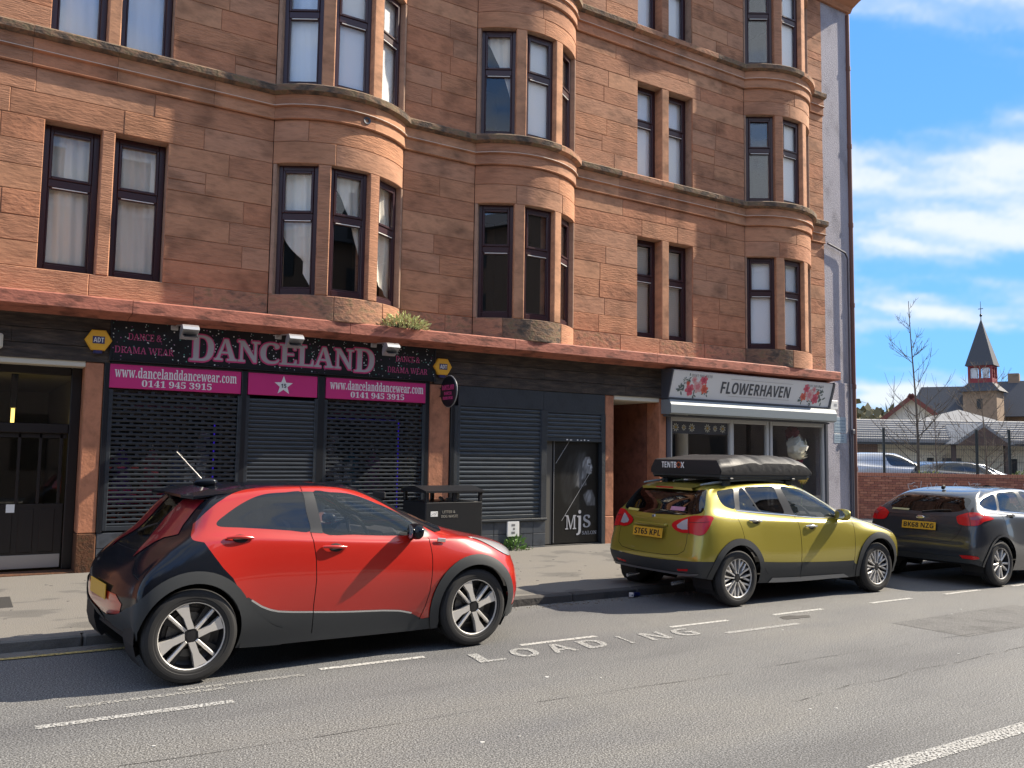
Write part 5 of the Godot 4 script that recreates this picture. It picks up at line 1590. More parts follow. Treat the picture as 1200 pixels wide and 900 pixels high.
func wheel(parent: Node3D, x: float, z: float, r: float, w: float, rim: float, style: String, out: float) -> void:   # out: +1 right side, -1 left
	var o := sub("wheel", parent, Transform3D(Basis(), Vector3(x, r, z)))
	var t := Transform3D(Basis(Vector3(1, 0, 0), PI / 2 * out), Vector3.ZERO)     # local y of the lathe runs outwards
	if out < 0: t = Transform3D(Basis(Vector3(1, 0, 0), -PI / 2), Vector3.ZERO)
	var h := w / 2
	var g := MB.new()
	g.lathe(t, [Vector2(rim - .012, -h * .8), Vector2(rim + .02, -h), Vector2(r - .05, -h), Vector2(r - .014, -h * .86), Vector2(r - .002, -h * .6), Vector2(r, -h * .5), Vector2(r, -h * .34), Vector2(r - .008, -h * .32), Vector2(r - .008, -h * .26), Vector2(r, -h * .24), Vector2(r, -h * .04), Vector2(r - .008, -h * .03), Vector2(r - .008, h * .03), Vector2(r, h * .04), Vector2(r, h * .24), Vector2(r - .008, h * .26), Vector2(r - .008, h * .32), Vector2(r, h * .34), Vector2(r, h * .5), Vector2(r - .002, h * .6), Vector2(r - .014, h * .86), Vector2(r - .034, h * .97), Vector2(r - .036, h * .985), Vector2(r - .05, h), Vector2(rim + .03, h), Vector2(rim + .026, h * .97), Vector2(rim + .012, h * .96), Vector2(rim - .004, h * .88)], 48)
	obj("tyre", g, M.rubber, o)
	g = MB.new()
	g.lathe(t, [Vector2(.02, -h * .2), Vector2(rim * .5, -h * .15), Vector2(rim * .78, -h * .1), Vector2(rim * .90, h * .1), Vector2(rim * .955, h * .62), Vector2(rim * .965, h * .80)], 40)
	obj("rim", g, M.alloy_dark, o)
	g = MB.new()
	g.lathe(t, [Vector2(rim * .962, h * .76), Vector2(rim * .965, h * .86), Vector2(rim * .99, h * .90), Vector2(rim * 1.005, h * .86)], 40)
	obj("rim_edge", g, M.alloy, o)
	g = MB.new(); g.lathe(t, [Vector2(rim * .66, -h * .1), Vector2(rim * .66, h * .02), Vector2(.03, h * .04)], 30)
	obj("brake_disc", g, mat(lin(.12, .12, .12), .4, .6), o)
	var sp := MB.new(); var dk := MB.new()
	var bt := t * Transform3D(Basis(Vector3(1, 0, 0), -PI / 2), Vector3.ZERO)   # local xy is the wheel's face, z outwards
	if style == "blade":
		for k in 8:
			var rt := bt * Transform3D(Basis(Vector3(0, 0, 1), -TAU * k / 8.0 + .1), Vector3.ZERO)
			if k % 2 == 0:
				sp.prism(PackedVector2Array([Vector2(.20, -.10), Vector2(.55, .0), Vector2(.96, .04), Vector2(.87, .42), Vector2(.55, .20), Vector2(.2, .10)].map(func(p): return p * rim)), rt, h * .40, h * .80, .006)
			else:
				sp.prism(PackedVector2Array([Vector2(.2, -.05), Vector2(.955, -.10), Vector2(.96, .0), Vector2(.22, .05)].map(func(p): return p * rim)), rt, h * .40, h * .74, .005)
			dk.prism(PackedVector2Array([Vector2(.2, -.08), Vector2(.95, .02), Vector2(.9, .20), Vector2(.2, .08)].map(func(p): return p * rim)), rt, h * .15, h * .38)
	elif style == "twin":
		for k in 5:
			for s in [-1.0, 1.0]:
				var rt := bt * Transform3D(Basis(Vector3(0, 0, 1), TAU * k / 5.0 + .3), Vector3.ZERO)
				sp.prism(PackedVector2Array([Vector2(.20, s * .03), Vector2(.55, s * .10), Vector2(.95, s * .12), Vector2(.94, s * .22), Vector2(.55, s * .17), Vector2(.22, s * .10)].map(func(p): return p * rim)), rt, h * .36, h * .76, .005)
				sp.prism(PackedVector2Array([Vector2(.40, s * .17), Vector2(.62, s * .22), Vector2(.88, s * .42), Vector2(.82, s * .52), Vector2(.58, s * .32)].map(func(p): return p * rim)), rt, h * .36, h * .72, .005)
			var r2 := bt * Transform3D(Basis(Vector3(0, 0, 1), TAU * k / 5.0 + .3), Vector3.ZERO)
			dk.prism(PackedVector2Array([Vector2(.18, -.13), Vector2(.95, -.30), Vector2(.95, .30), Vector2(.18, .13)].map(func(p): return p * rim)), r2, h * .12, h * .34)
	else:
		for k in 10:
			var rt := bt * Transform3D(Basis(Vector3(0, 0, 1), TAU * k / 10.0 + (.10 if k % 2 else -.06)), Vector3.ZERO)
			sp.prism(PackedVector2Array([Vector2(.18, -.05), Vector2(.95, -.075), Vector2(.95, .075), Vector2(.18, .05)].map(func(p): return p * rim)), rt, h * .30, h * .74, .006)
	obj("spokes", sp, M.alloy, o)
	if dk.v.size(): obj("spoke_backs", dk, M.alloy_dark, o)
	g = MB.new(); g.lathe(t, [Vector2(rim * .24, h * .2), Vector2(rim * .24, h * .60), Vector2(rim * .21, h * .68), Vector2(rim * .15, h * .68), Vector2(rim * .15, h * .74), Vector2(0, h * .76)], 20)
	for k in 5:
		var a := TAU * k / 5.0
		g.lathe(t * Transform3D(Basis(), Vector3(cos(a) * rim * .185, 0, sin(a) * rim * .185)), [Vector2(.010, h * .6), Vector2(.010, h * .71), Vector2(0, h * .72)], 8)
	obj("hub", g, M.alloy_dark, o)

func wheel_well(parent: Node3D, x: float, y: float, r: float, z0: float, z1: float) -> void:
	for s in [-1.0, 1.0]:
		var g := MB.new()
		var n := 18
		for i in n:
			var a := deg_to_rad(lerpf(-35, 215, float(i) / n)); var b := deg_to_rad(lerpf(-35, 215, float(i + 1) / n))
			var pa := Vector3(x + cos(a) * r, maxf(y + sin(a) * r, .14), 0); var pb := Vector3(x + cos(b) * r, maxf(y + sin(b) * r, .14), 0)
			g.quad(pa + Vector3(0, 0, z0 * s), pb + Vector3(0, 0, z0 * s), pb + Vector3(0, 0, z1 * s), pa + Vector3(0, 0, z1 * s), Vector3(x, y, 0) - (pa + pb) / 2)
			g.flat(Vector3(x, y, z0 * s), pa + Vector3(0, 0, z0 * s), pb + Vector3(0, 0, z0 * s), Vector3(0, 0, s))
		obj("wheel_well", g, M.car_gap, parent)

func cabin(o: Node3D, xs: float, belt: float, wid: float, wheel_z: float, x_dash: float, x_back: float) -> void:
	# seats, dashboard, steering wheel (right-hand drive), rear shelf and a floor
	var g := MB.new()
	for z in [-.36, .36]:
		g = MB.new()
		g.obox(Transform3D(Basis(Vector3(0, 0, 1), .05), Vector3(xs, .50, z)), Vector3(.52, .16, .48), .05)
		g.obox(Transform3D(Basis(Vector3(0, 0, 1), .26), Vector3(xs - .30, .82, z)), Vector3(.14, .62, .46), .06)
		g.obox(Transform3D(Basis(Vector3(0, 0, 1), .20), Vector3(xs - .39, 1.17, z)), Vector3(.09, .17, .26), .04)
		obj("front_seat", g, M.seat_cloth, o)
	g = MB.new()
	g.obox(Transform3D(Basis(), Vector3(x_back + .36, .48, 0)), Vector3(.48, .16, 1.2), .05)
	g.obox(Transform3D(Basis(Vector3(0, 0, 1), .24), Vector3(x_back + .08, .78, 0)), Vector3(.14, .58, 1.2), .06)
	for z in [-.38, .38]: g.obox(Transform3D(Basis(Vector3(0, 0, 1), .2), Vector3(x_back - .0, 1.10, z)), Vector3(.09, .15, .24), .04)
	obj("rear_seat", g, M.seat_cloth, o)
	g = MB.new()
	g.obox(Transform3D(Basis(Vector3(0, 0, 1), -.12), Vector3(x_dash, belt - .17, 0)), Vector3(.50, .26, wid * 1.72), .07)
	g.obox(Transform3D(Basis(Vector3(0, 0, 1), .3), Vector3(x_dash - .22, belt - .06, .36)), Vector3(.2, .14, .42), .05)
	obj("dashboard", g, M.lining, o)
	g = MB.new()
	var rt := Transform3D(Basis(Vector3(0, 0, 1), .42), Vector3(x_dash - .42, belt - .05, .36))
	var pts := []; var rr := []
	for k in 25:
		pts.append(rt * Vector3(0, cos(TAU * k / 24.0) * .18, sin(TAU * k / 24.0) * .18)); rr.append(.016)
	g.tube(pts, rr, 8, false)
	g.obox(rt, Vector3(.03, .06, .32), .01); g.obox(rt * Transform3D(Basis(), Vector3(0, -.07, 0)), Vector3(.03, .14, .06), .01)
	obj("steering_wheel", g, M.lining, o)
	g = MB.new(); g.obox(Transform3D(Basis(), Vector3(x_dash - .05, belt + .28, 0)), Vector3(.03, .06, .22), .01)
	obj("rear_view_mirror", g, M.lining, o)
	g = MB.new(); g.box(Vector3(-.10, .26, -.66), Vector3(x_dash + .1, .30, .66))
	obj("cabin_floor", g, M.lining, o)

func finish(o: Node3D, net: Net, cut: Dictionary, mats: Dictionary, doors: Dictionary) -> void:
	# parts that span the middle are one mesh; those listed in doors come once per side, glass and handles under their door
	obj("body", both(cut.body), mats.body, o)
	obj("lining", both(cut["_lining"]), M.lining, o)
	var held := []
	for k in doors: held.append_array(doors[k].get("with", []))
	for k in cut:
		if k in ["body", "_lining"] or k.contains("hole") or cut[k].v.size() == 0 or doors.has(k) or k in held: continue
		var apart := true
		for p in cut[k].v:
			if absf(p.z) < .02:
				apart = false; break
		if apart:
			obj(k, cut[k], mats.get(k, M.trim), o); obj(k, cut[k].mirrored(), mats.get(k, M.trim), o)
		else:
			obj(k, both(cut[k]), mats.get(k, M.trim), o)
	for k in doors:
		for s in [0, 1]:
			var mb: MB = cut[k] if s == 0 else cut[k].mirrored()
			var d := obj(doors[k].name, mb, mats.get(k, mats.body), o)
			for c in doors[k].get("with", []):
				obj(doors[k].get("as", {}).get(c, c), cut[c] if s == 0 else cut[c].mirrored(), mats.get(c, M.trim), d)
			for c in doors[k].get("add", []):
				obj(c[0], c[1] if s == 0 else c[1].mirrored(), c[2], d)
	# underside
	var g := MB.new()
	for i in (net.nu - 1) * 4:
		var a := net.at(i / 4.0, 0.0); var b := net.at((i + 1) / 4.0, 0.0)
		g.quad(a, b, b * Vector3(1, 1, -1), a * Vector3(1, 1, -1), Vector3.DOWN)
	obj("underside", g, M.car_gap, o)

func handle_shape(net: Net, u: float, v: float, w: float, m: float) -> MB:
	var g := MB.new()
	var n := net.normal(u, v); var p := net.at(u, v)
	var d := (net.at(u + .05, v) - net.at(u - .05, v)).normalized()
	var up := n.cross(d).normalized()
	if up.y < 0: up = -up
	var pts := []; var rr := []
	for k in 7:
		var f := k / 6.0
		pts.append(p + d * (f - .5) * w + n * (.012 + .020 * sin(PI * f)) - up * .002); rr.append(.011 + .003 * sin(PI * f))
	g.tube(pts, rr, 8)
	return g

func cup_shape(net: Net, u: float, v: float, w: float) -> MB:
	var g := MB.new()
	var n := net.normal(u, v); var p := net.at(u, v) + n * .001
	var d := (net.at(u + .05, v) - net.at(u - .05, v)).normalized()
	var up := n.cross(d).normalized()
	g.ball(Transform3D(Basis(d * w * .30, up * .034, n * .004), p), 16, 6)
	return g

func sticker(net: Net, u: float, v: float, side: float, w: float, h: float) -> MB:
	var g := MB.new()
	var p := net.at(u, v); var n := net.normal(u, v)
	var a := (net.at(u + .05, v) - net.at(u - .05, v)).normalized(); var b := n.cross(a).normalized()
	g.obox(Transform3D(Basis(a, b, n), p + n * .004), Vector3(w, h, .003))
	return g if side > 0 else g.mirrored()

func mirror_shape(p: Vector3, s: float) -> MB:
	var g := MB.new()
	# housing: a rounded wedge, blunt at the back and tapering forwards
	for i in 18:
		for k in 10:
			var q := []; var nn := []
			for e in [[i, k], [i + 1, k], [i + 1, k + 1], [i, k + 1]]:
				var a: float = TAU * e[0] / 18.0; var b: float = PI * e[1] / 10.0
				var d := Vector3(cos(b), sin(b) * cos(a), sin(b) * sin(a))
				var w := Vector3(signf(d.x) * pow(absf(d.x), .6), signf(d.y) * pow(absf(d.y), .7), signf(d.z) * pow(absf(d.z), .7))
				var tp := 1.0 - .32 * maxf(w.x, 0.0)
				q.append(p + Vector3(0, .05, .11) + Vector3(w.x * .068, w.y * .066 * tp, w.z * .105 * tp + w.x * -.03) * s); nn.append((Vector3(w.x / .07, w.y / .066, w.z / .105)).normalized())
			g.quads(q[0], q[1], q[2], q[3], nn[0], nn[1], nn[2], nn[3])
	g.tube([p + Vector3(.01, -.02, -.02), p + Vector3(.01, .01, .05)], [.03, .022], 8)
	return g

func mirror_glass(p: Vector3, s: float) -> MB:
	var g := MB.new()
	g.ball(Transform3D(Basis(Vector3(.004, 0, .0), Vector3(0, .058 * s, 0), Vector3(-.02, 0, .082 * s)), p + Vector3(-.064 * s, .05, .118)), 14, 8)
	return g

func plate(o: Node3D, at: Transform3D, s: String) -> void:
	var n := sub("number_plate", o, at)
	var g := MB.new(); g.box(Vector3(-.26, -.056, 0), Vector3(.26, .056, .008), .003)
	obj("plate", g, M.plate, n)
	if s: text("lettering", s, .46, .070, M.ink, Transform3D(Basis(), Vector3(0, 0, .0095)), n, "Droid Sans", true, .002)

func car_at(called: String, label: String, cx: float, cz: float, th: float, wz: float, group := "") -> Node3D:
	# (cx, cz): where the right rear wheel's outer face meets the road
	var nn := Vector3(-sin(th), 0, cos(th))
	var o := thing(called, label, "car", Vector3.ZERO, 0.0, group)
	var base := Vector3(cx, 0, cz) - nn * wz
	base.y = gy(base.x) + .006
	var bx := Vector3(cos(th), -G, sin(th)).normalized()
	var bz := nn
	o.transform = Transform3D(Basis(bx, bz.cross(bx).normalized(), bz), base)
	return o

func build_red_car() -> void:
	var o := car_at("parked_car", "small red hatchback with black roof and rear, nearest the camera", 1.50, 5.235, -.064, .85, "cars parked along the kerb")
	var net := Net.new(NET_AYGO)
	var rear := wheel_cuts(net, 0.0, .345, .360, .085, 3.6); var front := wheel_cuts(net, 2.43, .345, .360, .085, 8.9)
	var red_line := [[2.13,4.27],[2.81,4.53],[3.76,4.92],[4.20,5.45],[4.89,5.95],[5.46,6.02],[5.99,6.02],[6.91,6.02],[7.9,5.6],[8.35,5.1],[8.62,4.72],[8.50,4.35],[8.35,4.20],[8.02,3.74],[8.00,2.91],[7.99,2.48],[7.95,1.84],[7.92,1.31],[7.84,0.83],[7.73,0.40],[7.13,0.44],[6.66,0.48],[6.30,0.52],[5.95,0.58],[5.56,0.66],[5.31,0.86],[5.09,1.18],[4.84,1.58],[4.62,2.01],[4.42,2.27],[4.23,2.59],[3.92,3.16],[3.2,3.65],[2.5,4.05]]
	var red := poly(red_line)
	# split the red flank into two doors at the shut line
	var shut := [[5.90,6.5],[5.89,4.98],[5.91,3.99],[5.94,3.00],[5.97,2.54],[5.98,2.03],[5.96,1.31],[5.97,0.3]]
	var back_half := poly([[0.0,7.0],[0.0,0.0]] + [[5.97,0.0]] + [[5.96,1.31],[5.98,2.03],[5.97,2.54],[5.94,3.00],[5.91,3.99],[5.89,4.98],[5.90,7.0]])
	var front_half := poly([[13.0,7.0],[13.0,0.0]] + [[5.97,0.0]] + [[5.96,1.31],[5.98,2.03],[5.97,2.54],[5.94,3.00],[5.91,3.99],[5.89,4.98],[5.90,7.0]])
	var d1 := Geometry2D.intersect_polygons(red, back_half)[0]; var d2 := Geometry2D.intersect_polygons(red, front_half)[0]
	var lap := poly([[4.90,1.54],[5.12,1.29],[5.26,1.20],[5.41,1.14],[5.65,1.10],[5.94,1.06],[6.48,0.95],[6.89,0.88],[7.20,0.80],[7.50,0.66],[7.80,0.40],[7.13,0.40],[6.66,0.44],[6.30,0.48],[5.95,0.54],[5.56,0.60],[5.31,0.70],[5.03,1.02],[4.80,1.46]])
	var lap1 := Geometry2D.intersect_polygons(lap, back_half)[0]; var lap2 := Geometry2D.intersect_polygons(lap, front_half)[0]
	var R := [
		["wheel_hole", rear[0], 0], ["wheel_hole", front[0], 0],
		["rear_arch", Geometry2D.merge_polygons(rear[1], poly([[4.5,-.3],[4.6,1.0],[4.74,1.71],[4.98,1.25],[5.13,1.03],[5.27,0.83],[5.39,0.70],[5.5,.62],[5.5,-.3]]))[0], .012], ["front_arch", front[1], .012],
		["rear_side_glass", smooth([[3.96,4.22],[4.15,4.42],[4.46,4.66],[4.83,4.87],[5.15,4.97],[5.52,4.985],[5.87,4.985],[5.89,4.5],[5.89,4.02],[5.53,4.02],[5.14,4.03],[4.59,4.05],[4.10,4.08]]), .0],
		["window_pillar", poly([[5.88,4.99],[6.15,4.98],[6.11,3.98],[5.90,3.99]]), .002],
		["front_side_glass", smooth([[6.15,4.97],[6.58,4.985],[7.10,4.985],[7.55,4.93],[7.95,4.80],[8.22,4.60],[8.31,4.42],[8.20,4.2],[7.96,4.05],[7.57,3.95],[7.24,3.95],[6.93,3.96],[6.59,3.97],[6.12,3.98]]), .0],
		["window_corner", poly([[8.05,4.78],[8.50,4.52],[8.58,4.24],[8.05,3.77],[7.54,3.86],[7.96,4.05],[8.25,4.35]]), .001],
		["seam", seam(net, shut), -.004],
		["seam", seam(net, [[8.02,3.74],[8.00,2.91],[7.99,2.48],[7.95,1.84],[7.92,1.31],[7.84,0.83],[7.73,0.40]]), -.004],
		["silver_strip", seam(net, [[4.95,1.47],[5.12,1.31],[5.26,1.22],[5.41,1.16],[5.65,1.12],[5.94,1.08],[6.48,0.97],[6.89,0.90],[7.20,0.82],[7.50,0.68]], .014), .003],
		["rear_door_lap", lap1, .004], ["front_door_lap", lap2, .004],
		["tail_lamp", poly([[1.80,4.97],[1.1,4.97],[.52,4.88],[.46,4.4],[.52,4.0],[.70,3.5],[.86,2.75],[.97,3.1],[1.06,3.6],[1.22,3.85],[1.72,3.97],[1.60,4.25],[1.66,4.6]]), .006],
		["rear_screen_glass", smooth([[-.6,4.86],[.36,4.86],[.30,4.4],[.33,4.05],[.38,3.85],[.0,3.72],[-.6,3.70]]), .0],
		["rear_door", d1, .0], ["front_door", d2, .0],
		["seam", seam(net, [[0.0,3.0],[.72,3.0],[1.2,2.6],[1.6,2.2],[2.2,2.0]], .006), -.003],
		["rear_lower_bumper", poly([[-1,.55],[.9,.55],[1.35,.85],[1.5,1.25],[1.1,1.5],[-1,1.5]]), .004],
		["rear_diffuser", poly([[-1,-.3],[2.6,-.3],[2.4,.5],[1.5,.62],[1.2,.5],[-1,.45]]), .003],
		["rear_quarter", poly([[-1,1.2],[-1,7],[4.0,7.2],[6.0,6.98],[9.4,7.1],[9.4,6.02],[7.9,6.03],[6.9,6.03],[5.46,6.03],[4.89,5.96],[4.20,5.46],[3.76,4.93],[2.81,4.54],[2.13,4.28],[2.5,4.0],[3.92,3.14],[4.23,2.57],[4.42,2.25],[4.62,1.99],[4.74,1.7],[4.74,.3],[1.5,.3],[1.0,.9]]), 0.0],
		["windscreen_glass", smooth([[14.0,4.12],[12.0,4.12],[10.4,4.14],[9.35,4.20],[9.10,4.4],[9.05,4.7],[9.10,4.92],[9.5,4.97],[11.0,4.98],[14.0,4.98]]), .0],
		["windscreen_frame", poly([[8.50,4.52],[8.62,4.76],[8.35,5.12],[7.9,5.62],[6.91,6.05],[9.6,6.6],[14,6.4],[14,3.98],[9.3,3.96],[8.6,3.98],[8.58,4.24]]), .001],
		["head_lamp", smooth([[9.15,3.16],[9.62,3.20],[10.1,3.12],[10.6,2.92],[11.0,2.5],[10.6,2.34],[10.15,2.46],[9.7,2.74],[9.4,3.0]]), .006],
		["front_grille", poly([[14,.55],[12,.55],[11.2,.7],[10.9,1.2],[11.3,1.55],[14,1.6]]), -.006],
		["front_lip", poly([[14,-.3],[10.0,-.3],[10.0,.30],[11.0,.45],[14,.45]]), .004],
		["seam", seam(net, [[8.6,3.98],[9.0,3.55],[9.3,3.10],[10.2,3.0],[11.0,2.9],[12.0,2.85],[13.0,2.85]], .006), -.003],
		["sill", poly([[5.3,-.3],[8.2,-.3],[8.2,.42],[7.73,.40],[7.13,.44],[6.66,.48],[6.30,.52],[5.95,.58],[5.56,.66],[5.40,.78],[5.3,.5]]), .004],
	]
	var cut := carve(net, R)
	var red_paint := paint(lin(.44, .016, .009), .0, .28)
	var black := mat(lin(.008, .010, .015), .12, 0.0, 0.42)
	var mats := {"body": red_paint, "rear_arch": M.trim, "front_arch": M.trim, "rear_side_glass": M.privacy, "front_side_glass": M.car_glass, "window_pillar": M.black_gloss, "window_corner": M.black_gloss, "seam": M.car_gap, "silver_strip": M.chrome, "rear_door_lap": M.trim, "front_door_lap": M.trim, "tail_lamp": M.tail_dark, "rear_screen_glass": M.privacy, "rear_quarter": black, "rear_lower_bumper": red_paint, "rear_diffuser": M.trim, "windscreen_glass": M.car_glass, "windscreen_frame": black, "head_lamp": M.lamp_clear, "front_grille": M.trim, "front_lip": M.trim, "sill": M.trim, "rear_door": red_paint, "front_door": red_paint}
	finish(o, net, cut, mats, {
		"rear_door": {"name": "door", "with": ["rear_side_glass", "rear_door_lap"], "as": {"rear_side_glass": "window", "rear_door_lap": "lower_trim"}, "add": [["handle", handle_shape(net, 4.62, 3.32, .20, 0), red_paint], ["handle_cup", cup_shape(net, 4.64, 3.30, .20), M.car_gap]]},
		"front_door": {"name": "door", "with": ["front_side_glass", "front_door_lap"], "as": {"front_side_glass": "window", "front_door_lap": "lower_trim"}, "add": [["handle", handle_shape(net, 6.22, 2.94, .20, 0), red_paint], ["handle_cup", cup_shape(net, 6.24, 2.92, .20), M.car_gap], ["wing_mirror", mirror_shape(Vector3(1.80, .965, .76), 1.0), black], ["mirror_glass", mirror_glass(Vector3(1.80, .965, .76), 1.0), M.chrome]]},
		"tail_lamp": {"name": "tail_light"}, "head_lamp": {"name": "headlight"}, "rear_arch": {"name": "arch_trim"}, "front_arch": {"name": "arch_trim"}, "sill": {"name": "sill"}})
	for z in [-1.0, 1.0]:
		wheel(o, 0.0, .762 * z, .336, .185, .238, "blade", z); wheel(o, 2.43, .762 * z, .336, .185, .238, "blade", z)
	wheel_well(o, 0.0, .345, .385, .50, .80); wheel_well(o, 2.43, .345, .385, .50, .80)
	cabin(o, 1.12, 1.0, .72, .3, 1.95, .05)
	# roof spoiler, aerial, plate, wiper, wing badges
	var g := MB.new()
	for s in [1.0, -1.0]:
		var a := [Vector3(.20, 1.375, 0), Vector3(.20, 1.36, .44 * s), Vector3(.30, 1.33, .56 * s)]
		var b := [Vector3(-.02, 1.325, 0), Vector3(-.01, 1.315, .42 * s), Vector3(.05, 1.305, .54 * s)]
		for k in 2:
			g.quad(a[k], a[k + 1], b[k + 1], b[k], Vector3.UP); g.quad(a[k] - Vector3(.05, .05, 0), a[k + 1] - Vector3(.05, .05, 0), b[k + 1] - Vector3(0, .02, 0), b[k] - Vector3(0, .02, 0), Vector3.DOWN)
			g.quad(b[k], b[k + 1], b[k + 1] - Vector3(0, .02, 0), b[k] - Vector3(0, .02, 0), Vector3.LEFT)
		g.flat(a[2], b[2], b[2] - Vector3(0, .02, 0), Vector3(0, 0, s))
	obj("roof_spoiler", g, black, o)
	g = MB.new()
	g.ball(Transform3D(Basis(Vector3(.10, 0, 0), Vector3(.01, .038, 0), Vector3(0, 0, .035)), Vector3(.30, 1.395, 0)), 14, 8)
	obj("aerial_base", g, black, o)
	g = MB.new(); g.tube([Vector3(.27, 1.42, 0), Vector3(.06, 1.64, 0)], [.006, .003], 6)
	obj("aerial", g, M.alloy, o)
	plate(o, Transform3D(Basis(Vector3(0, 1, 0), -PI / 2), Vector3(-.462, .60, 0)), "")
	g = MB.new()
	g.tube([Vector3(-.19, 1.02, .0), Vector3(-.17, 1.06, .15), Vector3(-.14, 1.10, .34)], [.012, .009, .006], 6)
	obj("rear_wiper", g, M.car_gap, o)
	for s in [-1.0, 1.0]:
		g = MB.new()
		g.obox(Transform3D(Basis(Vector3(0, 0, 1), -.1), Vector3(2.09, .925, .808 * s)), Vector3(.085, .035, .012), .004)
		obj("wing_badge", g, M.chrome, o)

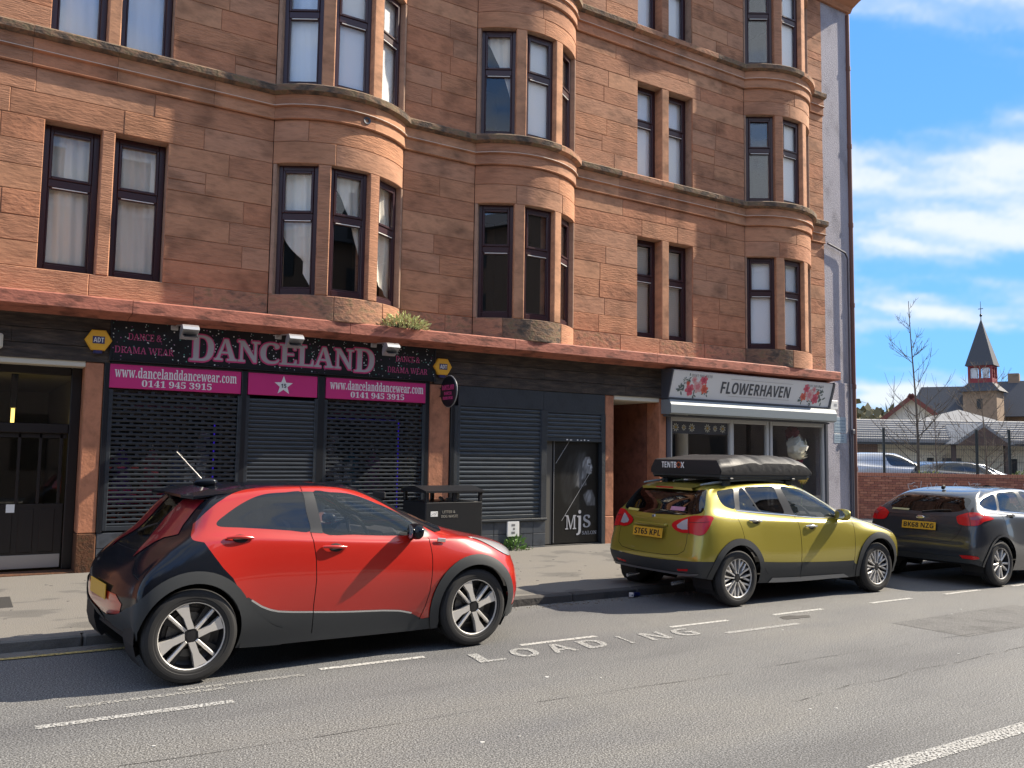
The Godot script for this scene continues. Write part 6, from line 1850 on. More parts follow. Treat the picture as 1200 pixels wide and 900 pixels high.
func build_green_car() -> void:
	var o := car_at("parked_car", "olive gold crossover with a black folded tent on its roof", 7.666, 4.702, .009, .86, "cars parked along the kerb")
	var net := Net.new(NET_SUV)
	var rear := wheel_cuts(net, 0.0, .335, .365, .075, 3.7); var front := wheel_cuts(net, 2.60, .335, .365, .075, 8.9)
	var shut_mid := [[6.00,5.3],[6.05,4.5],[6.03,4.01],[6.06,3.14],[6.08,2.32],[6.08,1.66],[6.06,1.02],[6.06,0.2]]
	var flank := poly([[4.25,5.12],[5.0,5.16],[6.0,5.16],[7.2,5.14],[8.0,5.10],[8.45,4.9],[8.6,4.3],[8.50,3.95],[8.14,3.35],[8.01,2.52],[7.95,1.85],[7.92,1.35],[7.89,0.73],[7.91,0.40],[6.06,0.36],[5.1,0.40],[4.95,.75],[4.75,1.3],[4.55,1.58],[4.28,1.72],[4.20,1.95],[4.10,3.04],[4.13,4.11]])
	var lh := poly([[0,7],[0,0],[6.06,0.0],[6.06,1.02],[6.08,1.66],[6.08,2.32],[6.06,3.14],[6.03,4.01],[6.05,4.5],[6.00,7.0]])
	var rh := poly([[13,7],[13,0],[6.06,0.0],[6.06,1.02],[6.08,1.66],[6.08,2.32],[6.06,3.14],[6.03,4.01],[6.05,4.5],[6.00,7.0]])
	var clad := poly([[4.87,0.95],[5.46,0.94],[6.02,0.95],[6.6,0.92],[7.88,0.85],[7.92,0.72],[8.1,0.55],[8.1,-.3],[4.8,-.3]])
	var R := [
		["wheel_hole", rear[0], 0], ["wheel_hole", front[0], 0],
		["rear_arch", rear[1], .010], ["front_arch", front[1], .010],
		["quarter_glass", smooth([[3.38,4.96],[3.89,4.99],[4.33,4.99],[4.28,4.6],[4.16,4.17],[3.92,4.18],[3.70,4.30],[3.53,4.56]]), 0],
		["rear_quarterlight_glass", poly([[4.58,4.97],[4.70,4.975],[5.02,4.12],[4.36,4.15]]), 0],
		["rear_door_glass", smooth([[4.78,4.98],[5.21,4.99],[5.74,4.99],[5.76,4.55],[5.75,4.10],[5.40,4.10],[5.10,4.115],[4.95,4.5]]), 0],
		["front_door_glass", smooth([[6.09,4.98],[6.65,4.99],[7.26,4.99],[7.75,4.93],[8.05,4.75],[8.12,4.45],[8.02,4.2],[7.80,4.05],[7.43,4.0],[6.94,4.0],[6.43,4.01],[6.09,4.04],[6.07,4.50]]), 0],
		["quarterlight_glass", poly([[8.20,4.62],[8.50,4.30],[8.35,3.98],[8.02,4.02],[8.15,4.25]]), .001],
		["window_pillar", poly([[4.36,4.99],[4.58,4.99],[4.78,5.0],[5.76,5.01],[6.10,5.0],[6.10,4.02],[5.74,4.06],[4.98,4.10],[4.25,4.11],[4.16,4.13],[4.28,4.6]]), .001],
		["chrome_belt", seam(net, [[4.2,4.07],[5.0,4.06],[5.75,4.03],[6.4,3.98],[7.0,3.96],[7.6,3.95],[8.2,3.93]], .012), .004],
		["seam", seam(net, shut_mid, .008), -.004],
		["seam", seam(net, [[8.50,3.95],[8.14,3.35],[8.01,2.52],[7.95,1.85],[7.92,1.35],[7.89,0.73],[7.91,0.40]], .007), -.004],
		["seam", seam(net, [[4.13,4.11],[4.10,3.04],[4.20,1.95],[4.28,1.72]], .007), -.004],
		["rear_door_cladding", Geometry2D.intersect_polygons(Geometry2D.intersect_polygons(clad, lh)[0], flank)[0], .006], ["front_door_cladding", Geometry2D.intersect_polygons(Geometry2D.intersect_polygons(clad, rh)[0], flank)[0], .006],
		["sill_trim", poly([[5.15,0.02],[5.25,0.24],[6.37,0.25],[7.45,0.22],[7.72,0.02]]), .012],
		["sill", clad, .004],
		["rear_door", Geometry2D.intersect_polygons(flank, lh)[0], 0], ["front_door", Geometry2D.intersect_polygons(flank, rh)[0], 0],
		["lamp_white", poly([[0.92,2.72],[1.12,3.02],[1.36,3.36],[1.40,2.50],[1.16,2.48],[0.96,2.56]]), .012],
		["seam", seam(net, [[1.44,3.86],[1.46,2.25]], .006), .011], ["seam", seam(net, [[1.46,2.98],[2.1,2.95],[2.7,2.84]], .005), .011],
		["tail_lamp", smooth([[0.74,2.79],[1.0,3.24],[1.40,3.80],[2.06,3.80],[2.95,3.17],[2.84,2.80],[2.60,2.48],[2.28,2.24],[1.91,2.20],[1.47,2.31],[1.13,2.30],[0.83,2.47]]), .010],
		["rear_screen_glass", smooth([[-1,4.84],[.8,4.86],[1.7,4.96],[2.12,4.96],[2.32,4.70],[2.42,4.4],[2.36,4.15],[2.05,4.02],[1.2,3.96],[.5,3.90],[-1,3.88]]), 0],
		["seam", seam(net, [[-.5,1.16],[0.5,1.17],[1.04,1.26],[1.28,1.45],[1.36,1.85],[1.36,2.27]], .007), -.003],
		["reflector", poly([[.98,.42],[1.5,.52],[1.45,.36],[1.0,.28]]), .006],
		["rear_skid", poly([[-1,.0],[1.5,.02],[2.0,.18],[2.1,.30],[1.4,.20],[.7,.18],[-1,.16]]), .012],
		["rear_bumper", poly([[-1,-.3],[3.6,-.3],[3.5,.7],[3.25,1.02],[2.6,1.03],[2.09,1.03],[1.27,0.98],[.48,.91],[-1,.88]]), .004],
		["windscreen_glass", smooth([[14,4.10],[12,4.10],[10.4,4.12],[9.3,4.16],[9.08,4.4],[9.05,4.7],[9.1,4.94],[9.5,4.98],[11,4.99],[14,4.99]]), 0],
		["head_lamp", smooth([[9.30,2.92],[9.7,2.85],[10.2,2.72],[10.6,2.5],[10.75,2.2],[10.4,2.1],[10.0,2.2],[9.65,2.45]]), .006],
		["front_grille", poly([[14,1.55],[11.2,1.55],[10.9,1.8],[11.2,2.2],[14,2.3]]), -.004],
		["front_bumper_trim", poly([[14,-.3],[10.0,-.3],[9.95,.55],[10.6,.8],[11.3,1.2],[14,1.25]]), .004],
		["seam", seam(net, [[8.6,3.98],[9.0,3.5],[9.3,3.0],[10.2,2.9],[11.0,2.75],[12.0,2.7],[13.0,2.7]], .006), -.003],
		["roof_panel", poly([[-1,7.3],[14,7.3],[14,5.9],[9.5,5.75],[7,5.7],[5,5.75],[3,5.8],[1.5,5.7],[-1,5.9]]), 0],
	]
	var cut := carve(net, R)
	var gold := paint(lin(.36, .300, .040), .45, .34)
	var mats := {"body": gold, "rear_door": gold, "front_door": gold, "roof_panel": gold, "rear_arch": M.trim, "front_arch": M.trim, "quarter_glass": M.privacy, "rear_quarterlight_glass": M.privacy, "rear_door_glass": M.privacy, "front_door_glass": M.car_glass, "quarterlight_glass": M.black_gloss, "window_pillar": M.black_gloss, "chrome_belt": M.chrome, "seam": M.car_gap, "rear_door_cladding": M.trim, "front_door_cladding": M.trim, "sill": M.trim, "sill_trim": mat(lin(.24, .24, .235), .5, .2), "lamp_white": M.lamp_clear, "tail_lamp": M.tail_red, "rear_screen_glass": M.privacy, "reflector": M.tail_red, "rear_skid": mat(lin(.16, .16, .165), .45, .4), "rear_bumper": M.trim, "windscreen_glass": M.car_glass, "head_lamp": M.lamp_clear, "front_grille": M.car_gap, "front_bumper_trim": M.trim}
	finish(o, net, cut, mats, {
		"rear_door": {"name": "door", "with": ["rear_door_glass", "rear_door_cladding", "rear_quarterlight_glass"], "as": {"rear_door_glass": "window", "rear_door_cladding": "lower_trim", "rear_quarterlight_glass": "quarterlight"}, "add": [["handle", handle_shape(net, 4.72, 3.05, .21, 0), M.chrome], ["handle_cup", cup_shape(net, 4.74, 3.03, .20), M.car_gap]]},
		"front_door": {"name": "door", "with": ["front_door_glass", "front_door_cladding"], "as": {"front_door_glass": "window", "front_door_cladding": "lower_trim"}, "add": [["handle", handle_shape(net, 6.38, 2.78, .21, 0), M.chrome], ["handle_cup", cup_shape(net, 6.40, 2.76, .20), M.car_gap], ["wing_mirror", mirror_shape(Vector3(1.86, .965, .77), 1.12), gold], ["mirror_glass", mirror_glass(Vector3(1.86, .965, .77), 1.12), M.chrome]]},
		"tail_lamp": {"name": "tail_light", "with": ["lamp_white"], "as": {"lamp_white": "reversing_light"}}, "head_lamp": {"name": "headlight"}, "rear_arch": {"name": "arch_trim"}, "front_arch": {"name": "arch_trim"}, "sill": {"name": "sill"}, "sill_trim": {"name": "sill_trim"}, "reflector": {"name": "reflector"}})
	for z in [-1.0, 1.0]:
		wheel(o, 0.0, .765 * z, .322, .20, .222, "twin", z); wheel(o, 2.60, .765 * z, .322, .20, .222, "twin", z)
		var g := MB.new()
		var pts := []
		for k in 9: pts.append(Vector3(lerpf(-.25, 1.35, k / 8.0), lerpf(1.375, 1.40, k / 8.0) + .05 * sin(PI * k / 8.0), .50 * z))
		g.tube(pts, [.010, .016, .016, .016, .016, .016, .016, .016, .010], 8)
		obj("roof_rail", g, M.alu, o)
	wheel_well(o, 0.0, .335, .38, .50, .80); wheel_well(o, 2.60, .335, .38, .50, .80)
	cabin(o, 1.30, 1.0, .74, .3, 2.08, .10)
	plate(o, Transform3D(Basis(Vector3(0, 1, 0), -PI / 2) * Basis(Vector3(1, 0, 0), -.14), Vector3(-.625, .80, 0)), "ST65 KPL")
	var g := MB.new()
	g.obox(Transform3D(Basis(Vector3(0, 0, 1), .0), Vector3(-.585, .895, 0)), Vector3(.05, .035, .56), .01)
	obj("plate_lamp_bar", g, gold, o)
	g = MB.new(); g.obox(Transform3D(Basis(Vector3(0, 0, 1), .0), Vector3(-.53, .975, 0)), Vector3(.02, .06, .06), .01)
	obj("tail_badge", g, M.chrome, o)
	var dealer := mat(lin(.55, .46, .12), .5)
	obj("dealer_sticker", sticker(net, 1.0, 4.02, -1.0, .22, .032), dealer, o)
	obj("window_sticker", sticker(net, .72, 4.22, 1.0, .22, .05), mat(lin(.45, .22, .30), .5), o)
	g = MB.new()
	for s in [1.0, -1.0]:
		g.quad(Vector3(-.16, 1.385, 0), Vector3(-.14, 1.375, .46 * s), Vector3(-.33, 1.335, .44 * s), Vector3(-.36, 1.345, 0), Vector3.UP)
		g.quad(Vector3(-.33, 1.335, .44 * s), Vector3(-.36, 1.345, 0), Vector3(-.35, 1.315, 0), Vector3(-.32, 1.305, .44 * s), Vector3.LEFT)
		g.quad(Vector3(-.2, 1.33, 0), Vector3(-.2, 1.33, .46 * s), Vector3(-.32, 1.305, .44 * s), Vector3(-.35, 1.315, 0), Vector3.DOWN)
	obj("roof_spoiler", g, gold, o)
	g = MB.new(); g.obox(Transform3D(Basis(Vector3(0, 0, 1), .3), Vector3(-.358, 1.332, 0)), Vector3(.012, .016, .30), .004)
	obj("brake_light", g, M.tail_red, o)
	g = MB.new(); g.tube([Vector3(-.5, 1.02, 0), Vector3(-.475, 1.05, .15), Vector3(-.45, 1.07, .38)], [.014, .010, .007], 6)
	obj("rear_wiper", g, M.car_gap, o)
	for s in [-1.0, 1.0]:
		g = MB.new(); g.tube([Vector3(-.42, .25, .40 * s), Vector3(-.60, .235, .40 * s)], [.022, .022], 10)
		obj("exhaust", g, M.chrome, o)
	build_roof_tent(o)

func build_roof_tent(car: Node3D) -> void:
	var o := thing("roof_tent", "black folded roof tent strapped on the olive gold crossover", "roof tent")
	o.transform = car.transform * Transform3D(Basis(), Vector3(0, 1.445, 0))
	var g := MB.new()
	# cloth cover: rounded slab with folds, higher and slacker towards the front
	var nx := 40; var nz := 18
	var x0 := -.03; var x1 := 1.60
	var f := FastNoiseLite.new(); f.seed = 3; f.frequency = 1.6; f.fractal_octaves = 4
	var top := func(fx: float, fz: float) -> Vector3:
		var x := lerpf(x0, x1, fx); var z := lerpf(-.61, .61, fz)
		var e := minf(fx, 1.0 - fx); var ez := minf(fz, 1.0 - fz)
		var rise: float = .235 + .060 * smoothstep(.0, .35, fx) - .05 * smoothstep(.8, 1.0, fx)
		var y := rise - .095 * pow(1.0 - clampf(ez / lerpf(.04, .20, smoothstep(.05, .35, fx)), 0, 1), 2.0) - .05 * pow(1.0 - clampf((1.0 - fx) / .06, 0, 1), 2.0) - .012 * pow(1.0 - clampf(fx / .03, 0, 1), 2.0)
		y += (f.get_noise_2d(x * 0.9, z * 2.0) * .018 + f.get_noise_2d(x * 2.0 + 9.0, z * 2.2) * .004) * smoothstep(.06, .3, fx) * clampf(ez / .05 + .3, 0, 1)
		y -= .02 * exp(-pow((fx - .42) / .03, 2.0)) + .018 * exp(-pow((fx - .8) / .03, 2.0))
		return Vector3(x, y, z)
	for i in nx:
		for k in nz:
			var q := []; var nn := []
			for e in [[i, k], [i + 1, k], [i + 1, k + 1], [i, k + 1]]:
				var a := float(e[0]) / nx; var b := float(e[1]) / nz
				q.append(top.call(a, b))
				var du: Vector3 = top.call(minf(a + .01, 1), b) - top.call(maxf(a - .01, 0), b); var dv: Vector3 = top.call(a, minf(b + .01, 1)) - top.call(a, maxf(b - .01, 0))
				nn.append(dv.cross(du).normalized())
			g.quads(q[0], q[1], q[2], q[3], nn[0], nn[1], nn[2], nn[3])
	var low := .055
	for s in [0.0, 1.0]:                                  # long sides, hanging in folds
		for i in nx:
			for r in 4:
				var q := []; var nn := []
				for e in [[i, r], [i + 1, r], [i + 1, r + 1], [i, r + 1]]:
					var a := float(e[0]) / nx; var b := float(e[1]) / 4.0
					var p: Vector3 = top.call(a, s)
					var w := f.get_noise_2d(p.x * 7.0, b * 1.5 + s * 20.0) * .006 * sin(PI * clampf(b + .1, 0, 1))
					q.append(Vector3(p.x, lerpf(p.y, low, b), p.z + (w + .012 * sin(PI * b)) * (1 if s > 0 else -1)))
					var w2 := f.get_noise_2d(p.x * 7.0 + .14, b * 1.5 + s * 20.0) * .006 * sin(PI * clampf(b + .1, 0, 1))
					nn.append(Vector3(-(w2 - w) / .02, .25 * (0.6 - b), 1 if s > 0 else -1).normalized())
				g.quads(q[0], q[1], q[2], q[3], nn[0], nn[1], nn[2], nn[3])
	for s in [0.0, 1.0]:                                  # ends
		for k in nz:
			for r in 3:
				var q := []
				for e in [[k, r], [k + 1, r], [k + 1, r + 1], [k, r + 1]]:
					var p: Vector3 = top.call(s, float(e[0]) / nz); var b := float(e[1]) / 3.0
					q.append(Vector3(p.x + (.02 * sin(PI * b) if s > 0 else -.004 * sin(PI * b)), lerpf(p.y, low, b), p.z))
				g.quad(q[0], q[1], q[2], q[3], Vector3(1 if s > 0 else -1, 0, 0))
	var cover := mat(lin(.018, .018, .020), .55); bump(cover, M.rough_h, .12); cover.uv1_triplanar = true; cover.uv1_scale = Vector3(2, 2, 2)
	obj("cover", g, cover, o)
	g = MB.new(); g.box(Vector3(x0 + .01, .02, -.60), Vector3(x1 - .02, .06, .60), .008)
	obj("base_board", g, M.trim, o)
	for x in [.12, 1.22]:
		g = MB.new(); g.box(Vector3(x, -.012, -.62), Vector3(x + .06, .018, .62), .008)
		for z in [-.50, .50]: g.box(Vector3(x - .03, -.13, z - .05), Vector3(x + .09, -.005, z + .05), .015)
		obj("cross_bar", g, M.trim, o)
	for z in [-.58, .58]:
		g = MB.new(); g.box(Vector3(x0 + .02, .0, z - .012), Vector3(x1 - .06, .022, z + .012), .003)
		obj("edge_rail", g, M.trim, o)
	var rt := Transform3D(Basis(Vector3(0, 1, 0), -PI / 2), Vector3(x0 - .0045, .160, -.14))
	text("lettering", "TENTB", .27, .075, M.white_paint, rt * Transform3D(Basis(), Vector3(-.13, 0, .004)), o, "Droid Sans", true, .003)
	text("lettering", "X", .065, .075, M.white_paint, rt * Transform3D(Basis(), Vector3(.112, 0, .004)), o, "Droid Sans", true, .003)
	g = MB.new()
	var orange := mat(lin(.65, .14, .04), .5)
	for k in 6:
		var a := Vector3(cos(TAU * k / 6.0 + .52), sin(TAU * k / 6.0 + .52), 0) * .036; var b := Vector3(cos(TAU * (k + 1) / 6.0 + .52), sin(TAU * (k + 1) / 6.0 + .52), 0) * .036
		g.tube([a, b], [.005, .005], 5)
	var lo := obj("logo_ring", g, orange, o); lo.transform = rt * Transform3D(Basis(), Vector3(.045, 0, .004))

func build_grey_car() -> void:
	var o := car_at("parked_car", "dark grey hatchback at the right edge behind the gold crossover", 12.382, 5.219, 0.0, .885, "cars parked along the kerb")
	var net := Net.new(NET_FOCUS)
	var rear := wheel_cuts(net, 0.0, .33, .36, .03, 3.7); var front := wheel_cuts(net, 2.65, .33, .36, .03, 8.9)
	var flank := poly([[4.75,5.05],[5.3,5.08],[6.1,5.08],[7.2,5.06],[8.0,5.02],[8.45,4.85],[8.6,4.3],[8.50,3.95],[8.2,3.35],[8.05,2.52],[8.0,1.85],[7.95,1.35],[7.92,0.73],[7.95,0.30],[6.06,0.25],[5.15,0.25],[5.0,.75],[4.75,1.25],[4.45,1.55],[4.35,2.0],[4.3,3.04],[4.4,4.02]])
	var cutline := [[6.06,0.0],[6.06,1.02],[6.08,1.66],[6.08,2.32],[6.06,3.14],[6.03,4.01],[6.0,4.5],[5.95,7.0]]
	var lh := poly([[0,7],[0,0]] + cutline); var rh := poly([[13,7],[13,0]] + cutline)
	var R := [
		["wheel_hole", rear[0], 0], ["wheel_hole", front[0], 0],
		["rear_arch", rear[1], .012], ["front_arch", front[1], .012],
		["quarter_glass", smooth([[3.15,4.60],[3.60,4.76],[4.05,4.86],[4.62,4.93],[4.55,4.5],[4.35,4.05],[3.91,4.07],[3.51,4.17],[3.2,4.4]]), 0],
		["rear_door_glass", smooth([[4.84,4.94],[5.33,4.95],[5.79,4.95],[5.82,4.5],[5.82,4.06],[5.4,4.03],[4.99,4.03],[4.55,4.05],[4.7,4.5]]), 0],
		["front_door_glass", smooth([[6.09,4.96],[6.65,4.97],[7.26,4.97],[7.75,4.9],[8.1,4.7],[8.15,4.4],[8.02,4.15],[7.80,4.02],[7.43,4.0],[6.94,4.0],[6.43,4.01],[6.09,4.04]]), 0],
		["window_pillar", poly([[4.60,4.95],[4.84,4.96],[5.8,4.97],[6.12,4.97],[6.12,4.02],[5.78,4.03],[4.5,4.03],[4.33,4.03],[4.55,4.5]]), .001],
		["chrome_belt", seam(net, [[2.95,4.45],[3.2,4.30],[3.6,4.10],[4.35,3.99],[5.0,3.98],[5.75,3.98],[6.4,3.96],[7.0,3.95],[8.2,3.95]], .014), .004],
		["chrome_roofline", seam(net, [[2.95,4.50],[3.4,4.74],[4.05,4.94],[4.7,5.0],[5.5,5.01],[6.5,5.02],[7.4,5.01]], .012), .004],
		["seam", seam(net, [[5.95,5.1],[6.0,4.5],[6.03,4.01],[6.06,3.14],[6.08,2.32],[6.08,1.66],[6.06,1.02],[6.06,0.2]], .007), -.004],
		["seam", seam(net, [[8.50,3.95],[8.2,3.35],[8.05,2.52],[8.0,1.85],[7.95,1.35],[7.92,0.73],[7.95,0.30]], .007), -.004],
		["seam", seam(net, [[4.4,4.02],[4.3,3.04],[4.35,2.0],[4.45,1.55]], .007), -.004],
		["rear_door", Geometry2D.intersect_polygons(flank, lh)[0], 0], ["front_door", Geometry2D.intersect_polygons(flank, rh)[0], 0],
		["seam", seam(net, [[1.9,3.95],[1.8,3.2],[1.85,2.5]], .006), .011], ["lamp_white", poly([[1.86,3.2],[2.45,3.3],[2.9,2.98],[2.4,2.86],[1.86,2.92]]), .012],
		["tail_lamp", smooth([[1.20,3.40],[1.42,3.80],[1.97,3.96],[2.6,3.72],[3.22,3.14],[3.63,2.85],[3.37,2.72],[2.89,2.65],[2.47,2.52],[1.85,2.50],[1.33,2.58],[1.20,2.89]]), .010],
		["rear_screen_glass", smooth([[-1,4.80],[.8,4.82],[1.5,4.82],[1.85,4.68],[1.75,4.45],[1.5,4.22],[1.0,4.06],[.4,4.0],[-1,3.98]]), 0],
		["seam", seam(net, [[-.5,1.46],[0.5,1.47],[.95,1.55],[1.22,1.9],[1.42,2.5]], .007), -.003],
		["reflector", poly([[1.30,.70],[1.75,.72],[2.36,.66],[2.51,.52],[2.05,.38],[1.45,.42]]), .006],
		["rear_bumper", poly([[-1,-.3],[3.4,-.3],[3.2,.25],[2.6,.35],[1.6,.36],[1.1,.55],[-1,.52]]), .004],
		["windscreen_glass", smooth([[14,4.10],[12,4.10],[10.4,4.12],[9.3,4.16],[9.08,4.4],[9.05,4.7],[9.1,4.92],[9.5,4.97],[11,4.98],[14,4.98]]), 0],
		["head_lamp", smooth([[9.30,2.92],[9.7,2.85],[10.2,2.72],[10.6,2.5],[10.75,2.2],[10.4,2.1],[10.0,2.2],[9.65,2.45]]), .006],
		["front_grille", poly([[14,.5],[11.2,.5],[10.9,.9],[11.2,1.6],[14,1.7]]), -.004],
		["seam", seam(net, [[8.6,3.98],[9.0,3.5],[9.3,3.0],[10.2,2.9],[11.0,2.75],[12.0,2.7],[13.0,2.7]], .006), -.003],
	]
	var cut := carve(net, R)
	var grey := paint(lin(.026, .030, .038), .2, .34)
	var mats := {"body": grey, "rear_door": grey, "front_door": grey, "rear_arch": grey, "front_arch": grey, "quarter_glass": M.privacy, "rear_door_glass": M.car_glass, "front_door_glass": M.car_glass, "window_pillar": M.black_gloss, "chrome_belt": M.chrome, "chrome_roofline": M.chrome, "seam": M.car_gap, "tail_lamp": M.tail_red, "lamp_white": M.tail_dark, "rear_screen_glass": M.privacy, "reflector": M.tail_red, "rear_bumper": M.trim, "windscreen_glass": M.car_glass, "head_lamp": M.lamp_clear, "front_grille": M.car_gap}
	finish(o, net, cut, mats, {
		"rear_door": {"name": "door", "with": ["rear_door_glass"], "as": {"rear_door_glass": "window"}, "add": [["handle", handle_shape(net, 4.80, 3.20, .20, 0), grey], ["handle_cup", cup_shape(net, 4.82, 3.18, .20), M.car_gap]]},
		"front_door": {"name": "door", "with": ["front_door_glass"], "as": {"front_door_glass": "window"}, "add": [["handle", handle_shape(net, 6.40, 3.0, .20, 0), grey], ["wing_mirror", mirror_shape(Vector3(1.90, .94, .78), 1.0), grey], ["mirror_glass", mirror_glass(Vector3(1.90, .94, .78), 1.0), M.chrome]]},
		"tail_lamp": {"name": "tail_light", "with": ["lamp_white"], "as": {"lamp_white": "indicator"}}, "head_lamp": {"name": "headlight"}, "rear_arch": {"name": "arch_lip"}, "front_arch": {"name": "arch_lip"}, "reflector": {"name": "reflector"}})
	for z in [-1.0, 1.0]:
		wheel(o, 0.0, .79 * z, .320, .20, .215, "multi", z); wheel(o, 2.65, .79 * z, .320, .20, .215, "multi", z)
	wheel_well(o, 0.0, .33, .375, .50, .82); wheel_well(o, 2.65, .33, .375, .50, .82)
	cabin(o, 1.40, .97, .74, .3, 2.15, .15)
	plate(o, Transform3D(Basis(Vector3(0, 1, 0), -PI / 2) * Basis(Vector3(1, 0, 0), -.16), Vector3(-.555, .80, 0)), "BK68 NZG")
	var g := MB.new()
	obj("dealer_sticker", sticker(net, .78, 4.06, -1.0, .28, .035), mat(lin(.45, .40, .2), .5), o)
	g = MB.new(); g.ball(Transform3D(Basis(Vector3(.05, 0, 0), Vector3(.012, .035, 0), Vector3(0, 0, .02)), Vector3(.10, 1.345, 0)), 12, 8)
	obj("roof_aerial", g, M.car_gap, o)
	g = MB.new(); g.ball(Transform3D(Basis(Vector3(.008, 0, 0), Vector3(0, .028, 0), Vector3(0, 0, .07)), Vector3(-.515, .915, 0)), 12, 6)
	obj("tail_badge", g, M.chrome, o)
	g = MB.new(); g.tube([Vector3(-.46, .99, 0), Vector3(-.43, 1.02, .18), Vector3(-.40, 1.04, .40)], [.014, .010, .007], 6)
	obj("rear_wiper", g, M.car_gap, o)

func simple_car(called: String, label: String, netdata: Array, p: Vector3, turn: float, pm: Material, sc: float, van: bool) -> void:
	var o := thing(called, label, "van" if van else "car", p, turn, "cars in the yard behind the fence")
	var net := Net.new(netdata)
	var rear := wheel_cuts(net, 0.0, .335, .365, .05, 3.7); var front := wheel_cuts(net, 2.6, .335, .365, .05, 8.9)
	var R := [["wheel_hole", rear[0], 0], ["wheel_hole", front[0], 0],
		["side_window", smooth([[3.4,4.9],[4.5,4.98],[5.8,4.98],[5.8,4.05],[4.4,4.05],[3.6,4.2]]) if not van else poly([[5.3,4.9],[5.31,4.9],[5.31,4.89]]), 0],
		["front_window", smooth([[6.1,4.97],[7.2,4.98],[7.9,4.85],[8.15,4.4],[7.8,4.05],[7.0,4.02],[6.1,4.04]]), 0],
		["rear_screen", smooth([[-1,4.8],[1.6,4.85],[2.0,4.6],[1.9,4.2],[-1,4.0]]), 0],
		["windscreen_glass", smooth([[14,4.1],[12,4.1],[10.4,4.12],[9.3,4.16],[9.05,4.6],[9.1,4.94],[11,4.99],[14,4.99]]), 0],
		["head_lamp", smooth([[9.30,2.92],[9.7,2.85],[10.2,2.72],[10.6,2.5],[10.4,2.1],[10.0,2.2],[9.65,2.45]]), .006],
		["front_grille", poly([[14,.6],[11.2,.6],[10.9,1.2],[11.2,1.7],[14,1.8]]), -.004]]
	var cut := carve(net, R)
	var dark: Material = M.privacy
	finish(o, net, cut, {"body": pm, "side_window": dark, "front_window": dark, "rear_screen": dark, "windscreen_glass": M.car_glass, "head_lamp": M.lamp_clear, "front_grille": M.car_gap}, {"front_window": {"name": "side_window"}, "head_lamp": {"name": "headlight"}})
	for z in [-1.0, 1.0]:
		wheel(o, 0.0, .765 * z, .322, .20, .222, "multi", z); wheel(o, 2.60, .765 * z, .322, .20, .222, "multi", z)
	o.scale = Vector3.ONE * sc

# ---------------------------------------------------------------- road, pavement, markings
func sheet(x0: float, x1: float, z0: float, z1: float, y: Callable, nx := 1, nz := 1) -> MB:
	var g := MB.new()
	for i in nx:
		for k in nz:
			var a := lerpf(x0, x1, float(i) / nx); var b := lerpf(x0, x1, float(i + 1) / nx)
			var c := lerpf(z0, z1, float(k) / nz); var d := lerpf(z0, z1, float(k + 1) / nz)
			g.quad(Vector3(a, y.call(a, c), c), Vector3(b, y.call(b, c), c), Vector3(b, y.call(b, d), d), Vector3(a, y.call(a, d), d), Vector3.UP)
	return g

func mark(road: Node3D, called: String, x0: float, x1: float, z: float, w: float, m: Material, z1 := NAN) -> void:
	var ze := z if is_nan(z1) else z1
	var g := MB.new()
	var h := .004
	g.quad(Vector3(x0, gy(x0) + h, z - w / 2), Vector3(x1, gy(x1) + h, ze - w / 2), Vector3(x1, gy(x1) + h, ze + w / 2), Vector3(x0, gy(x0) + h, z + w / 2), Vector3.UP)
	obj(called, g, m, road)

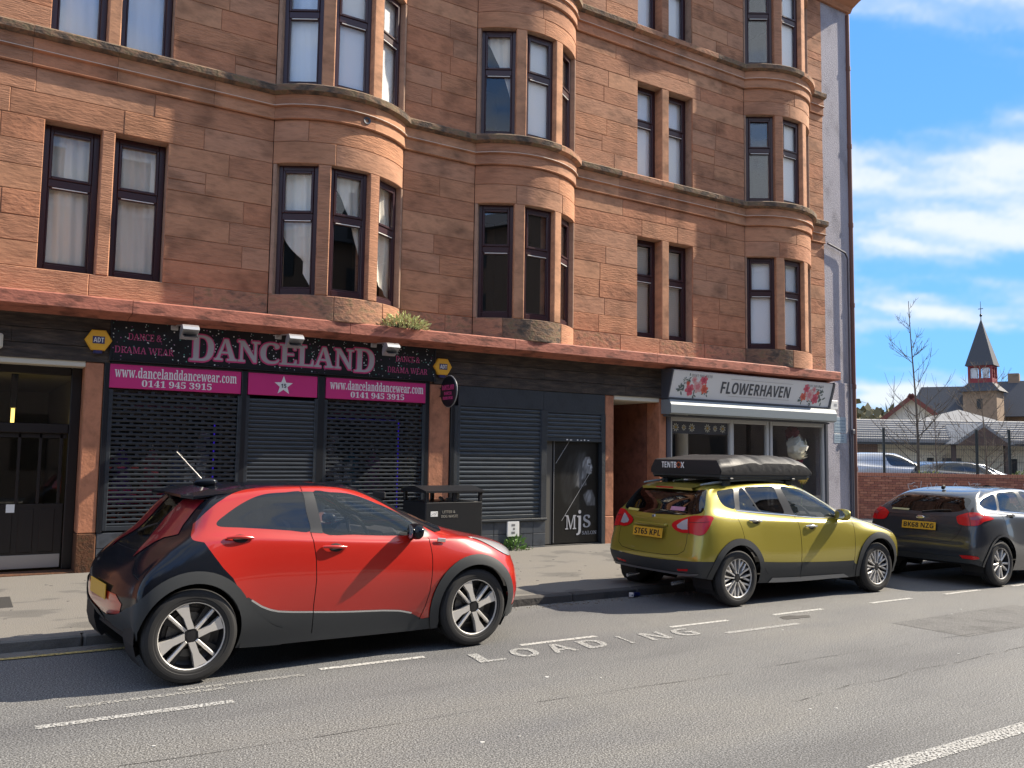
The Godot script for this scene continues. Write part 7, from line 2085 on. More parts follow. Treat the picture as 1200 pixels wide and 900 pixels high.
func build_ground() -> void:
	var road_y := func(x: float, z: float) -> float: return gy(x)
	struct("ground", sheet(-220, 420, -260, 120, func(x, z): return gy(x) - .012 - (0.9 if x > 60 else 0.0), 8, 4), mat(lin(.13, .125, .12), .95), "grey open ground beyond the street and around the buildings", "ground")
	var road := struct("road", sheet(-60, 120, 3.5, 13.2, road_y, 6, 1), M.asphalt, "grey worn asphalt road in front of the parked cars", "road")
	struct("side_road", sheet(18.6, 60, -40, 3.49, func(x, z): return gy(x) - .004, 2, 2), M.asphalt, "asphalt side street and yard entrance right of the tenement", "road")
	for s in [[2.46, 3.36], [4.31, 5.16], [6.11, 6.92], [7.63, 8.46], [9.37, 10.19], [10.93, 11.76], [12.6, 13.4]]:
		mark(road, "bay_line", s[0], s[1], 5.23, .062, M.road_white)
	mark(road, "bay_line", .70, 1.7, 5.42, .06, M.road_faint); mark(road, "bay_line", 1.4, 2.3, 5.33, .06, M.road_faint)
	mark(road, "loading_line", .50, 1.66, 5.78, .075, M.road_worn); mark(road, "loading_line", 6.40, 7.46, 5.70, .07, M.road_worn)
	mark(road, "centre_line", 4.30, 8.3, 8.74, .125, M.road_worn)
	mark(road, "centre_line", -3.5, -.6, 8.74, .125, M.road_white)
	mark(road, "concrete_channel", -8.0, 2.6, 3.68, .24, M.kerb)
	var yl := MB.new()
	yl.quad(Vector3(-8, gy(-8) + .008, 3.765), Vector3(2.2, gy(2.2) + .008, 3.765), Vector3(2.2, gy(2.2) + .008, 3.83), Vector3(-8, gy(-8) + .008, 3.83), Vector3.UP)
	obj("yellow_line", yl, M.road_yellow, road)
	var letters := "LOADING"
	for i in 7:
		var x := 3.72 + .372 * i
		var t := Transform3D(Basis(Vector3(1, -G, 0), Vector3(.16, 0, -1).normalized(), Vector3.UP), Vector3(x + .09, gy(x) + .0045, 5.485))
		text("lettering", letters[i], .25 if letters[i] != "I" else .05, .30, M.road_worn, t, road, "Droid Sans", true, .001)
	# little pale chips and a shallow patch on the carriageway
	var rr := RandomNumberGenerator.new(); rr.seed = 8
	var chip := mat(lin(.5, .5, .48), .85)
	for i in 30:
		var g := MB.new()
		var p := PackedVector2Array()
		var r := rr.randf_range(.005, .015)
		for k in 6: p.append(Vector2(cos(TAU * k / 6.0) * r * rr.randf_range(.6, 1.4) * 1.5, sin(TAU * k / 6.0) * r * rr.randf_range(.6, 1.3)))
		var x := rr.randf_range(-1.0, 11.0); var z := rr.randf_range(5.6, 9.6)
		g.prism(p, Transform3D(Basis(Vector3(1, 0, 0), -PI / 2), Vector3(x, gy(x), z)), -.004, .004)
		obj("pale_chip", g, chip, road)
	var rep := bump(layer(tex(mat(lin(.36, .353, .343), .88), M.chips, Vector3(0.45, 0.45, 0.45)), M.blotch, Vector3(.4, .4, .4)), M.rough_h, .5)
	for e in [[-2.4, -.2, 6.3, 7.5], [8.4, 10.9, 6.15, 6.95]]:
		var pg := PackedVector2Array()
		for q in [[e[0], e[2]], [lerpf(e[0], e[1], .5), e[2]], [e[1], e[2]], [e[1], lerpf(e[2], e[3], .5)], [e[1], e[3]], [lerpf(e[0], e[1], .4), e[3]], [e[0], e[3]]]:
			pg.append(Vector2(q[0] + rr.randf_range(-.05, .05), q[1] + rr.randf_range(-.04, .04)))
		var g := MB.new()
		var ix := Geometry2D.triangulate_polygon(pg)
		for k in range(0, ix.size(), 3):
			g.flat(Vector3(pg[ix[k]].x, gy(pg[ix[k]].x) + .002, pg[ix[k]].y), Vector3(pg[ix[k + 1]].x, gy(pg[ix[k + 1]].x) + .002, pg[ix[k + 1]].y), Vector3(pg[ix[k + 2]].x, gy(pg[ix[k + 2]].x) + .002, pg[ix[k + 2]].y), Vector3.UP)
		obj("repair_patch", g, rep, road)
	var crack := MB.new()
	for c in [[-1.0, 6.7, 11.0, 6.9], [5.0, 7.6, 9.4, 7.2]]:
		var n := 46
		var last := Vector3.ZERO
		var wob := 0.0
		for k in n + 1:
			wob += rr.randf_range(-.022, .022)
			var p := Vector3(lerpf(c[0], c[2], float(k) / n), 0, lerpf(c[1], c[3], float(k) / n) + wob)
			p.y = gy(p.x) + .0032
			if k > 0 and rr.randf() < .8:
				var w := rr.randf_range(.001, .0035)
				crack.quad(last - Vector3(0, 0, w), p - Vector3(0, 0, w), p + Vector3(0, 0, w), last + Vector3(0, 0, w), Vector3.UP)
			last = p
	obj("cracks", crack, mat(lin(.06, .058, .056), .95), road).set_meta("kind", "stuff")
	var grit := MB.new()
	for i in 900:
		var x := rr.randf_range(-2.0, 12.0); var z := 3.575 + absf(rr.randfn()) * .11
		var q := rr.randf_range(.004, .014)
		grit.obox(Transform3D(Basis(Vector3(0, 1, 0), rr.randf() * 3.0), Vector3(x, gy(x) + q * .3, z)), Vector3(q * 1.6, q * .7, q))
	obj("gutter_grit", grit, mat(lin(.20, .17, .13), .95), road).set_meta("kind", "stuff")
	var dark := MB.new()
	for c in [[7.70, 5.42, .16], [7.83, 5.44, .12], [7.60, 5.45, .08]]:
		var p := PackedVector2Array()
		for k in 12: p.append(Vector2(cos(TAU * k / 12.0), sin(TAU * k / 12.0) * .55) * c[2] * rr.randf_range(.75, 1.2))
		dark.prism(p, Transform3D(Basis(Vector3(1, 0, 0), -PI / 2), Vector3(c[0], gy(c[0]), c[1])), -.004, .0035 + .0003 * c[2])
	obj("tar_patch", dark, M.kerb_dark, road)
	# pavement: a gently sloped sheet from the kerb up to the shops
	var pav_y := func(x: float, z: float) -> float:
		return lerpf(.152, gy(x) + .088, clampf(z / 3.42, 0, 1)) if x < 16.6 else lerpf(gy(x) + .10, gy(x) + .088, clampf(z / 3.42, 0, 1))
	var pav := struct("pavement", sheet(-30, 16.6, -.02, 3.42, pav_y, 24, 4), M.pavement, "grey patched tarmac pavement in front of the shops", "pavement")
	var g2 := sheet(16.6, 18.4, -30, 3.42, func(x, z): return gy(x) + .09, 2, 4)
	obj("side_pavement", g2, M.pavement, pav)
	var cov := MB.new()
	for e in [[.35, 1.7, .45, .6], [8.3, 2.3, .5, .35]]:
		var y: float = pav_y.call(e[0], e[1])
		cov.obox(Transform3D(Basis(Vector3(1, 0, 0), .022), Vector3(e[0], y, e[1])), Vector3(e[2], .008, e[3]), .002)
	obj("access_cover", cov, mat(lin(.07, .068, .065), .6, .3), pav)
	var spots := MB.new(); var sr := RandomNumberGenerator.new(); sr.seed = 19
	for i in 120:
		var px := sr.randf_range(-1.0, 9.5); var pz := sr.randf_range(.4, 3.3)
		var pg := PackedVector2Array(); var r := sr.randf_range(.010, .022)
		for k in 7: pg.append(Vector2(cos(TAU * k / 7.0), sin(TAU * k / 7.0)) * r * sr.randf_range(.7, 1.2))
		spots.prism(pg, Transform3D(Basis(Vector3(1, 0, 0), -PI / 2), Vector3(px, pav_y.call(px, pz), pz)), -.004, .0018)
	obj("gum_spots", spots, mat(lin(.10, .095, .09), .9), pav).set_meta("kind", "stuff")
	var x := -8.0
	var kr := RandomNumberGenerator.new(); kr.seed = 3
	while x < 22.0:
		var e := x + kr.randf_range(.82, .98)
		var g := MB.new()
		var drop := .0 if x < 18.3 else -.06
		g.obox(Transform3D(Basis(Vector3(0, 0, 1), -G), Vector3((x + e) / 2, gy((x + e) / 2) + .02 + drop + kr.randf_range(-.003, .003), 3.485 + kr.randf_range(-.004, .004))), Vector3(e - x - .008, .150, .135), .016)
		obj("kerb_stone", g, M.kerb if x < 2.0 else M.kerb_dark, pav)
		x = e
	# far pavement on the camera's side
	struct("near_pavement", sheet(-40, 60, 13.2, 16.5, func(xx, z): return gy(xx) + .10, 6, 1), M.pavement, "pavement on the near side of the road behind the camera", "pavement")

# ---------------------------------------------------------------- trees
func bare_tree(called: String, label: String, p: Vector3, h: float, lean: float, sd: int, spread: float, first: float, tone: Color, cat := "tree") -> void:
	var o := thing(called, label, cat, p, 0.0, "bare young trees behind the brick wall")
	var rr := RandomNumberGenerator.new(); rr.seed = sd
	var trunk := MB.new(); var twigs := MB.new()
	var pts := []; var rad := []
	var n := 12
	for i in n + 1:
		var f := float(i) / n
		pts.append(Vector3(lean * f * f + sin(f * 7.0 + sd) * .04 * h * .1, h * f, cos(f * 5.0 + sd) * .03)); rad.append(lerpf(.055, .008, pow(f, .8)) * h / 6.0)
	trunk.tube(pts, rad, 8)
	for i in 30:
		var f := rr.randf_range(first, .97)
		var k := int(f * n)
		var b: Vector3 = pts[k].lerp(pts[mini(k + 1, n)], f * n - k)
		var a := rr.randf() * TAU
		var l := spread * (1.15 - f) * rr.randf_range(.5, 1.2)
		var d := Vector3(cos(a), rr.randf_range(.45, 1.1), sin(a)).normalized()
		var q := [b]; var qr := [.012 * h / 6.0 * (1.2 - f)]
		for s in 5:
			d = (d + Vector3(rr.randfn() * .12, .10, rr.randfn() * .12)).normalized()
			q.append(q[s] + d * l / 5.0); qr.append(qr[0] * (1.0 - (s + 1) / 6.0) + .0025)
		twigs.tube(q, qr, 5)
		for s in 8:
			var c: Vector3 = q[1 + rr.randi() % 4]
			var d2 := (d + Vector3(rr.randfn(), rr.randfn() * .6 + .3, rr.randfn()) * .7).normalized()
			var l2 := l * rr.randf_range(.15, .4)
			twigs.tube([c, c + d2 * l2 * .5, c + (d2 + Vector3(0, .25, 0)).normalized() * l2], [.006, .0045, .003], 4, false)
	var bark := mat(tone, .95)
	obj("trunk", trunk, bark, o); obj("crown", twigs, bark, o)

# ---------------------------------------------------------------- the yard and what lies behind it
func build_yard() -> void:
	# brick wall with a mesh fence on top; it runs from the side street towards the main road
	var a := Vector3(23.75, 0, -5.25); var b := Vector3(29.6, 0, -1.45)
	var dir := (b - a); dir.y = 0; var L := dir.length(); dir = dir.normalized()
	var nz := Vector3(-dir.z, 0, dir.x); if nz.x > 0: nz = -nz
	var wt := Transform3D(Basis(dir, Vector3.UP, dir.cross(Vector3.UP)), Vector3(a.x, gy(a.x) - .02, a.z))
	var o := thing("brick_wall", "low red brick wall with graffiti beneath the mesh fence", "wall")
	o.transform = wt
	var g := MB.new(); g.box(Vector3(0, 0, -.11), Vector3(L + 2.0, 1.33, -.004))
	obj("core", g, mat(lin(.16, .11, .09), .95), o)
	var rr := RandomNumberGenerator.new(); rr.seed = 5
	var courses := 17
	var tones := [mat(lin(.36, .150, .095), .9), mat(lin(.42, .185, .12), .9), mat(lin(.29, .115, .08), .9)]
	var mbs := [MB.new(), MB.new(), MB.new()]
	for c in courses:
		var x := -.11 if c % 2 else 0.0
		while x < L + 1.9:
			var x0 := maxf(x, 0.0)
			if x + .215 > x0 + .02:
				mbs[rr.randi() % 3].box(Vector3(x0, .02 + c * .077, -.02), Vector3(x + .212, .02 + c * .077 + .064, .010 + rr.randf() * .003))
			x += .225
	x_loop(mbs[1], L)
	for i in 3:
		obj("brickwork", mbs[i], tones[i], o).set_meta("kind", "stuff")
	# graffiti: pale scribbled strokes
	g = MB.new()
	var strokes := [[[1.95, 1.15], [1.72, 1.10], [1.76, .92], [2.0, .90], [2.02, 1.05], [1.85, 1.03]], [[2.15, 1.20], [2.10, .95], [2.30, .88], [2.34, 1.14]], [[2.42, 1.16], [2.50, .90], [2.62, 1.12], [2.75, .95], [3.0, 1.05]], [[3.05, .95], [3.2, 1.15], [3.38, 1.0], [3.6, 1.02]], [[3.62, 1.2], [3.72, .95], [3.9, 1.15], [3.95, .92], [4.12, 1.1]], [[3.7, 1.12], [4.1, 1.16]], [[5.35, 1.12], [5.42, 1.2], [5.5, 1.1], [5.6, 1.18]]]
	for s in strokes:
		var q := []; var rad := []
		for i in s.size() - 1:
			for k in 4:
				q.append(Vector3(lerpf(s[i][0], s[i + 1][0], k / 4.0), lerpf(s[i][1], s[i + 1][1], k / 4.0) + sin(k * 2.0 + i) * .02, .013)); rad.append(.011)
		g.tube(q, rad, 4)
	obj("graffiti", g, mat(lin(.55, .53, .52), .9), o)
	# fence
	var f := thing("mesh_fence", "dark green welded mesh fence on top of the brick wall", "fence")
	f.transform = wt
	var fm := mat(lin(.022, .03, .032), .6)
	for x in [1.02, 3.95, 4.98, 6.9]:
		g = MB.new(); g.box(Vector3(x - .035, 1.15, -.09), Vector3(x + .035, 2.86, -.02), .008)
		obj("post", g, fm, f)
	var wire := MB.new(); wire.box(Vector3(-.0028, 0, -.0028), Vector3(.0028, 1.34, .0028))
	var rail := MB.new(); rail.box(Vector3(0, -.003, -.003), Vector3(L + 2.0, .003, .003))
	var mm := MultiMesh.new(); mm.transform_format = MultiMesh.TRANSFORM_3D; mm.mesh = wire.mesh()
	var cnt := int((L + 2.0) / .055)
	mm.instance_count = cnt
	for i in cnt: mm.set_instance_transform(i, Transform3D(Basis(), Vector3(i * .055, 1.42, -.055)))
	var mi := MultiMeshInstance3D.new(); mi.multimesh = mm; mi.material_override = fm; mi.name = "vertical_wires"; part(mi, f); mi.set_meta("kind", "stuff")
	var rails := MB.new()
	for k in 8:
		var y := 1.44 + k * .19
		rails.box(Vector3(0, y - .003, -.058), Vector3(L + 2.0, y + .003, -.051))
		if k % 2 == 0: rails.box(Vector3(0, y + .02, -.058), Vector3(L + 2.0, y + .026, -.051))
	obj("horizontal_wires", rails, fm, f)
	# shrubs along the wall
	for i in 3:
		var sx: float = [3.2, 5.6, 6.4][i]
		var s := thing("wall_shrub", ["scraggy green shrub behind the wall at the tall bare tree", "small green shrub behind the fence between two posts", "green shrub behind the fence near the second bare tree"][i], "shrub")
		s.transform = wt * Transform3D(Basis(), Vector3(sx - .6 * (1.0 if i == 0 else .0), 1.20, -.55))
		leaf_clump(s, "foliage", .62 if i == 0 else .34, .42, 260, mat(lin(.22, .26, .10) if i == 0 else lin(.13, .19, .06), .8), 60 + i, .06)
	bare_tree("bare_tree", "tall slender bare tree rising behind the brick wall", Vector3(27.35, gy(27) + .02, -5.30), 7.25, -.25, 11, 2.6, .22, lin(.10, .085, .07))
	bare_tree("bare_tree", "shorter bare tree right of the tall one behind the fence", Vector3(29.30, gy(29) + .02, -4.05), 5.1, -.35, 23, 2.9, .25, lin(.15, .12, .09))
	bare_tree("bare_tree", "thin bare sapling beside the tall slender tree", Vector3(28.1, gy(28) + .02, -5.1), 3.9, .1, 37, 1.1, .35, lin(.14, .11, .09))
	# parked vehicles in the yard, which lies a little above the street
	struct("yard", sheet(24.6, 60.0, -30.0, -6.4, func(x, z): return gy(x) + .42, 2, 2), M.asphalt, "asphalt yard with parked cars behind the brick wall", "yard")
	var van_white := paint(lin(.55, .57, .60), .1, .3)
	simple_car("yard_car", "silver white van behind the fence next to the tenement gable", NET_SUV, Vector3(29.9, gy(30) + .43, -9.9), -.50, van_white, 1.22, true)
	simple_car("yard_car", "dark car behind the fence between the tall tree and the van", NET_FOCUS, Vector3(33.2, gy(33) + .43, -9.3), -.45, paint(lin(.05, .06, .09), .5, .3), 1.06, false)
	simple_car("yard_car", "black car behind the fence left of the second bare tree", NET_FOCUS, Vector3(31.6, gy(32) + .43, -7.6), -.5, paint(lin(.025, .027, .035), .5, .3), 1.06, false)
	simple_car("yard_car", "silver car partly hidden behind the black yard car", NET_FOCUS, Vector3(37.6, gy(37) + .43, -10.4), -.4, paint(lin(.45, .47, .50), .5, .3), 1.04, false)
	# long low building with a ribbed pale roof
	var A := Vector3(37.0, gy(40) - .1, -18.2); var B := Vector3(52.5, gy(48) - .1, -8.4)
	var u := (B - A); u.y = 0; var len := u.length(); u = u.normalized()
	var lt := Transform3D(Basis(u, Vector3.UP, u.cross(Vector3.UP)), A)
	o = thing("low_building", "long low cream building with a grey ribbed roof across the yard", "building"); o.transform = lt
	var cream := layer(mat(lin(.76, .69, .53), .9), M.blotch, Vector3(.2, .2, .2))
	g = MB.new(); g.box(Vector3(0, -.3, -7.0), Vector3(len, 3.05, 0))
	obj("wall", g, cream, o)
	g = MB.new(); g.box(Vector3(0, -.3, .0), Vector3(4.4, 3.0, .03))
	obj("brick_bay", g, mat(lin(.24, .16, .12), .95), o)
	g = MB.new()
	g.prism(PackedVector2Array([Vector2(.75, 2.98), Vector2(.75, 3.10), Vector2(-3.5, 4.35), Vector2(-7.6, 3.1), Vector2(-7.6, 2.98)]), Transform3D(Basis(Vector3(0, 0, 1), Vector3(0, 1, 0), Vector3(-1, 0, 0)), Vector3(len + .4, 0, 0)), 0.0, len + .8)
	var rm := mat(lin(.27, .265, .26), .85); obj("roof", g, rm, o)
	g = MB.new()
	for k in 9:
		var f2 := k / 9.0
		g.box(Vector3(-.4, lerpf(3.10, 4.33, f2) - .01, lerpf(.75, -3.45, f2) - .10), Vector3(len + .4, lerpf(3.10, 4.33, f2) + .075, lerpf(.75, -3.45, f2) + .02))
	obj("roof_ribs", g, mat(lin(.33, .32, .31), .85), o)
	g = MB.new(); g.box(Vector3(-.4, 2.86, .60), Vector3(len + .4, 2.98, .76))
	obj("gutter", g, mat(lin(.05, .05, .05), .7), o)
	for e in [[8.3, 10.0, 0], [12.9, 14.6, 1]]:
		g = MB.new()
		g.prism(PackedVector2Array([Vector2(e[0] - .75, 2.9), Vector2((e[0] + e[1]) / 2, 4.0), Vector2(e[1] + .75, 2.9)]), Transform3D(Basis(), Vector3(0, 0, -3.0)), 0.0, 4.6)
		obj("porch_roof", g, rm, o)
		g = MB.new()
		g.prism(PackedVector2Array([Vector2(e[0] - .55, 2.85), Vector2((e[0] + e[1]) / 2, 3.8), Vector2(e[1] + .55, 2.85)]), Transform3D(Basis(), Vector3(0, 0, 1.605)), 0.0, .03)
		obj("porch_gable", g, mat(lin(.12, .075, .06), .9), o)
		g = MB.new()
		g.box(Vector3(e[0] - .5, 0, .02), Vector3(e[0] + .5, 2.2, .05)); obj("door", g, mat(lin(.16, .24, .27) if e[2] else lin(.07, .075, .08), .6), o)
		for x2 in [e[0] - .6, e[1] + .42]:
			g = MB.new(); g.box(Vector3(x2, -.3, 1.1), Vector3(x2 + .18, 2.86, 1.28))
			obj("porch_post", g, mat(lin(.10, .07, .06), .9), o)
	for x2 in [5.4, 7.0, 11.4, 16.4]:
		g = MB.new(); g.box(Vector3(x2, 1.4, .01), Vector3(x2 + .35, 2.2, .035), .01)
		obj("window", g, M.black_gloss, o)
	# gabled white house
	o = thing("white_gabled_house", "white gabled house with red brown bargeboards behind the low building", "house", Vector3(56.2, gy(56) - .3, -23.6), -1.0)
	g = MB.new()
	g.prism(PackedVector2Array([Vector2(-2.45, 0), Vector2(-2.45, 4.7), Vector2(0, 6.75), Vector2(2.45, 4.7), Vector2(2.45, 0)]), Transform3D(), -9.0, 0)
	obj("wall", g, mat(lin(.55, .53, .48), .9), o)
	g = MB.new()
	for s in [-1.0, 1.0]:
		g.obox(Transform3D(Basis(Vector3(0, 0, 1), -s * .697), Vector3(s * 1.36, 5.72, -4.4)), Vector3(3.95, .14, 9.6))
	obj("roof", g, mat(lin(.28, .27, .26), .85), o)
	g = MB.new()
	for s in [-1.0, 1.0]:
		g.obox(Transform3D(Basis(Vector3(0, 0, 1), -s * .697), Vector3(s * 1.34, 5.66, .42)), Vector3(3.95, .30, .07))
	obj("bargeboard", g, mat(lin(.16, .05, .04), .8), o)
	# hall with a slate roof, clock tower and spire
	o = thing("slate_roofed_hall", "large hall with dark slate roof behind the white gabled house", "building", Vector3(76.1, gy(74) - .3, -33.2), -1.0)
	g = MB.new(); g.box(Vector3(-3.0, 0, -4), Vector3(3.6, 6.3, 4))
	obj("wall", g, mat(lin(.26, .17, .11), .9), o)
	g = MB.new()
	g.prism(PackedVector2Array([Vector2(-4.5, 6.1), Vector2(4.5, 6.1), Vector2(1.4, 9.2), Vector2(-1.4, 9.2)]), Transform3D(Basis(Vector3(0, 0, -1), Vector3(0, 1, 0), Vector3(1, 0, 0)), Vector3(-3.2, 0, 0)), 1.6, 7.0)
	var sl: Material = M.slate
	g.flat(Vector3(-3.2, 6.1, 4.5), Vector3(-3.2, 6.1, -4.5), Vector3(-1.6, 9.2, -1.4), Vector3(-1, .7, 0)); g.flat(Vector3(-3.2, 6.1, 4.5), Vector3(-1.6, 9.2, 1.4), Vector3(-1.6, 9.2, -1.4), Vector3(-1, .7, 0))
	g.flat(Vector3(-3.2, 6.1, 4.5), Vector3(-1.6, 6.1, 4.5), Vector3(-1.6, 9.2, 1.4), Vector3(-.3, .7, 1)); g.flat(Vector3(-3.2, 6.1, -4.5), Vector3(-1.6, 6.1, -4.5), Vector3(-1.6, 9.2, -1.4), Vector3(-.3, .7, -1))
	obj("roof", g, sl, o)
	o = thing("spire_tower", "square stone tower with red framed belfry and pointed slate spire", "tower", Vector3(75.4, gy(75) - .3, -28.9), -1.30)
	var stone := layer(mat(lin(.29, .205, .14), .9), M.blotch, Vector3(.5, .5, .5))
	g = MB.new(); g.box(Vector3(-1.65, 0, -1.65), Vector3(1.65, 8.6, 1.65), .03)
	obj("shaft", g, stone, o)
	for y in [2.5, 5.2, 7.0]:
		g = MB.new(); g.box(Vector3(-.28, y, 1.64), Vector3(.28, y + .9, 1.67), .01); g.box(Vector3(-1.67, y, -.28), Vector3(-1.64, y + .9, .28), .01)
		obj("window", g, M.black_gloss, o)
	g = MB.new()
	roof4(g, 2.05, 8.55, 1.15, 9.35)
	obj("skirt_roof", g, sl, o)
	g = MB.new()
	for c in [[-1, -1], [-1, 1], [1, -1], [1, 1], [0, 1], [-1, 0], [0, -1], [1, 0]]:
		g.box(Vector3(c[0] * 1.08 - .11, 9.2, c[1] * 1.08 - .11), Vector3(c[0] * 1.08 + .11, 10.75, c[1] * 1.08 + .11), .01)
	g.box(Vector3(-1.18, 10.70, -1.18), Vector3(1.18, 10.88, 1.18), .01); g.box(Vector3(-1.18, 9.25, -1.18), Vector3(1.18, 9.72, 1.18), .01)
	obj("belfry_frame", g, mat(lin(.22, .03, .035), .7), o)
	g = MB.new()
	for c in [[-.54, 1.0, 0], [.54, 1.0, 0], [-1.0, -.54, 1], [-1.0, .54, 1]]:
		if c[2] == 0: g.box(Vector3(c[0] - .34, 9.75, .98), Vector3(c[0] + .34, 10.62, 1.01))
		else: g.box(Vector3(-1.01, 9.75, c[1] - .34), Vector3(-.98, 10.62, c[1] + .34))
	obj("belfry_pane", g, mat(lin(.55, .58, .62), .3), o)
	g = MB.new(); roof4(g, 1.42, 10.82, .02, 15.0)
	obj("spire", g, sl, o)
	g = MB.new(); g.tube([Vector3(0, 14.9, 0), Vector3(0, 16.6, 0)], [.05, .02], 6); g.ball(Transform3D(Basis.from_scale(Vector3.ONE * .14), Vector3(0, 15.35, 0)), 8, 6); g.box(Vector3(-.25, 15.9, -.02), Vector3(.25, 15.96, .02))
	obj("finial", g, M.black_gloss, o)
	o.scale = Vector3(.80, 1, .80)
	o = thing("pyramid_roofed_block", "low block with a grey hipped roof in front of the tower", "building", Vector3(51.6, gy(50) - .2, -17.6), -1.2)
	g = MB.new(); g.box(Vector3(-2.9, 0, -2.9), Vector3(2.9, 4.3, 2.9)); obj("wall", g, cream, o)
	g = MB.new(); roof4(g, 3.3, 4.25, .05, 5.35); obj("roof", g, rm, o)
	o = thing("right_stone_house", "stone house with steep slate roof at the right edge beyond the tower", "house", Vector3(82.0, gy(80) - .3, -27.6), -1.2)
	g = MB.new(); g.box(Vector3(-3.2, 0, -4), Vector3(6, 6.7, 3)); obj("wall", g, stone, o)
	g = MB.new()
	g.prism(PackedVector2Array([Vector2(-4.4, 6.5), Vector2(3.4, 6.5), Vector2(-.5, 9.9)]), Transform3D(Basis(Vector3(0, 0, -1), Vector3(0, 1, 0), Vector3(1, 0, 0)), Vector3(-3.5, 0, 0)), 0.0, 10.0)
	obj("roof", g, sl, o)
	g = MB.new(); g.box(Vector3(-2.2, 8.6, -.3), Vector3(-1.3, 10.6, .7), .03); obj("chimney", g, stone, o)
	o = thing("dark_shed", "flat dark roofed shed left of the white gabled house", "shed", Vector3(52.0, gy(47) - .2, -28.5), -1.0)
	g = MB.new(); g.box(Vector3(-4, 0, -3), Vector3(3.2, 4.0, 3)); obj("wall", g, mat(lin(.15, .13, .12), .9), o)
	g = MB.new(); g.box(Vector3(-4.3, 4.0, -3.3), Vector3(3.5, 4.45, 3.3), .03); obj("roof", g, mat(lin(.04, .045, .055), .7), o)
	# wooded rise far off
	var hill := MB.new()
	var hn := FastNoiseLite.new(); hn.seed = 4; hn.frequency = .03
	for i in 30:
		for k in 8:
			var q := []
			for e in [[i, k], [i + 1, k], [i + 1, k + 1], [i, k + 1]]:
				var x2: float = 90.0 + e[0] * 8.0; var z2: float = -120.0 + e[1] * 9.0 + e[0] * 4.0
				q.append(Vector3(x2, -1.5 + 9.0 * sin(PI * clampf(e[1] / 8.0, 0, 1)) + 2.0 * hn.get_noise_2d(x2, z2), z2))
			hill.quad(q[0], q[1], q[2], q[3], Vector3.UP)
	struct("hill", hill, mat(lin(.12, .115, .06), .95), "low wooded hill far behind the yard", "hill")
	var wood := MB.new(); rr.seed = 91
	for i in 1500:
		var x2 := rr.randf_range(100, 300); var f3 := rr.randf_range(.2, .8)
		var z2 := -120.0 + f3 * 72.0 + (x2 - 90.0) * .5
		var y2 := -1.5 + 9.0 * sin(PI * f3)
		var s := rr.randf_range(.35, .9)
		for k in 7:
			var p := Vector3(x2, y2 + rr.randf_range(.2, 3.4) * s, z2) + Vector3(rr.randfn(), 0, rr.randfn()) * .8 * s
			var d := Vector3(rr.randfn(), rr.randfn() + .6, rr.randfn()).normalized(); var t := d.cross(Vector3(rr.randfn(), rr.randfn(), rr.randfn())).normalized() * .7 * s
			wood.flat(p - t, p + d * 1.2 * s, p + t, Vector3.UP); wood.flat(p - t, p - d * .8 * s, p + t, Vector3.UP)
	var wo := obj("far_wood", wood, mat(lin(.17, .15, .085), .95))
	tag(wo, "far wood of budding trees on the hill behind the yard", "wood", "", "stuff")

func x_loop(mb: MB, L: float) -> void:                       # soldier course on top of the wall
	var x := 0.0
	while x < L + 1.95:
		mb.box(Vector3(x, 1.335, -.115), Vector3(x + .066, 1.445, .014))
		x += .076

func roof4(g: MB, r0: float, y0: float, r1: float, y1: float) -> void:
	var c := [Vector2(-1, -1), Vector2(1, -1), Vector2(1, 1), Vector2(-1, 1)]
	for k in 4:
		var a: Vector2 = c[k]; var b: Vector2 = c[(k + 1) % 4]
		g.quad(Vector3(a.x * r0, y0, a.y * r0), Vector3(b.x * r0, y0, b.y * r0), Vector3(b.x * r1, y1, b.y * r1), Vector3(a.x * r1, y1, a.y * r1), Vector3(a.x + b.x, 1, a.y + b.y))
	g.quad(Vector3(-r0, y0, -r0), Vector3(r0, y0, -r0), Vector3(r0, y0, r0), Vector3(-r0, y0, r0), Vector3.DOWN)

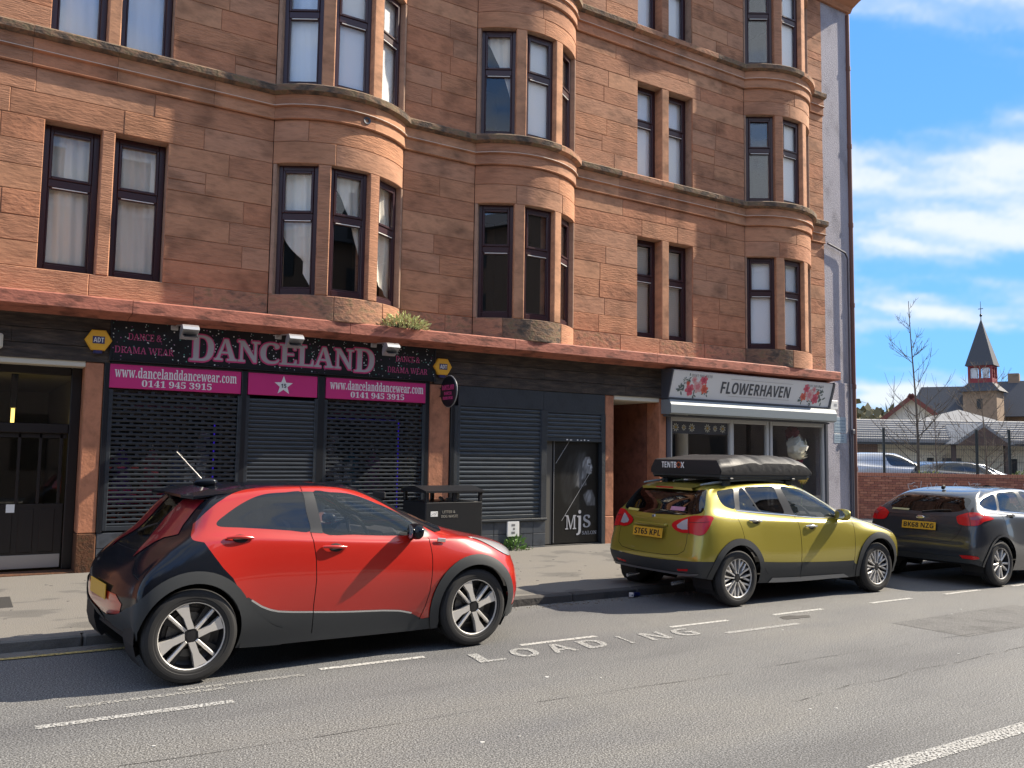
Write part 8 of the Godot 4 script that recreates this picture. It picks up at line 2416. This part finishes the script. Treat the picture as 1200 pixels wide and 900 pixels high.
func build_opposite() -> void:
	# the tenements across the street, behind the camera: they are what the car windows and the lower panes mirror
	var stone := mat(lin(.20, .145, .11), .95)
	for i in 4:
		var x := -26.0 + 21.0 * i
		var o := thing("opposite_tenement", ["brown tenement across the street, farthest left behind the camera", "brown tenement across the street, straight behind the camera", "brown tenement across the street, mirrored in the salon side panes", "brown tenement across the street, farthest right, mirrored in the flower shop"][i], "building", Vector3(x, 0, 21.0))
		var h: float = [12.0, 10.0, 13.2, 12.8][i]
		var g := MB.new(); g.box(Vector3(0, -.6, 0), Vector3(20.6, h, 9)); obj("wall", g, stone, o)
		g = MB.new(); g.prism(PackedVector2Array([Vector2(-.4, h - .05), Vector2(9.4, h - .05), Vector2(4.5, h + 2.2)]), Transform3D(Basis(Vector3(0, 0, 1), Vector3(0, 1, 0), Vector3(-1, 0, 0)), Vector3(20.8, 0, 0)), 0.0, 21.0)
		obj("roof", g, M.slate, o)
		for k in 7:
			for r in 4:
				g = MB.new(); g.box(Vector3(1.0 + 2.8 * k, .9 + 3.1 * r, -.03), Vector3(2.1 + 2.8 * k, 2.8 + 3.1 * r, .02), .01)
				obj("window", g, M.black_gloss, o)

# ---------------------------------------------------------------- scene
func _ready() -> void:
	rng.seed = 20240417
	# camera: on the far pavement's edge, turned 33 degrees to the right, tilted up 4.7 degrees
	var cam := Camera3D.new()
	cam.name = "camera"
	cam.fov = 48.14; cam.near = 0.05; cam.far = 900.0
	var right := Vector3(0.83893156, 0.01451515, 0.54404333); var up := Vector3(-0.05675511, 0.99652713, 0.06093063); var fwd := Vector3(0.54126952, 0.08199387, -0.83684187)
	cam.transform = Transform3D(Basis(right, up, -fwd).orthonormalized(), Vector3(0, 1.65, 11.696))
	add_child(cam); cam.current = true
	var we := WorldEnvironment.new()
	we.name = "environment"
	var e := Environment.new()
	e.background_mode = Environment.BG_SKY
	e.sky = make_sky()
	e.background_energy_multiplier = 1.0
	e.tonemap_mode = Environment.TONE_MAPPER_LINEAR
	e.tonemap_exposure = 1.85
	e.sdfgi_enabled = true; e.ssao_enabled = true; e.ssil_enabled = true
	we.environment = e
	add_child(we)
	var sun := DirectionalLight3D.new()
	sun.name = "sun"
	sun.light_color = Color(1.0, 0.95, 0.87)
	sun.light_energy = 1.6; sun.light_angular_distance = 0.5; sun.shadow_enabled = true
	var to_sun := Vector3(0.763, 0.629, 0.150).normalized()
	add_child(sun)
	sun.transform = Transform3D(Basis.looking_at(-to_sun, Vector3.UP), Vector3(40, 40, 20))
	make_materials()
	build_ground()
	build_tenement()
	build_yard()
	build_opposite()
	build_dance_shop()
	build_salon()
	build_flower_shop()
	build_red_car()
	build_green_car()
	build_grey_car()
	build_street_furniture()
	for n in find_children("*", "", true, false):
		if n.has_meta("_n"): n.remove_meta("_n")
